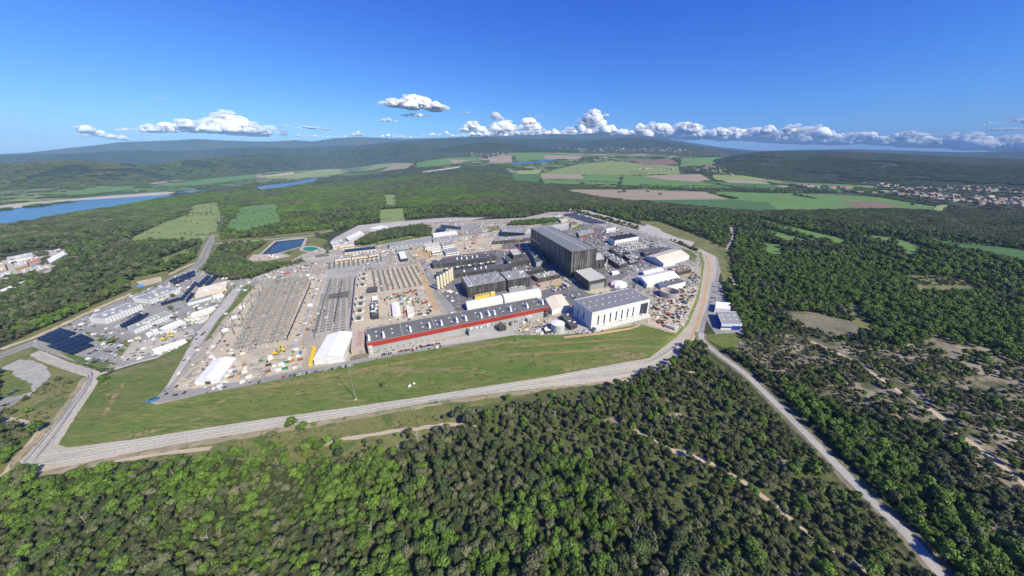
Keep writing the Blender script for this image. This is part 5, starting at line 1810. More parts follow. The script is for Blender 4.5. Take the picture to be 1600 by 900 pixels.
clutter('below the violet solar car park', [(925, 360), (960, 358), (1000, 372), (985, 368), (950, 366)], 24, ['white', 'dark', 'grey'], ['grey', 'timber'])
clutter('beside the largest white tent', [(1015, 385), (1035, 383), (1045, 390), (1030, 392)], 14, ['white', 'dark', 'grey'], ['dark', 'timber'])
clutter('in front of the cream silos', [(693, 457), (715, 453), (722, 470), (728, 482), (715, 486)], 16, ['white', 'brown', 'white', 'grey'], ['grey'], frac=.7)
clutter('near the round tank by the red-banded hall', [(800, 515), (840, 505), (858, 505), (858, 522), (810, 523)], 40, ['white', 'cream', 'grey'], ['timber', 'pale', 'grey', 'timber'], frac=.25)
clutter('beside the narrow dark pump house', [(895, 517), (920, 514), (920, 520), (900, 522)], 8, ['white', 'grey'], ['pale', 'grey'], frac=.3)
clutter('around the concrete ring', [(1020, 462), (1030, 470), (1060, 472), (1068, 455), (1060, 450), (1064, 465), (1045, 472)], 26, ['grey', 'white', 'brown'], ['dark', 'grey', 'rusty'], frac=.3)
clutter('among the white cabins of the west yard', [(200, 535), (240, 520), (300, 495), (335, 485), (310, 505), (250, 530)], 44, ['white', 'white', 'grey', 'cream'], ['grey', 'pale', 'dark'], ZL, .6)
clutter('on the reservoir construction pad', [(392, 404), (398, 399), (440, 397), (440, 402), (405, 406)], 14, ['red', 'white', 'white', 'orange'], ['pale'], ZL, .8)
clutter('along the yard edge above the left switchyard', [(396, 447), (430, 433), (470, 420), (490, 422), (440, 436)], 26, ['white', 'grey', 'blue', 'red'], ['pale', 'grey'], frac=.5)
clutter('on the gravel yard north of the tree island', [(560, 358), (620, 350), (700, 344), (740, 344), (690, 349), (620, 355)], 30, ['white', 'white', 'grey', 'red'], ['pale', 'timber'], ZL, .6)
clutter('on the pale ground right of the tree island', [(722, 366), (745, 350), (770, 350), (782, 362), (768, 370), (735, 372)], 40, ['white', 'white', 'grey', 'red', 'cream'], ['grey', 'timber', 'pale'])
clutter('behind the violet car park and the house', [(850, 342), (870, 334), (885, 338), (872, 350), (852, 350)], 16, ['white', 'grey', 'dark'], ['grey', 'pale'])
clutter('along the loop road behind the cooling towers', [(965, 362), (1010, 374), (1045, 386), (1030, 390), (1000, 380), (960, 368)], 40, ['white', 'dark', 'grey', 'brown'], ['grey', 'dark', 'timber', 'pale'])
clutter('between the transformer yard and the dark buildings', [(640, 395), (655, 400), (668, 425), (660, 428), (642, 405)], 22, ['white', 'grey', 'dark'], ['grey', 'pale'], frac=.5)
clutter('among the cream workshops', [(596, 392), (622, 388), (622, 402), (600, 400)], 22, ['white', 'white', 'grey'], ['pale', 'grey'], frac=.6)
clutter('on the ground below the long grey office', [(645, 388), (690, 378), (720, 374), (700, 380), (660, 392)], 24, ['white', 'cream', 'grey', 'red'], ['timber', 'pale'], frac=.6)
clutter('around the cooling basins', [(960, 388), (1005, 380), (1020, 386), (1000, 400), (975, 400)], 40, ['white', 'dark', 'grey'], ['grey', 'dark', 'pale'], frac=.3)
clutter('between the plant podium and the small striped building', [(790, 412), (835, 408), (850, 420), (830, 426), (795, 424)], 26, ['white', 'cream', 'dark', 'grey'], ['grey', 'pale', 'dark'], frac=.4)
clutter('in the west yard by the canteen', [(290, 485), (330, 470), (355, 465), (350, 475), (320, 492), (300, 500)], 34, ['white', 'white', 'grey', 'cream', 'dark'], ['grey', 'pale'], ZL, .6)
clutter('in the middle of the west yard', [(232, 505), (270, 490), (290, 486), (290, 500), (255, 512), (236, 516)], 20, ['white', 'grey', 'dark'], ['grey', 'pale'], ZL, .5)
clutter('in the left town', [(4, 430), (40, 420), (70, 415), (85, 415), (60, 428), (10, 448)], 26, ['white', 'white', 'grey', 'cream'], ['pale', 'grey'], ZL, .7)
clutter('between the dark podium and the concrete building', [(775, 405), (790, 400), (795, 420), (780, 424)], 10, ['white', 'cream', 'dark'], ['grey', 'pale'])
clutter('in front of the assembly hall shade', [(850, 452), (880, 445), (900, 458), (915, 462), (900, 470), (870, 462)], 20, ['white', 'dark', 'grey', 'white'], ['dark', 'grey', 'timber'], frac=.5)
# yellow containers along the big tent
for k, t in enumerate(np.linspace(0, 1, 6)):
    p = G(486.5 + 4.5 * t, 587 - 22 * t - 15 * 0, 0) if False else G(485 + 6 * t, 570 - 24 * t, 0)
    o = put(BOXM['yellow'], 'storage_container', (p[0], p[1], .18), SITE_ROT + math.pi / 2 + .1, 1.35)
    tag(o, 'yellow container beside the big white tent, ' + ('nearest the road', 'second from the road', 'third from the road', 'fourth from the road', 'fifth from the road', 'farthest from the road')[k], 'container', 'yellow containers')
for k, (x, y) in enumerate(((236, 627.5), (240, 626.5), (243, 625))):
    p = G(x, y, 0)
    tag(put(BOXM['blue'], 'storage_container', (p[0], p[1], .18), SITE_ROT + .1, 1), 'blue container at the front corner of the platform, ' + ('leftmost', 'middle', 'rightmost')[k] + ' of three', 'container', 'blue corner containers')


def machine(kind, label, x, y, a, col, z0=0.0, s=1.0):
    p = G(x, y, z0)
    T = thing(kind, label, {'excavator': 'excavator', 'mobile_crane': 'crane', 'lorry': 'lorry'}[kind], (p[0], p[1], z0 + (.34 if z0 else .18)))
    T['base'] = [0.0, 0.0, 0.0]
    T.rotation_euler.z = a
    T.scale = (s, s, s)
    if kind == 'excavator':
        for sgn in (-1, 1):
            mb = MB()
            mb.box(0, sgn * 1.2, 0, .9, 4, .6)
            mb.build('track', dark_steel, T)
        mb = MB()
        mb.box(-.4, 0, .95, 2.1, 3.6, 2.6)
        mb.build('body', col, T)
        mb = MB()
        mb.box(.7, .7, 2.103, 3.3, 1.4, 1.1, top=.85)
        mb.build('cab', glass, T)
        mb = MB()
        mb.bar((1.2, -.3, 1.8), (4, -.3, 5.2), .32)
        mb.bar((4, -.3, 5.2), (6.6, -.3, 2.4), .26)
        mb.build('boom', col, T)
        mb = MB()
        mb.box(6.6, -.3, 1.4, 2.4, 1, 1.2, top=.6)
        mb.build('bucket', dark_steel, T)
    elif kind == 'mobile_crane':
        mb = MB()
        mb.box(0, 0, .7, 1.7, 11, 2.7)
        mb.build('chassis', col, T)
        for k in range(4):
            mb = MB()
            mb.bar((-4 + k * 2.6, -1.35, .6), (-4 + k * 2.6, 1.35, .6), .6, 0, 10)
            mb.build('wheel', tyre, T)
        mb = MB()
        mb.box(4.8, .5, 1.703, 2.9, 1.4, 1.5, top=.85)
        mb.build('cab', glass, T)
        mb = MB()
        mb.bar((-2, 0, 2.2), (9, 0, 17), .55, r2=.3)
        mb.build('jib', col, T)
        mb = MB()
        mb.box(-3.4, 0, 1.71, 3.2, 2, 2.4)
        mb.build('counterweight', dark_steel, T)
    else:
        mb = MB()
        mb.box(-1.4, 0, 1.1, 3.6, 8.6, 2.5)
        mb.build('trailer', col, T)
        mb = MB()
        mb.box(4.2, 0, .6, 3.0, 2, 2.4, top=.88)
        mb.build('cab', white_box, T)
        for x_ in (-4.5, -3.2, 0, 4):
            mb = MB()
            mb.bar((x_, -1.25, .5), (x_, 1.25, .5), .5, 0, 10)
            mb.build('wheel', tyre, T)
    return T


machine('excavator', 'yellow excavator in the front yard near the blue containers', 432, 553, .4, yellow_paint, s=1.5)
machine('excavator', 'yellow excavator on the pale slab of the front yard', 442, 548, 2.4, yellow_paint, s=1.5)
machine('excavator', 'yellow excavator digging the sand heap', 668, 394, 2.6, yellow_paint, s=2)
machine('excavator', 'orange excavator at the foot of the red-banded hall', 818, 517, 1.2, yellow_paint, s=1.3)
machine('excavator', 'yellow excavator on the pale yard by the cabins', 257, 531, .5, yellow_paint, ZL, 1.5)
machine('excavator', 'yellow excavator nearer the blue dome', 268, 526, 2.5, yellow_paint, ZL, 1.5)
machine('excavator', 'yellow machine in the yard of the assembly hall', 871, 450, .3, yellow_paint, s=1.5)
machine('mobile_crane', 'red mobile crane on the sandy yard left', 727, 389, 2.0, red_box, s=1.3)
machine('mobile_crane', 'red mobile crane farther back on the sandy yard', 740, 381, .4, red_box, s=1.4)
machine('mobile_crane', 'red crawler crane beside the cooling plant end', 841, 447, 2.2, red_box, s=1.1)
machine('mobile_crane', 'red mobile crane between the assembly hall and the cooling towers', 938, 373, .7, red_box, s=1.4)
machine('mobile_crane', 'red mobile crane beside the white dome', 955, 449, 1.8, red_box, s=.9)
machine('lorry', 'white lorry in the yard before the assembly hall', 884, 447, 2.0, white_box, s=1.5)
machine('lorry', 'white lorry right of the cream tent', 865, 455, 2.2, white_box, s=1)
machine('lorry', 'white lorry parked beside the silos', 702, 456, .4, white_box)
machine('lorry', 'second white lorry parked beside the silos', 706, 458, .4, white_box)
machine('lorry', 'white coach on the yard right of the white hall', 1047, 513, 2.3, white_box, s=1.4)

# tower cranes
for lab, x, y, ht, jl, back, ang, mm, jm in (('tower crane with white mast and red jib before the dark buildings', 788.5, 409, 34, 46, 14, .16, white_box, red_box), ('slender yellow tower crane beside the shaded concrete building', 811, 388, 26, 14, 8, .3, yellow_paint, yellow_paint), ('red tower crane on the sandy yard behind the workshops', 743, 377, 24, 20, 7, 1.1, red_box, red_box)):
    p = G(x, y, 0)
    T = thing('tower_crane', lab, 'crane', (*p, 0))
    mb = MB()
    for sx, sy in ((-1, -1), (1, -1), (1, 1), (-1, 1)):
        mb.bar((p[0] + sx * .8, p[1] + sy * .8, 0), (p[0] + sx * .8, p[1] + sy * .8, ht), .28)
    for k in range(int(ht / 2)):
        mb.bar((p[0] - .8, p[1] - .8, k * 2), (p[0] + .8, p[1] - .8, k * 2 + 2), .15)
        mb.bar((p[0] - .8, p[1] + .8, k * 2), (p[0] - .8, p[1] - .8, k * 2 + 2), .15)
    mb.build('mast', mm, T)
    d = np.array([math.cos(ang), math.sin(ang)])
    mb = MB()
    A, B = p - d * back, p + d * jl
    mb.bar((*A, ht), (*B, ht), .4)
    mb.bar((*A, ht + 1.6), (*B, ht + 1.2), .25)
    mb.bar((*p, ht + 5), (*B, ht + 1.2), .12)
    mb.bar((*p, ht + 5), (*A, ht + 1.2), .12)
    mb.build('jib', jm, T)
    mb = MB()
    mb.box(A[0], A[1], ht - 2.4, ht - .5, 3, 2, ang)
    mb.build('counterweight', concrete, T)
    mb = MB()
    mb.box(p[0] + 1.6, p[1], ht - 2.4, ht - .45, 1.6, 1.6, ang)
    mb.build('cab', glass, T)
    mb = MB()
    mb.box(p[0], p[1], 0, 1.2, 5, 5, .4)
    mb.build('base', concrete, T)

# mast on the grass bank
p = G(556, 624, ZL + 1)
T = thing('lamp_mast', 'single tall mast with concrete foot on the grass bank', 'mast', (*p, ZL + 1))
hm = hfrom((556, 624), (561, 566), ZL + 1)
mb = MB()
mb.lathe(p[0], p[1], [(.42, ZL), (.22, ZL + hm), (.01, ZL + hm)], 10)
mb.build('pole', steel, T)
mb = MB()
mb.box(p[0], p[1], ZL - .5, ZL + 1.6, 4, 4, .4, top=.6)
mb.build('foot', concrete, T)
mb = MB()
mb.box(p[0], p[1], ZL + hm - .6, ZL + hm + .2, 3.4, .7, .4)
mb.build('lamp_head', steel, T)
for k, (x, y, lab) in enumerate(((640, 604.5, 'larger white boulder lying on the grass bank'), (647, 600.5, 'smaller white boulder lying on the grass bank'))):
    p = G(x, y, ZL + 1.2)
    bm = bmesh.new()
    bmesh.ops.create_icosphere(bm, subdivisions=2, radius=2.2 - .5 * k)
    for v_ in bm.verts:
        v_.co *= 1 + random.uniform(-.2, .2)
        v_.co.z *= .6
    me = bpy.data.meshes.new('boulder')
    bm.to_mesh(me)
    bm.free()
    me.materials.append(white_box)
    tag(put(me, 'boulder', (p[0], p[1], ZL + 2.6)), lab, 'boulder')

# ------------------------------------------------------------------ perimeter fence
FPOST = MB()
FPOST.bar((0, 0, 0), (0, 0, 3.2), .13)
FPOST.bar((0, 0, 3.2), (.5, 0, 3.9), .1)
FPOST = FPOST.data('post', [pale_steel])
mesh_fence = M('fence_mesh', (.50, .52, .54), rough=.5, alpha=.32, fine=0)


def fence(label, px, z0, step=6.0):
    g = spline(G([p[0] for p in px], [p[1] for p in px], z0), step)
    keep = [g[0]]
    for q in g[1:]:
        if np.hypot(*(q - keep[-1])) >= step:
            keep.append(q)
    g = np.array(keep)
    T = thing('perimeter_fence', label, 'fence', (*g[len(g) // 2], z0))
    b = g[len(g) // 2]
    for i, q in enumerate(g):
        dd = g[min(i + 1, len(g) - 1)] - g[max(i - 1, 0)]
        put(FPOST, 'post', (q[0] - b[0], q[1] - b[1], 0), math.atan2(dd[1], dd[0]) + math.pi / 2, 1, T)
    mb = MB()
    for a, c in zip(g, g[1:]):
        mb.quad((*a, z0 + .1), (*c, z0 + .1), (*c, z0 + 3), (*a, z0 + 3))
    mb.build('wire_mesh', mesh_fence, T)
    mb = MB()
    for a, c in zip(g, g[1:]):
        mb.bar((*a, z0 + 3.1), (*c, z0 + 3.1), .09)
        mb.bar((*a, z0 + .5), (*c, z0 + .5), .35)
    mb.build('rail', pale_steel, T)


fence('inner mesh fence along the gravel corridor in front of the grass bank', [(1066, 536), (1020, 566), (975, 575), (900, 585), (800, 602), (650, 626), (540, 643), (430, 658), (330, 674), (210, 692), (90, 709), (55, 716)], ZL + .55)
fence('inner mesh fence on the left arm of the gravel corridor', [(55, 716), (72, 696), (104, 652), (144, 587), (110, 573), (60, 553)], ZL + .55)
fence('outer mesh fence along the gravel corridor by the wood', [(1078, 540), (1040, 573), (980, 586), (925, 594), (860, 600), (800, 607), (700, 620), (560, 643), (400, 669), (290, 686), (200, 702), (130, 716), (48, 728), (36, 724)], ZL + .55)
fence('outer mesh fence on the left arm of the gravel corridor', [(36, 724), (62, 694), (100, 647), (139, 590), (100, 577), (50, 557)], ZL + .55)
# ------------------------------------------------------------------ far hills
RIDGES = {}


def ridge(name, prof, d0, d1, d2, mat, relief=.16, seed=1, base=None, rows=16, step=4, ns=900, depth=1900):
    xs = np.arange(prof[0][0], prof[-1][0] + 1, step, dtype=float)
    top = np.interp(xs, [p[0] for p in prof], [p[1] for p in prof])
    d = ray(xs, top)
    hz = np.hypot(d[:, 0], d[:, 1])
    if base:                                   # the foot of the hill follows a line seen in the photograph
        yb = np.interp(xs, [p[0] for p in base], [p[1] for p in base])
        g_ = G(xs, yb, ZL)
        d0 = np.minimum(np.hypot(g_[:, 0], g_[:, 1]), 9000)
        d1 = d0 + depth
        d2 = d1 + depth
    ztop = H + d1 * d[:, 2] / hz
    dr = d[:, :2] / hz[:, None]
    v = []
    tt = np.concatenate([np.linspace(0, 1, rows), 1 + np.linspace(.15, 1, 6)])
    for t in tt:
        dist = d0 + (d1 - d0) * t if t <= 1 else d1 + (d2 - d1) * (t - 1)
        x, y = dr[:, 0] * dist, dr[:, 1] * dist
        g = terrain(x, y) - 6
        k = smooth(t) if t <= 1 else 1 - smooth(t - 1)
        env = math.sin(math.pi * min(t, 1)) if t <= 1 else 0
        hgt = np.maximum(ztop - g, 5)
        nz = fbm(x, y, ns, 4, seed)
        z = g + hgt * k + (nz - .5) * relief * hgt * env * 1.2 + (.12 - np.abs(nz - .5)) * 2 * relief * hgt * env
        edge = smooth((xs - xs[0]) / 60) * smooth((xs[-1] - xs) / 60)
        z = np.where(t == 0, g - 20, g + (z - g) * edge - (1 - edge) * 10)
        v.append(np.stack([x, y, z], -1))
    n = len(xs)
    v = np.concatenate(v)
    RIDGES[name + str(seed)] = (v, n, rows)
    R = len(tt)
    me = bpy.data.meshes.new(name)
    me.from_pydata(v.tolist(), [], [(r * n + k, r * n + k + 1, (r + 1) * n + k + 1, (r + 1) * n + k) for r in range(R - 1) for k in range(n - 1)])
    me.materials.append(mat)
    me.polygons.foreach_set('use_smooth', [True] * len(me.polygons))
    me.update()
    return structure(name, me)


ridge('hills', [(-420, 262), (-100, 258), (0, 258), (60, 254), (120, 252), (180, 255), (240, 258), (300, 250), (350, 246), (400, 240), (450, 239), (500, 241), (540, 236), (590, 230), (637, 224), (675, 228), (700, 234), (740, 240), (800, 250)], 4300, 6600, 9000, hill_forest, seed=3, ns=620, relief=.55, rows=36, step=3, base=[(-420, 304), (0, 297), (100, 296), (200, 290), (300, 281), (400, 272), (450, 268), (500, 265), (560, 260), (600, 257), (640, 255), (700, 252), (800, 250)])
ridge('hills', [(640, 240), (690, 232), (725, 226), (755, 222), (800, 225), (850, 231), (900, 236), (960, 240)], 7600, 8800, 10200, hill_forest, seed=13)
ridge('hills', [(-420, 250), (-60, 246), (0, 243), (60, 241), (140, 239), (175, 236), (217, 234), (250, 236), (300, 235), (350, 232), (400, 229), (460, 231), (520, 228), (560, 227), (600, 223), (640, 220), (680, 217), (760, 214), (800, 216), (840, 217.5), (875, 217), (925, 219), (962, 216), (987, 215), (1025, 218.5), (1050, 222), (1100, 230), (1150, 236), (1220, 242)], 10200, 13000, 15500, hill_far, seed=4, ns=1200)
ridge('mountains', [(-420, 244), (-60, 243), (40, 239), (100, 232), (150, 227), (187, 222), (225, 221), (275, 219), (307, 217), (350, 219.5), (400, 221), (425, 221), (462, 219), (487, 221), (525, 216), (557, 214), (587, 215), (625, 217), (687, 215.5), (755, 213), (800, 212), (862, 209), (900, 210), (925, 208), (950, 211), (987, 210), (1025, 214), (1062, 220), (1087, 224), (1125, 230), (1200, 237), (1260, 242)], 17000, 20000, 23000, hill_far, seed=6, ns=2600)
ridge('plateau', [(1090, 250), (1140, 244), (1175, 238), (1200, 236), (1300, 235.5), (1400, 240), (1500, 245), (1600, 249), (1800, 256), (2100, 262)], 4600, 8200, 12500, hill_forest, relief=.10, seed=8, rows=22)
ridge('mountains', [(1100, 238), (1180, 236), (1260, 234), (1330, 233), (1400, 235), (1500, 238), (1600, 236), (1760, 238), (2000, 243)], 17000, 20000, 23000, hill_far, seed=9, ns=2600)


# ------------------------------------------------------------------ trees
def leaf_cloud(mb, cx, cy, cz, R, hz, n, size, r, m=0, flat=1.0):
    """leaf clumps over an uneven set of lobes"""
    lobes = []
    nl = r.randint(4, 10)
    for k in range(nl):
        a = 2 * math.pi * k / nl + r.uniform(-.4, .4)
        q = r.uniform(.2, .74)
        lobes.append((cx + math.cos(a) * R * q, cy + math.sin(a) * R * q, cz + r.uniform(-.45, .35) * hz, r.uniform(.38, .58)))
    lobes.append((cx, cy, cz + hz * .4, .55))
    for i in range(n):
        lx, ly, lz, q = r.choice(lobes)
        u_, ph = r.uniform(-.55, 1), r.uniform(0, 2 * math.pi)
        s_ = math.sqrt(1 - u_ * u_)
        d = Vector((s_ * math.cos(ph), s_ * math.sin(ph), u_))
        rad = r.uniform(.78, 1.16)
        p = Vector((lx + d.x * R * q * rad, ly + d.y * R * q * rad, lz + d.z * hz * q * 1.1 * rad * flat))
        nrm = (d + Vector((r.uniform(-1, 1), r.uniform(-1, 1), r.uniform(-.5, 1))) * .55).normalized()
        a_ = nrm.orthogonal().normalized()
        b_ = nrm.cross(a_)
        k1, k2 = size * r.uniform(.6, 1.2), size * r.uniform(.6, 1.2)
        th_ = r.uniform(0, 3.14)
        a2, b2 = a_ * math.cos(th_) + b_ * math.sin(th_), b_ * math.cos(th_) - a_ * math.sin(th_)
        mb.quad(p - a2 * k1, p - b2 * k2 * .8 + nrm * size * .15, p + a2 * k1, p + b2 * k2 * .8 + nrm * size * .15, m)
    for lx, ly, lz, q in lobes:          # inner mass so that a crown is not see-through
        i0 = len(mb.v)
        k = R * q * .8
        kz = hz * q * .85 * flat
        mb.v += [(lx + k, ly, lz), (lx, ly + k, lz), (lx - k, ly, lz), (lx, ly - k, lz), (lx, ly, lz + kz), (lx, ly, lz - kz)]
        for a, b in ((0, 1), (1, 2), (2, 3), (3, 0)):
            mb.f += [(i0 + a, i0 + b, i0 + 4), (i0 + b, i0 + a, i0 + 5)]
            mb.m += [m, m]


SPEC = {
    'broadleaf': dict(R=3.9, hz=3.3, cz=5.2, leaf=leaf_broad, bark=bark_pale, size=.62, n=430),
    'pine': dict(R=3.4, hz=2.5, cz=6.6, leaf=leaf_pine, bark=bark, size=.58, n=400),
    'oak': dict(R=3.1, hz=2.5, cz=3.3, leaf=leaf_oak, bark=bark, size=.42, n=430),
}


def make_tree(kind, seed, n=None, size=None, dead=False):
    s = SPEC[kind]
    r = random.Random(seed * 31 + len(kind))
    crown, trunk = MB(), MB()
    R, hz, cz = s['R'] * r.uniform(.85, 1.15), s['hz'] * r.uniform(.85, 1.2), s['cz'] * r.uniform(.9, 1.15)
    leaf_cloud(crown, 0, 0, cz, R, hz, n or s['n'], size or s['size'], r)
    bx, by = r.uniform(-.3, .3), r.uniform(-.3, .3)
    trunk.bar((0, 0, -.3), (bx, by, cz * .55), .24, n=6, r2=.17)
    trunk.bar((bx, by, cz * .55), (bx * 2, by * 2, cz + hz * .3), .17, n=5, r2=.06)
    for k in range(5):
        a = k * 1.26 + r.uniform(-.3, .3)
        z0 = cz * r.uniform(.45, .75)
        trunk.bar((bx, by, z0), (math.cos(a) * R * .7, math.sin(a) * R * .7, z0 + r.uniform(.6, 1.6)), .1, n=4, r2=.03)
    return crown, trunk


PROTO = {}
forms = bpy.data.collections.new('tree_forms')
FORM_NAMES = []
for kind in SPEC:
    for k in range(6):
        c, t = make_tree(kind, k + 1)
        cm = c.data('crown', [SPEC[kind]['leaf']])
        tm = t.data('trunk', [SPEC[kind]['bark']])
        PROTO[(kind, k)] = (cm, tm)
        j = MB()
        j.v, j.f, j.m = c.v + t.v, c.f + [tuple(i + len(c.v) for i in f) for f in t.f], [0] * len(c.f) + [1] * len(t.f)
        nm = '%s_form_%d' % (kind, k)
        o = bpy.data.objects.new(nm, j.data(nm, [SPEC[kind]['leaf'], SPEC[kind]['bark']]))
        forms.objects.link(o)
        FORM_NAMES.append(nm)
# dead bare tree
r = random.Random(5)
mb = MB()
mb.bar((0, 0, -.3), (.3, .2, 7), .2, n=5, r2=.08)
for k in range(9):
    a, z0 = k * 2.4, 2.5 + k * .5
    e = (math.cos(a) * 2.4, math.sin(a) * 2.4, z0 + 2.2)
    mb.bar((.1, .1, z0), e, .1, n=4, r2=.04)
    mb.bar(e, (e[0] * 1.3, e[1] * 1.3 + .6, e[2] + .8), .05, n=4, r2=.03)
o = bpy.data.objects.new('zz_bare_form', mb.data('bare_form', [M('dead_wood', (.48, .45, .41), (.40, .37, .34), 1)]))
forms.objects.link(o)
FORM_NAMES.append('zz_bare_form')
# groves: a patch of crowns as one form, for the middle distance
groves = bpy.data.collections.new('grove_forms')
GROVE_NAMES = []
for gi, kinds in enumerate((('pine', 'oak'), ('broadleaf',), ('pine', 'broadleaf', 'oak'), ('oak', 'pine'), ('broadleaf', 'pine'))):
    r = random.Random(90 + gi)
    mb = MB()
    ms = [SPEC[k]['leaf'] for k in kinds]
    for q in range(26):
        a, d = r.uniform(0, 6.28), 17 * math.sqrt(r.random())
        ki = r.randrange(len(kinds))
        s = SPEC[kinds[ki]]
        leaf_cloud(mb, math.cos(a) * d, math.sin(a) * d, r.uniform(4, 6.5), r.uniform(2.8, 4.2), r.uniform(2.4, 3.6), 34, 1.15, r, ki)
    nm = 'grove_form_%d' % gi
    forms_o = bpy.data.objects.new(nm, mb.data(nm, ms))
    groves.objects.link(forms_o)
    GROVE_NAMES.append(nm)


def scatter_object(name, pts, idx, rot, scl, coll):
    me = bpy.data.meshes.new(name)
    me.from_pydata(pts.tolist(), [], [])
    for an, arr, ty in (('form', idx.astype(np.int32), 'INT'), ('turn', rot.astype(np.float32), 'FLOAT'), ('size', scl.astype(np.float32), 'FLOAT')):
        at = me.attributes.new(an, ty, 'POINT')
        at.data.foreach_set('value', arr)
    o = bpy.data.objects.new(name, me)
    COL.objects.link(o)
    o['kind'] = 'stuff'
    ng = bpy.data.node_groups.new(name, 'GeometryNodeTree')
    ng.interface.new_socket('Geometry', in_out='INPUT', socket_type='NodeSocketGeometry')
    ng.interface.new_socket('Geometry', in_out='OUTPUT', socket_type='NodeSocketGeometry')
    N, L = ng.nodes, ng.links
    gi, go = N.new('NodeGroupInput'), N.new('NodeGroupOutput')
    ci = N.new('GeometryNodeCollectionInfo')
    ci.inputs['Collection'].default_value = coll
    ci.inputs['Separate Children'].default_value = True
    ci.inputs['Reset Children'].default_value = True
    ip = N.new('GeometryNodeInstanceOnPoints')
    ip.inputs['Pick Instance'].default_value = True
    L.new(gi.outputs[0], ip.inputs['Points'])
    L.new(ci.outputs[0], ip.inputs['Instance'])

    def attr(nm, ty):
        a = N.new('GeometryNodeInputNamedAttribute')
        a.data_type = ty
        a.inputs['Name'].default_value = nm
        return a.outputs['Attribute']
    L.new(attr('form', 'INT'), ip.inputs['Instance Index'])
    cx = N.new('ShaderNodeCombineXYZ')
    L.new(attr('turn', 'FLOAT'), cx.inputs['Z'])
    try:
        er = N.new('FunctionNodeEulerToRotation')
        L.new(cx.outputs[0], er.inputs[0])
        L.new(er.outputs[0], ip.inputs['Rotation'])
    except RuntimeError:
        L.new(cx.outputs[0], ip.inputs['Rotation'])
    L.new(attr('size', 'FLOAT'), ip.inputs['Scale'])
    L.new(ip.outputs[0], go.inputs[0])
    md = o.modifiers.new('scatter', 'NODES')
    md.node_group = ng
    return o


PINE_WOOD = [(-100, 560), (0, 520), (60, 505), (120, 470), (200, 440), (225, 425), (310, 400), (310, 375), (250, 385), (170, 392), (110, 420), (60, 455), (0, 480), (-100, 500)]
NEAR_BAND = [(60, 740), (130, 716), (200, 700), (400, 664), (560, 638), (720, 612), (860, 592), (990, 580), (990, 600), (860, 622), (720, 648), (600, 676), (520, 690), (400, 700), (200, 730), (60, 752)]
GRASSY = [(130, 728), (200, 714), (400, 682), (560, 655), (720, 632), (860, 610), (990, 595), (990, 605), (860, 625), (740, 650), (725, 680), (640, 698), (560, 716), (470, 728), (330, 722), (200, 730)]
PLAINS = [(470, 292), (560, 262), (640, 252), (760, 246), (1140, 244), (1200, 275), (1330, 285), (1330, 300), (1440, 320), (1000, 300), (860, 282), (760, 270), (640, 275)]
LEFT_PLAIN = [(-200, 330), (0, 296), (120, 288), (300, 270), (460, 262), (560, 258), (500, 275), (330, 300), (180, 320), (0, 350), (-200, 380)]
TOWN_AREA = [(1320, 290), (1400, 275), (1500, 282), (1640, 290), (1640, 332), (1560, 330), (1480, 325), (1400, 312)]
RIGHT_GREEN = [(1130, 345), (1200, 395), (1320, 400), (1640, 400), (1640, 560), (1480, 560), (1380, 540), (1300, 470), (1180, 440)]
ROAD_GREEN = [(1215, 590), (1300, 640), (1400, 710), (1640, 900), (1640, 960), (1500, 940), (1440, 850), (1330, 720), (1240, 640)]
SMALL_EXCL = [[(383, 396), (410, 384), (425, 372), (482, 366), (515, 380), (515, 396), (480, 404), (440, 412), (400, 416), (383, 411)], [(60, 540), (120, 560), (190, 560), (300, 525), (325, 530), (250, 585), (150, 600), (130, 590), (60, 570)], [(990, 345), (1030, 345), (1100, 372), (1135, 390), (1140, 430), (1120, 480), (1110, 530), (1080, 540), (1090, 480), (1100, 420), (1090, 390), (1040, 372)], [(1095, 505), (1165, 515), (1165, 545), (1130, 552), (1100, 545)], [(200, 437), (262, 425), (262, 445), (205, 460)], [(1000, 355), (1010, 349), (1030, 357), (1062, 371), (1086, 378), (1082, 386)], WEST, [(440, 397), (500, 375), (560, 352), (610, 345), (700, 338), (770, 338), (770, 350), (610, 362), (505, 390)], [(327, 362), (342, 362), (340, 392), (330, 412), (308, 430), (270, 450), (215, 478), (160, 503), (118, 523), (60, 550), (0, 580), (-40, 590), (-40, 560), (50, 520), (105, 497), (150, 475), (210, 450), (262, 428), (303, 405), (313, 385)], [(0, 398), (60, 388), (105, 388), (112, 402), (90, 428), (0, 470), (-40, 470), (-40, 405)], [(320, 362), (345, 362), (348, 385), (330, 390)], [(330, 376), (400, 372), (520, 358), (530, 364), (480, 375), (400, 381), (335, 388)], [(1100, 340), (1100, 341), (1101, 341)]]


def wood_points(spacing, d0, d1, seed):
    g = np.random.default_rng(seed)
    n = int(d1 / spacing)
    ii, jj = np.meshgrid(np.arange(-n, n + 1), np.arange(0, n + 1), indexing='ij')
    x = (ii + g.uniform(-.48, .48, ii.shape)).ravel() * spacing
    y = (jj + g.uniform(-.48, .48, ii.shape)).ravel() * spacing
    d = np.hypot(x, y)
    ok = (d >= d0) & (d < d1) & (y > 30)
    x, y = x[ok], y[ok]
    z = terrain(x, y)
    px, py, f = project(x, y, z)
    ok = (px > -90) & (px < 1690) & (py < 1010) & (py > 225) & (f > 1)
    x, y, z, px, py = x[ok], y[ok], z[ok], px[ok], py[ok]
    keep = np.ones(len(x), bool)
    for poly in EXCL + SMALL_EXCL:
        keep &= ~pip(poly, px, py)
    return [a[keep] for a in (x, y, z, px, py)]


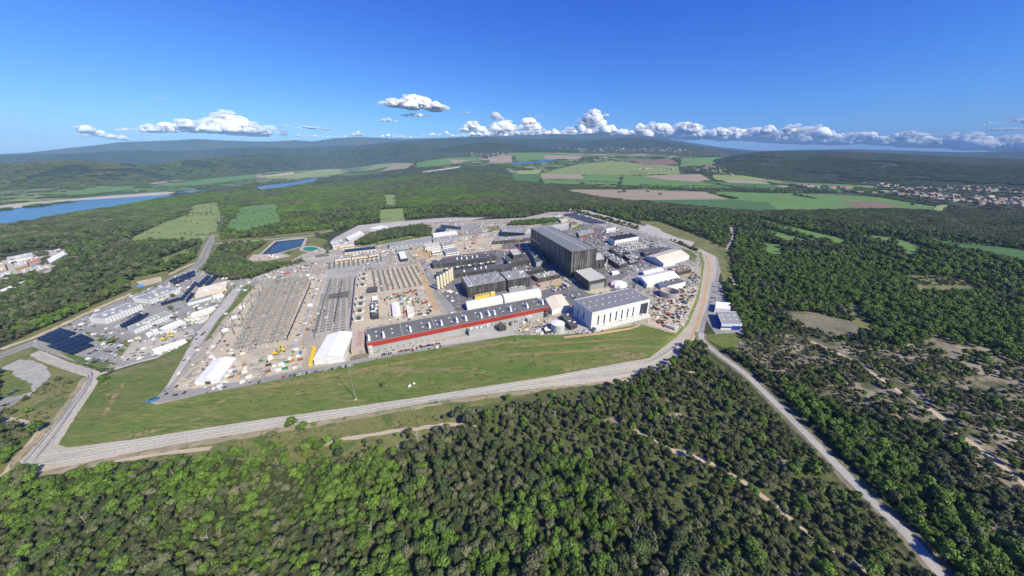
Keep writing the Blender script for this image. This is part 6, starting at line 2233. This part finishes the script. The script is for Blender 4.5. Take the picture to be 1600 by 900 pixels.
def choose(x, y, px, py, seed):
    """species, keep-chance and size of the wood at each place"""
    g = np.random.default_rng(seed)
    n1, n2 = fbm(x, y, 90, 3, 2), fbm(x, y, 28, 2, 6)
    p = np.full(len(x), .97)
    sc = .62 + .95 * g.random(len(x)) ** 1.8
    br = smooth((n1 - .37) / .22) * .95           # share of bright broadleaf trees
    br = br * .6 + .5 * smooth((n2 - .45) / .2) * br
    oak = np.full(len(x), .45)
    m = pip(SCRUB, px, py)
    p = np.where(m, np.where(n2 > .46, .97, .72), p)
    sc = np.where(m, sc * .92, sc)
    br = np.where(m, .12, br)
    oak = np.where(m, .92, oak)
    m = pip(ESCRUB, px, py) & ~pip(ROAD_GREEN, px, py)
    p = np.where(m, np.where(n2 > .45, .9, .5), p)
    sc = np.where(m, sc * .80, sc)
    br = np.where(m, .15, br)
    oak = np.where(m, .8, oak)
    m = pip(ROAD_GREEN, px, py)
    br = np.where(m, .82, br)
    m = pip(RIGHT_GREEN, px, py)
    br = np.where(m, .62 + .36 * smooth((n1 - .35) / .2), br)
    m = pip(PINE_WOOD, px, py)
    br = np.where(m, .03, br)
    oak = np.where(m, .1, oak)
    sc = np.where(m, sc * 1.1, sc)
    m = pip(GRASSY, px, py)
    p = np.where(m, np.where(n2 > .5, .85, .35), p)
    m = pip(NEAR_BAND, px, py)
    p = np.where(m, .02, p)
    m = (px < 560) & (py > 690)
    sc = np.where(m, sc * .86, sc)
    m = (px < 420) & (py > 690)
    br = np.where(m, np.clip(br + .3, 0, .8), br)
    rr = g.random(len(x))
    sp = np.where(rr < br, 0, np.where(g.random(len(x)) < oak, 2, 1))   # broadleaf, pine, oak
    return sp, g.random(len(x)) < p, sc


names_sorted = sorted(FORM_NAMES)
BASE = {k: names_sorted.index(k + '_form_0') for k in SPEC}
KINDS = ['broadleaf', 'pine', 'oak']
gx, gy, gz, gs, gi_, gd = [], [], [], [], [], []
for sp_, a, b, sd_, grow in ((5.0, 60, 620, 1, 1.0), (6.2, 620, 1150, 2, 1.08), (8.6, 1150, 1900, 3, 1.4)):
    x, y, z, px, py = wood_points(sp_, a, b, sd_)
    s, keep, sc = choose(x, y, px, py, sd_ + 10)
    x, y, z, s, sc, px, py = [q[keep] for q in (x, y, z, s, sc, px, py)]
    gx.append(x); gy.append(y); gz.append(z); gs.append(sc * grow); gi_.append(s)
    gd.append(((px > 6) & (px < 1594) & (py > 600) & (py < 893)).astype(int))
# extra woods on the platform (tree island) and small copses
def copse(poly, z0, spacing, kind, sc=1.0):
    g = G([p[0] for p in poly], [p[1] for p in poly], z0)
    lo, hi = g.min(0), g.max(0)
    nx, ny = int((hi[0] - lo[0]) / spacing) + 1, int((hi[1] - lo[1]) / spacing) + 1
    q = np.stack(np.meshgrid(np.arange(nx), np.arange(ny), indexing='ij'), -1).reshape(-1, 2) * spacing + lo + rng.uniform(-2, 2, (nx * ny, 2))
    q = q[pip(g, q[:, 0], q[:, 1])]
    gx.append(q[:, 0]); gy.append(q[:, 1]); gz.append(np.full(len(q), z0)); gs.append(rng.uniform(.8, 1.25, len(q)) * sc)
    gi_.append(np.array([kind if rng.random() < .7 else int(rng.integers(0, 3)) for _ in q])); gd.append(np.zeros(len(q), int))


copse([(553, 384), (572, 371), (600, 362), (660, 353), (674, 360), (674, 369), (655, 371), (640, 369), (625, 372), (600, 376), (575, 383)], 0, 6.5, 1, 1.2)
copse([(793, 353), (800, 348), (880, 341), (885, 345), (830, 352)], 0, 7, 0, 1.1)
copse([(345, 436), (320, 428), (330, 405), (345, 390), (385, 386), (405, 387), (388, 400), (380, 409), (392, 415), (432, 420), (400, 432), (372, 440)], ZL, 6.5, 1, 1.1)
copse([(432, 418), (470, 408), (480, 412), (440, 424)], ZL, 8, 1, 1.0)
for cp in ([(0, 440), (30, 432), (60, 425), (62, 432), (30, 445), (0, 455)], [(62, 408), (78, 403), (80, 412), (66, 417)], [(85, 414), (108, 402), (126, 405), (100, 418)], [(-5, 400), (10, 398), (12, 406), (-5, 411)], [(52, 399), (74, 393), (76, 399), (58, 403)], [(20, 408), (24, 404), (28, 412), (22, 416)], [(0, 464), (40, 448), (70, 430), (74, 434), (40, 458), (0, 474)]):
    copse(cp, ZL, 9, 2, 1.25)
copse([(505, 388), (515, 380), (520, 390), (512, 402)], ZL, 8, 1, 1)
x, y, z, sc, sp, nd = [np.concatenate(q) for q in (gx, gy, gz, gs, gi_, gd)]
dist = np.hypot(np.hypot(x, y), H - z)
order = np.argsort(np.where(nd == 1, dist, 1e9))
single = np.zeros(len(x), bool)
single[order[:300]] = True
WORD = {'broadleaf': ('broadleaf_tree', 'bright broadleaf tree', 'bright broadleaf trees nearest the camera'), 'pine': ('pine_tree', 'dull green pine', 'pines nearest the camera'), 'oak': ('oak_tree', 'grey-green oak', 'oaks nearest the camera')}
for i in np.nonzero(single)[0]:
    k = KINDS[sp[i]]
    nm, lab, grp = WORD[k]
    T = thing(nm, lab, 'tree', (x[i], y[i], z[i]), grp)
    T.rotation_euler.z = random.uniform(0, 6.28)
    T.scale = (sc[i],) * 3
    cm, tm = PROTO[(k, int(rng.integers(0, 6)))]
    put(cm, 'crown', (0, 0, 0), 0, 1, T)
    put(tm, 'trunk', (0, 0, 0), 0, 1, T)
m = ~single
idx = np.array([BASE[KINDS[s]] for s in sp[m]]) + rng.integers(0, 6, m.sum())
idx = np.where((rng.random(m.sum()) < .02) & (dist[m] < 700), len(names_sorted) - 1, idx)
scatter_object('woodland', np.stack([x[m], y[m], z[m]], -1), idx, rng.uniform(0, 6.28, m.sum()), sc[m], forms)
print('TREES', len(x))

# groves beyond
x, y, z, px, py = wood_points(25, 1900, 7600, 21)
n1 = fbm(x, y, 420, 3, 31)
n2 = fbm(x, y, 160, 3, 35)
inpl = pip(PLAINS, px, py) | pip(LEFT_PLAIN, px, py)
town = pip(TOWN_AREA, px, py)
p = np.where(inpl, np.where(n2 > .60, .75, .04), np.where(town, .14, 1.0))
p = np.where((px < 430) & (py < 300), p * .4, p)
d_ = np.hypot(x, y)
p = p * np.where(d_ > 4700, .0 + 1.0 * inpl, 1)
ok = rng.random(len(x)) < p
x, y, z, n1 = x[ok], y[ok], z[ok], n1[ok]
gidx = np.clip((n1 - .3) / .4 * 5 + rng.normal(0, .7, len(x)), 0, 4.99).astype(int)
gidx = np.array([0, 3, 2, 4, 1])[gidx]
scatter_object('distant_woods', np.stack([x, y, z - 1], -1), gidx, rng.uniform(0, 6.28, len(x)), rng.uniform(.8, 1.3, len(x)), groves)
print('GROVES', len(x))
# canopy on the nearer hills
for nm, key, keep_rows, seed_ in (('hill_woods', 'hills3', 36, 61), ('plateau_woods', 'plateau8', 14, 62)):
    v_, n_, r_n = RIDGES[key]
    g_ = v_.reshape(-1, n_, 3)[:keep_rows]
    q_ = np.random.default_rng(seed_)
    cnt = 26000
    i_, j_ = q_.integers(0, keep_rows - 1, cnt), q_.integers(0, n_ - 1, cnt)
    a_, b_ = q_.random((cnt, 1)), q_.random((cnt, 1))
    P_ = (g_[i_, j_] * (1 - a_) + g_[i_ + 1, j_] * a_) * (1 - b_) + (g_[i_, j_ + 1] * (1 - a_) + g_[i_ + 1, j_ + 1] * a_) * b_
    cl = fbm(P_[:, 0], P_[:, 1], 380, 3, 71)
    P_ = P_[(cl < .60) & (P_[:, 2] > terrain(P_[:, 0], P_[:, 1]) - 1)]
    sp_ = fbm(P_[:, 0], P_[:, 1], 500, 3, 75)
    scatter_object(nm, P_ - np.array([0, 0, 1.5]), np.where(sp_ + q_.normal(0, .06, len(P_)) > .56, 2, np.where(q_.random(len(P_)) < .5, 0, 3)), q_.uniform(0, 6.28, len(P_)), q_.uniform(1.0, 1.7, len(P_)), groves)
# hedges and tree rows on the plain
rows = []
for pts, sp_ in (([(925, 293), (1000, 293), (1100, 295), (1240, 299), (1330, 301), (1420, 303)], 14), ([(930, 295), (1020, 295.5), (1120, 297), (1260, 301)], 14), ([(862, 282), (900, 283), (962, 286)], 18), ([(985, 270), (1010, 271)], 16), ([(1240, 305), (1255, 308), (1274, 311)], 12), ([(1200, 286), (1300, 292), (1400, 299)], 18), ([(1215, 275), (1320, 282), (1390, 289)], 22), ([(1000, 290), (1060, 292), (1180, 294)], 20), ([(1170, 347), (1230, 355), (1290, 363), (1330, 373), (1400, 380)], 9), ([(1320, 356), (1400, 368), (1460, 377), (1540, 384), (1640, 391)], 9), ([(965, 301), (978, 301)], 9), ([(1011, 300.5), (1014, 300.5)], 9), ([(1030, 304), (1033, 304)], 9), ([(1424, 321), (1427, 321)], 9), ([(470, 290), (520, 287), (560, 283)], 14)):
    q = on_terrain([p[0] for p in pts], [p[1] for p in pts])
    c = spline(q[:, :2], sp_)
    rows.append(c + rng.uniform(-4, 4, c.shape))
rows = np.concatenate(rows)
scatter_object('hedgerows', np.stack([rows[:, 0], rows[:, 1], terrain(rows[:, 0], rows[:, 1]) - .5], -1), np.array([BASE['broadleaf'] if rng.random() < .6 else BASE['oak'] for _ in rows]) + rng.integers(0, 4, len(rows)), rng.uniform(0, 6.28, len(rows)), rng.uniform(1.3, 2.3, len(rows)), forms)

# small stuff lying about the yards: planks, pallets, pipes, barriers, crates
debris = bpy.data.collections.new('debris_forms')
for k, (mt, dims) in enumerate(((white_box, (2.6, 1.4, 1.2)), (grey_box, (3.2, 1.6, 1.4)), (dark_box, (2.4, 2.0, 1.6)), (wood_box, (3.4, 1.0, .7)), (pale_steel, (5.5, .6, .6)), (brown_box, (2.2, 1.6, 1.0)), (white_box, (5.8, 2.3, 2.4)), (dark_steel, (4.6, .5, 2.0)))):
    mb = MB()
    for q in range(4):
        mb.box(random.uniform(-2, 2), random.uniform(-1.6, 1.6), 0, dims[2] * random.uniform(.6, 1.1), dims[0] * random.uniform(.6, 1.1), dims[1] * random.uniform(.6, 1.1), random.uniform(-.2, .2))
    debris.objects.link(bpy.data.objects.new('debris_form_%d' % k, mb.data('debris_form', [mt])))
dp, dk = [], []
YARDS = [(G([p[0] for p in PLAT], [p[1] for p in PLAT], 0), 0.1, 7500), (G([p[0] for p in WEST], [p[1] for p in WEST], ZL), ZL + .3, 900)]
for g, zz, cnt in YARDS:
    lo, hi = g.min(0), g.max(0)
    q = rng.uniform(lo, hi, (cnt * 3, 2))
    q = q[pip(g, q[:, 0], q[:, 1])]
    keep = fbm(q[:, 0], q[:, 1], 55, 3, 44) + rng.normal(0, .07, len(q)) > .50
    for C_ in FOOT:
        keep &= ~pip(C_ + (C_ - C_.mean(0)) * .06, q[:, 0], q[:, 1])
    q = q[keep][:cnt]
    dp.append(np.column_stack([q, np.full(len(q), zz)]))
dp = np.concatenate(dp)
scatter_object('yard_clutter', dp, rng.choice(8, len(dp), p=[.16, .2, .16, .1, .1, .06, .08, .14]), np.where(rng.random(len(dp)) < .7, SITE_ROT + 1.571 * rng.integers(0, 2, len(dp)), rng.uniform(0, 6.28, len(dp))), rng.uniform(.35, .95, len(dp)), debris)
# single bushes one can point to
for k, (x_, y_, z0, kind, s, lab) in enumerate((
        (599, 604, ZL + 1.3, 'oak', 1.25, 'dark round bush standing alone on the grass bank'),
        (163, 596, ZL, 'broadleaf', 1.35, 'green bush inside the corner of the grass bank'), (173, 581, ZL, 'oak', 1.1, 'dark bush at the fork of the access track'),
        (92, 595, ZL, 'oak', 1.3, 'larger dark bush on the meadow left of the gravel corridor'), (109, 600, ZL, 'oak', 1.0, 'dark bush nearest the gravel corridor on the left meadow'), (73, 602, ZL, 'oak', .9, 'dark bush beside the dirt heap'), (98, 616, ZL, 'oak', .9, 'wide low bush in the middle of the left meadow'), (42, 625, ZL, 'oak', 1.0, 'dark bush at the end of the left car park'), (44, 645, ZL, 'broadleaf', 1.0, 'green bush below the left car park'), (20, 646, ZL, 'oak', 1.1, 'dark bush cluster at the left meadow edge'), (61, 675, ZL, 'broadleaf', 1.6, 'big round tree by the fork of the sandy track'), (72, 655, ZL, 'oak', .8, 'small bush above the fork of the sandy track'),
        (430, 681, ZL, 'oak', 1.1, 'lone bush in the grass strip below the gravel corridor'), (478, 686, ZL, 'oak', 1.1, 'dark tree at the right of the lone bush in the grass strip'),
        (160, 534, ZL, 'broadleaf', 1.0, 'green shrub left in front of the nearest white office'), (176, 537, ZL, 'broadleaf', 1.3, 'broad green shrub in front of the nearest white office'), (238, 473, ZL, 'broadleaf', 1.1, 'left green shrub at the foot of the farther white office'), (247, 470, ZL, 'broadleaf', 1.3, 'middle green shrub at the foot of the farther white office'), (255, 467, ZL, 'broadleaf', 1.2, 'right green shrub at the foot of the farther white office'), (267, 484, ZL, 'broadleaf', 1.1, 'green shrub at the end of the stepped office'), (270, 464, ZL, 'broadleaf', 1.1, 'green shrub between the solar canopies'),
        (642, 390, 0, 'oak', 1.3, 'dark bush beside the small greenish roof'), (453, 396, ZL, 'oak', 1.3, 'lone tree at the reservoir edge'),
        (974, 301, ZL, 'oak', 4.2, 'big dark round tree standing in the brown field'), (1012, 300.5, ZL, 'oak', 2.2, 'smaller dark tree in the brown field'), (1031, 305, ZL, 'oak', 1.8, 'lowest dark tree in the brown field'))):
    p = G(x_, y_, z0)
    T = thing('bush' if 'bush' in lab or 'shrub' in lab else 'tree', lab, 'bush' if 'bush' in lab or 'shrub' in lab else 'tree', (*p, z0 + (.3 if z0 == ZL else 0) - (.8 if s < 1.5 else 0)))
    T.scale = (s, s, s * (.85 if s < 1.5 else 1))
    T.rotation_euler.z = k
    cm, tm = PROTO[(kind, k % 4)]
    put(cm, 'crown', (0, 0, 0), 0, 1, T)
    put(tm, 'trunk', (0, 0, 0), 0, 1, T)
# bushes on the pale meadows
mp_ = []
for poly in ([(197, 370), (210, 357), (262, 345), (300, 333), (344, 334), (336, 363), (300, 368), (240, 366)], [(280, 335), (300, 320), (345, 315), (345, 335), (300, 338)], [(350, 348), (375, 323), (436, 317), (440, 340), (380, 352)], [(1410, 431), (1472, 430), (1532, 447), (1430, 446)], [(235, 400), (310, 383), (313, 390), (262, 402)]):
    a = np.array(poly, float)
    q = np.stack([rng.uniform(a[:, 0].min(), a[:, 0].max(), 420), rng.uniform(a[:, 1].min(), a[:, 1].max(), 420)], -1)
    q = q[pip(a, q[:, 0], q[:, 1])]
    g = G(q[:, 0], q[:, 1], ZL)
    g = g[fbm(g[:, 0], g[:, 1], 60, 3, 19) > .52]
    mp_ += [(p[0], p[1], ZL - .8) for p in g]
mp_ = np.array(mp_)
scatter_object('meadow_bushes', mp_, BASE['oak'] + rng.integers(0, 6, len(mp_)), rng.uniform(0, 6.28, len(mp_)), rng.uniform(.35, .95, len(mp_)), forms)
# low plants on the bank and verges
pts = []
for poly, n, z0 in (([(170, 600), (235, 635), (400, 605), (650, 555), (800, 530), (960, 530), (1000, 545), (860, 580), (650, 612), (430, 645), (120, 690)], 900, None), ([(0, 640), (60, 610), (100, 590), (120, 600), (60, 670), (10, 655)], 260, ZL), ([(350, 690), (560, 662), (720, 640), (720, 655), (600, 672), (430, 700)], 200, ZL)):
    a = np.array(poly, float)
    q = np.stack([rng.uniform(a[:, 0].min(), a[:, 0].max(), n * 3), rng.uniform(a[:, 1].min(), a[:, 1].max(), n * 3)], -1)
    q = q[pip(a, q[:, 0], q[:, 1])][:n]
    g = G(q[:, 0], q[:, 1], ZL / 2 if z0 is None else z0)
    keep = fbm(g[:, 0], g[:, 1], 30, 3, 9) > .5
    for p in g[keep]:
        if z0 is None:
            hh_ = BANK.ray_cast(Vector((p[0], p[1], 60)), Vector((0, 0, -1)))[0]
            if hh_ is not None:
                pts.append((p[0], p[1], hh_.z - .5))
        else:
            pts.append((p[0], p[1], z0))
pts = np.array(pts)
scatter_object('undergrowth', pts, np.full(len(pts), BASE['oak']) + rng.integers(0, 4, len(pts)), rng.uniform(0, 6.28, len(pts)), rng.uniform(.12, .34, len(pts)), forms)


# ------------------------------------------------------------------ far houses
def house_mesh(a, b, h):
    mb = MB()
    C = [(-a / 2, -b / 2), (a / 2, -b / 2), (a / 2, b / 2), (-a / 2, b / 2)]
    mb.hexa([(x, y, -1) for x, y in C], [(x, y, h) for x, y in C], 0)
    e = .4
    r0, r1 = (-a / 2 - e, 0, h + b * .27), (a / 2 + e, 0, h + b * .27)
    for s in (-1, 1):
        q = [(-a / 2 - e, s * (b / 2 + e), h - .1), (a / 2 + e, s * (b / 2 + e), h - .1), r1, r0]
        mb.quad(*(q if s < 0 else q[::-1]), 1)
    for s in (-1, 1):
        mb.poly([(s * a / 2, -b / 2, h), (s * a / 2, b / 2, h), (s * a / 2, 0, h + b * .26)], 0)
    for k in range(3):
        mb.box(-a / 3 + k * a / 3, -b / 2 - .02, h * .35, h * .7, 1.1, .1, 0, 2)
    mb.box(a * .25, b * .2, h, h + b * .3 + .6, .8, .8, 0, 0)
    return mb.data('village_house', [house_wall, roof_tile, glass])


HM = [house_mesh(14, 10, 5.5), house_mesh(18, 11, 6), house_mesh(12, 10, 7), house_mesh(24, 13, 6)]


def houses(poly, n, label, group):
    a = np.array(poly, float)
    done = 0
    while done < n:
        x_, y_ = rng.uniform(a[:, 0].min(), a[:, 0].max()), rng.uniform(a[:, 1].min(), a[:, 1].max())
        if not pip(a, np.array([x_]), np.array([y_]))[0]:
            continue
        q = on_terrain([x_], [y_])[0]
        o = put(random.choice(HM), 'village_house', (q[0], q[1], q[2] + 1), random.uniform(-.5, .5), random.uniform(1.1, 1.8))
        tag(o, label, 'house', group)
        done += 1


houses([(1310, 302), (1400, 305), (1460, 313), (1530, 320), (1600, 322), (1600, 310), (1500, 306), (1400, 300)], 110, 'tiled house in the near right-hand town', 'houses of the near right-hand town')
houses([(1340, 284), (1400, 278), (1430, 286), (1520, 290), (1600, 296), (1600, 304), (1500, 299), (1400, 298), (1360, 292)], 120, 'tiled house in the far right-hand town', 'houses of the far right-hand town')
houses([(1065, 262), (1110, 259), (1200, 265), (1200, 275), (1140, 275), (1085, 268)], 60, 'reddish house in the village on the plain', 'houses of the village on the plain')
ptsH = []
for poly, n, s in (([(830, 232), (900, 230), (1000, 226), (1060, 233), (1100, 238), (1000, 238), (900, 238), (830, 238)], 150, 1.5), ([(725, 240), (760, 236), (795, 240), (790, 246), (740, 246)], 45, 1.3), ([(1240, 290), (1330, 293), (1325, 297), (1250, 294)], 24, 2.2), ([(990, 262), (1060, 264), (1050, 267), (1000, 265)], 16, 1.8), ([(925, 250), (955, 249), (950, 253), (930, 253)], 14, 1.6)):
    a = np.array(poly, float)
    q = np.stack([rng.uniform(a[:, 0].min(), a[:, 0].max(), n * 4), rng.uniform(a[:, 1].min(), a[:, 1].max(), n * 4)], -1)
    q = q[pip(a, q[:, 0], q[:, 1])][:n]
    g = on_terrain(q[:, 0], q[:, 1])
    ptsH += [(*p, s) for p in g]
hf_ = bpy.data.collections.new('house_forms')
for k, me in enumerate(HM):
    hf_.objects.link(bpy.data.objects.new('house_form_%d' % k, me))
ptsH = np.array(ptsH)
scatter_object('far_village_houses', ptsH[:, :3], rng.integers(0, 4, len(ptsH)), rng.uniform(-.6, .6, len(ptsH)), ptsH[:, 3], hf_)


# ------------------------------------------------------------------ clouds
def ico(sub):
    bm = bmesh.new()
    bmesh.ops.create_icosphere(bm, subdivisions=sub, radius=1)
    bm.verts.ensure_lookup_table()
    v = np.array([p.co[:] for p in bm.verts])
    f = np.array([[q.index for q in p.verts] for p in bm.faces])
    bm.free()
    return v, f


ICO = {k: ico(k) for k in (2, 3, 4)}


def blob(acc, c, g, rx, ry, rz, sub=3):
    """one billowing lump with a flattened foot"""
    v, f = ICO[sub]
    k = np.full(len(v), .78)
    for fr, am in ((1.6, .26), (3.4, .17), (7.0, .10), (13.0, .05)):
        for _ in range(2):
            w_ = g.normal(0, 1, 3)
            w_ = w_ / np.linalg.norm(w_) * fr
            k = k + am * np.abs(np.sin(v @ w_ + g.uniform(0, 6.28)))
    p = v * k[:, None]
    p[:, 2] = np.maximum(p[:, 2], -.38)
    p = p * np.array([rx, ry, rz]) + np.asarray(c)
    n0 = sum(len(a[0]) for a in acc)
    acc.append((p, f + n0))


def cloud(label, cx, cy, wpx, hpx, seed, n=26, dist=48000, mat=None, peak=.5, thin=False, tilt=0.0, kind=None, name='cloud'):
    """cumulus with a flat base; cx, cy is the middle of its base in the photograph"""
    r_ = random.Random(seed)
    d = ray(cx, cy)
    hz = math.hypot(d[0], d[1])
    o = np.array([d[0] / hz * dist, d[1] / hz * dist, H + d[2] / hz * dist])
    right = np.array([d[1] / hz, -d[0] / hz, 0])
    upx = dist * math.sqrt(1 + 0) / F / hz       # metres per photo pixel there
    upx = dist / hz / F
    Wm, Hm = wpx * upx * abs(CP), hpx * upx * 1.02
    acc, gen = [], np.random.default_rng(seed)
    for i in range(n if thin else int(n * 1.9)):
        s = r_.uniform(-.5, .5)
        e = max(.15, 1 - (abs(s - (peak - .5)) / .62) ** 1.4) * (.62 + .38 * abs(math.sin(s * 17 + seed)))
        z = r_.random() ** 1.3 * e * .62
        rr = Hm * (.07 + .30 * r_.random() ** 2.4) * (.55 + .6 * e) * (.6 if thin else 1)
        rr *= (1 - .45 * z)
        c = o + right * s * Wm * .84 + np.array([0, 0, z * Hm + s * tilt * Hm]) + np.array([d[0], d[1], 0]) / hz * r_.uniform(-.2, .2) * Wm * .5
        wx = r_.uniform(1.0, 1.5) * (2.6 if thin else 1)
        blob(acc, c, gen, rr * wx, rr * wx, rr * (.5 if thin else 1), 3 if not thin and hpx > 9 and rr > .17 * Hm else 2)
    n_solid = sum(len(q[1]) for q in acc)
    if not thin and mat is None:
        for i in range(int(n * 1.6)):
            s = r_.uniform(-.62, .62)
            e = max(.05, 1 - (abs(s - (peak - .5)) / .66) ** 1.4)
            z = r_.uniform(.0, 1.05) * e
            rr = Hm * r_.uniform(.05, .17)
            c = o + right * s * Wm * .95 + np.array([0, 0, z * Hm * .8 + s * tilt * Hm]) + np.array([d[0], d[1], 0]) / hz * r_.uniform(-.3, .2) * Wm * .5
            blob(acc, c, gen, rr * r_.uniform(1, 2.2), rr, rr * r_.uniform(.5, .9), 2)
    me = bpy.data.meshes.new(name)
    me.from_pydata(np.concatenate([q[0] for q in acc]).tolist(), [], np.concatenate([q[1] for q in acc]).tolist())
    me.polygons.foreach_set('use_smooth', [True] * len(me.polygons))
    me.materials.append(mat or cloud_mat)
    if not thin and mat is None:
        me.materials.append(fringe_mat)
        me.polygons.foreach_set('material_index', [0 if q < n_solid else 1 for q in range(len(me.polygons))])
    ob = bpy.data.objects.new(name, me)
    COL.objects.link(ob)
    if kind:
        ob['kind'] = kind
    else:
        tag(ob, label, 'cloud')
    return ob


thin_mat = M('cloud_thin', (.80, .82, .86), (.7, .72, .78), .0006, rough=1, fine=0, spec=0, alpha=.38)
fringe_mat = M('cloud_fringe', (.96, .96, .97), (.9, .9, .92), .001, rough=1, fine=0, spec=0, alpha=.30)
cloud('broad white cumulus above the blue mountain on the left', 330, 208, 180, 24, 1, 60, peak=.62)
cloud('towering head of the broad left cumulus', 364, 200, 62, 26, 2, 26, peak=.45)
cloud('ragged white cloud left of the broad cumulus', 166, 215, 52, 15, 3, 22, peak=.25, tilt=-.4)
cloud('highest white cumulus in the middle of the sky', 648, 168, 92, 19, 4, 44, peak=.5, tilt=-.2)
cloud('white cap on the highest middle cumulus', 652, 158, 34, 12, 5, 16)
cloud('small flat cloud just under the highest cumulus', 650, 182, 42, 7, 6, 16)
cloud('small grey cloud left below the highest cumulus', 607, 190, 32, 7, 7, 14, mat=thin_mat)
cloud('stretched cloud right of the broad left cumulus', 480, 201, 90, 10, 8, 26, peak=.2, mat=None, thin=True)
cloud('little white puff above the central mountains', 560, 212, 18, 8, 9, 12)
cloud('thin grey wisp high above the left mountain', 214, 163, 30, 6, 10, 10, mat=thin_mat, thin=True)
cloud('thinner grey wisp right of the high wisp', 256, 156, 26, 5, 11, 9, mat=thin_mat, thin=True)
cloud('thin grey wisp low at the left edge', 48, 219, 42, 5, 12, 10, mat=thin_mat, thin=True)
cloud('small grey wisp right of the highest cumulus', 724, 177, 26, 6, 13, 10, mat=thin_mat, thin=True)
cloud('grey ragged wisp above the middle cloud bank', 778, 186, 18, 16, 14, 12, mat=thin_mat)
cloud('white tower cloud standing out of the cloud bank', 921, 194, 24, 24, 15, 26, peak=.7)
cloud('small white puff right of the tower cloud', 945, 181, 12, 5, 16, 8)
cloud('grey wisp left of the tower cloud', 840, 184, 20, 4, 17, 8, mat=thin_mat, thin=True)
cloud('white cumulus at the left end of the cloud bank', 785, 204, 44, 18, 18, 28)
cloud('rounded white cumulus left of the tower cloud', 826, 202, 28, 18, 19, 20)
cloud('white cumulus over the central mountains', 740, 205, 40, 15, 20, 22)
cloud('pale cloud at the upper right edge', 1578, 193, 70, 10, 21, 22, thin=True)
cloud('broad thin veil of cloud above the right cloud bank', 1470, 222, 480, 26, 22, 60, mat=thin_mat, thin=True, dist=52000, kind='stuff', name='cloud_veil')
bank = [(700, 213, 60, 7), (770, 213, 80, 12), (850, 213, 70, 14), (900, 212, 60, 17), (950, 213, 70, 18), (1005, 214, 60, 22), (1030, 214, 40, 22), (1060, 215, 50, 22), (1078, 214, 26, 24), (1110, 217, 70, 18), (1150, 218, 50, 20), (1175, 219, 36, 21), (1195, 219, 40, 22), (1230, 221, 50, 28), (1275, 222, 44, 26), (1310, 224, 60, 18), (1350, 224, 60, 18), (1405, 226, 44, 22), (1440, 228, 60, 16), (1480, 229, 50, 20), (1522, 231, 44, 26), (1560, 232, 50, 22), (1600, 234, 60, 24), (1650, 236, 80, 22), (620, 215, 60, 6), (500, 214, 80, 5)]
for k, (cx, cy, w_, h_) in enumerate(bank):
    cloud('', cx, cy, w_ * 1.25, h_, 40 + k, 34 if h_ > 10 else 16, dist=47000 + 300 * (k % 4), peak=.4 + .2 * (k % 2), kind='stuff', name='cloud_bank')

# ------------------------------------------------------------------ haze
hm = MB()
hm.box(0, 0, ZL - 8, 1590, 61000, 61000)
hz = hm.build('haze', M('haze_air', (1, 1, 1)), kind='stuff')
hmat = hz.data.materials[0]
t = hmat.node_tree
for n_ in list(t.nodes):
    if n_.bl_idname != 'ShaderNodeOutputMaterial':
        t.nodes.remove(n_)
pv = t.nodes.new('ShaderNodeVolumePrincipled')
pv.inputs['Color'].default_value = (.36, .64, 1.0, 1)
pv.inputs['Density'].default_value = 3.1e-5
pv.inputs['Anisotropy'].default_value = -0.25
out = [n_ for n_ in t.nodes if n_.bl_idname == 'ShaderNodeOutputMaterial'][0]
t.links.new(pv.outputs['Volume'], out.inputs['Volume'])

tell_apart()
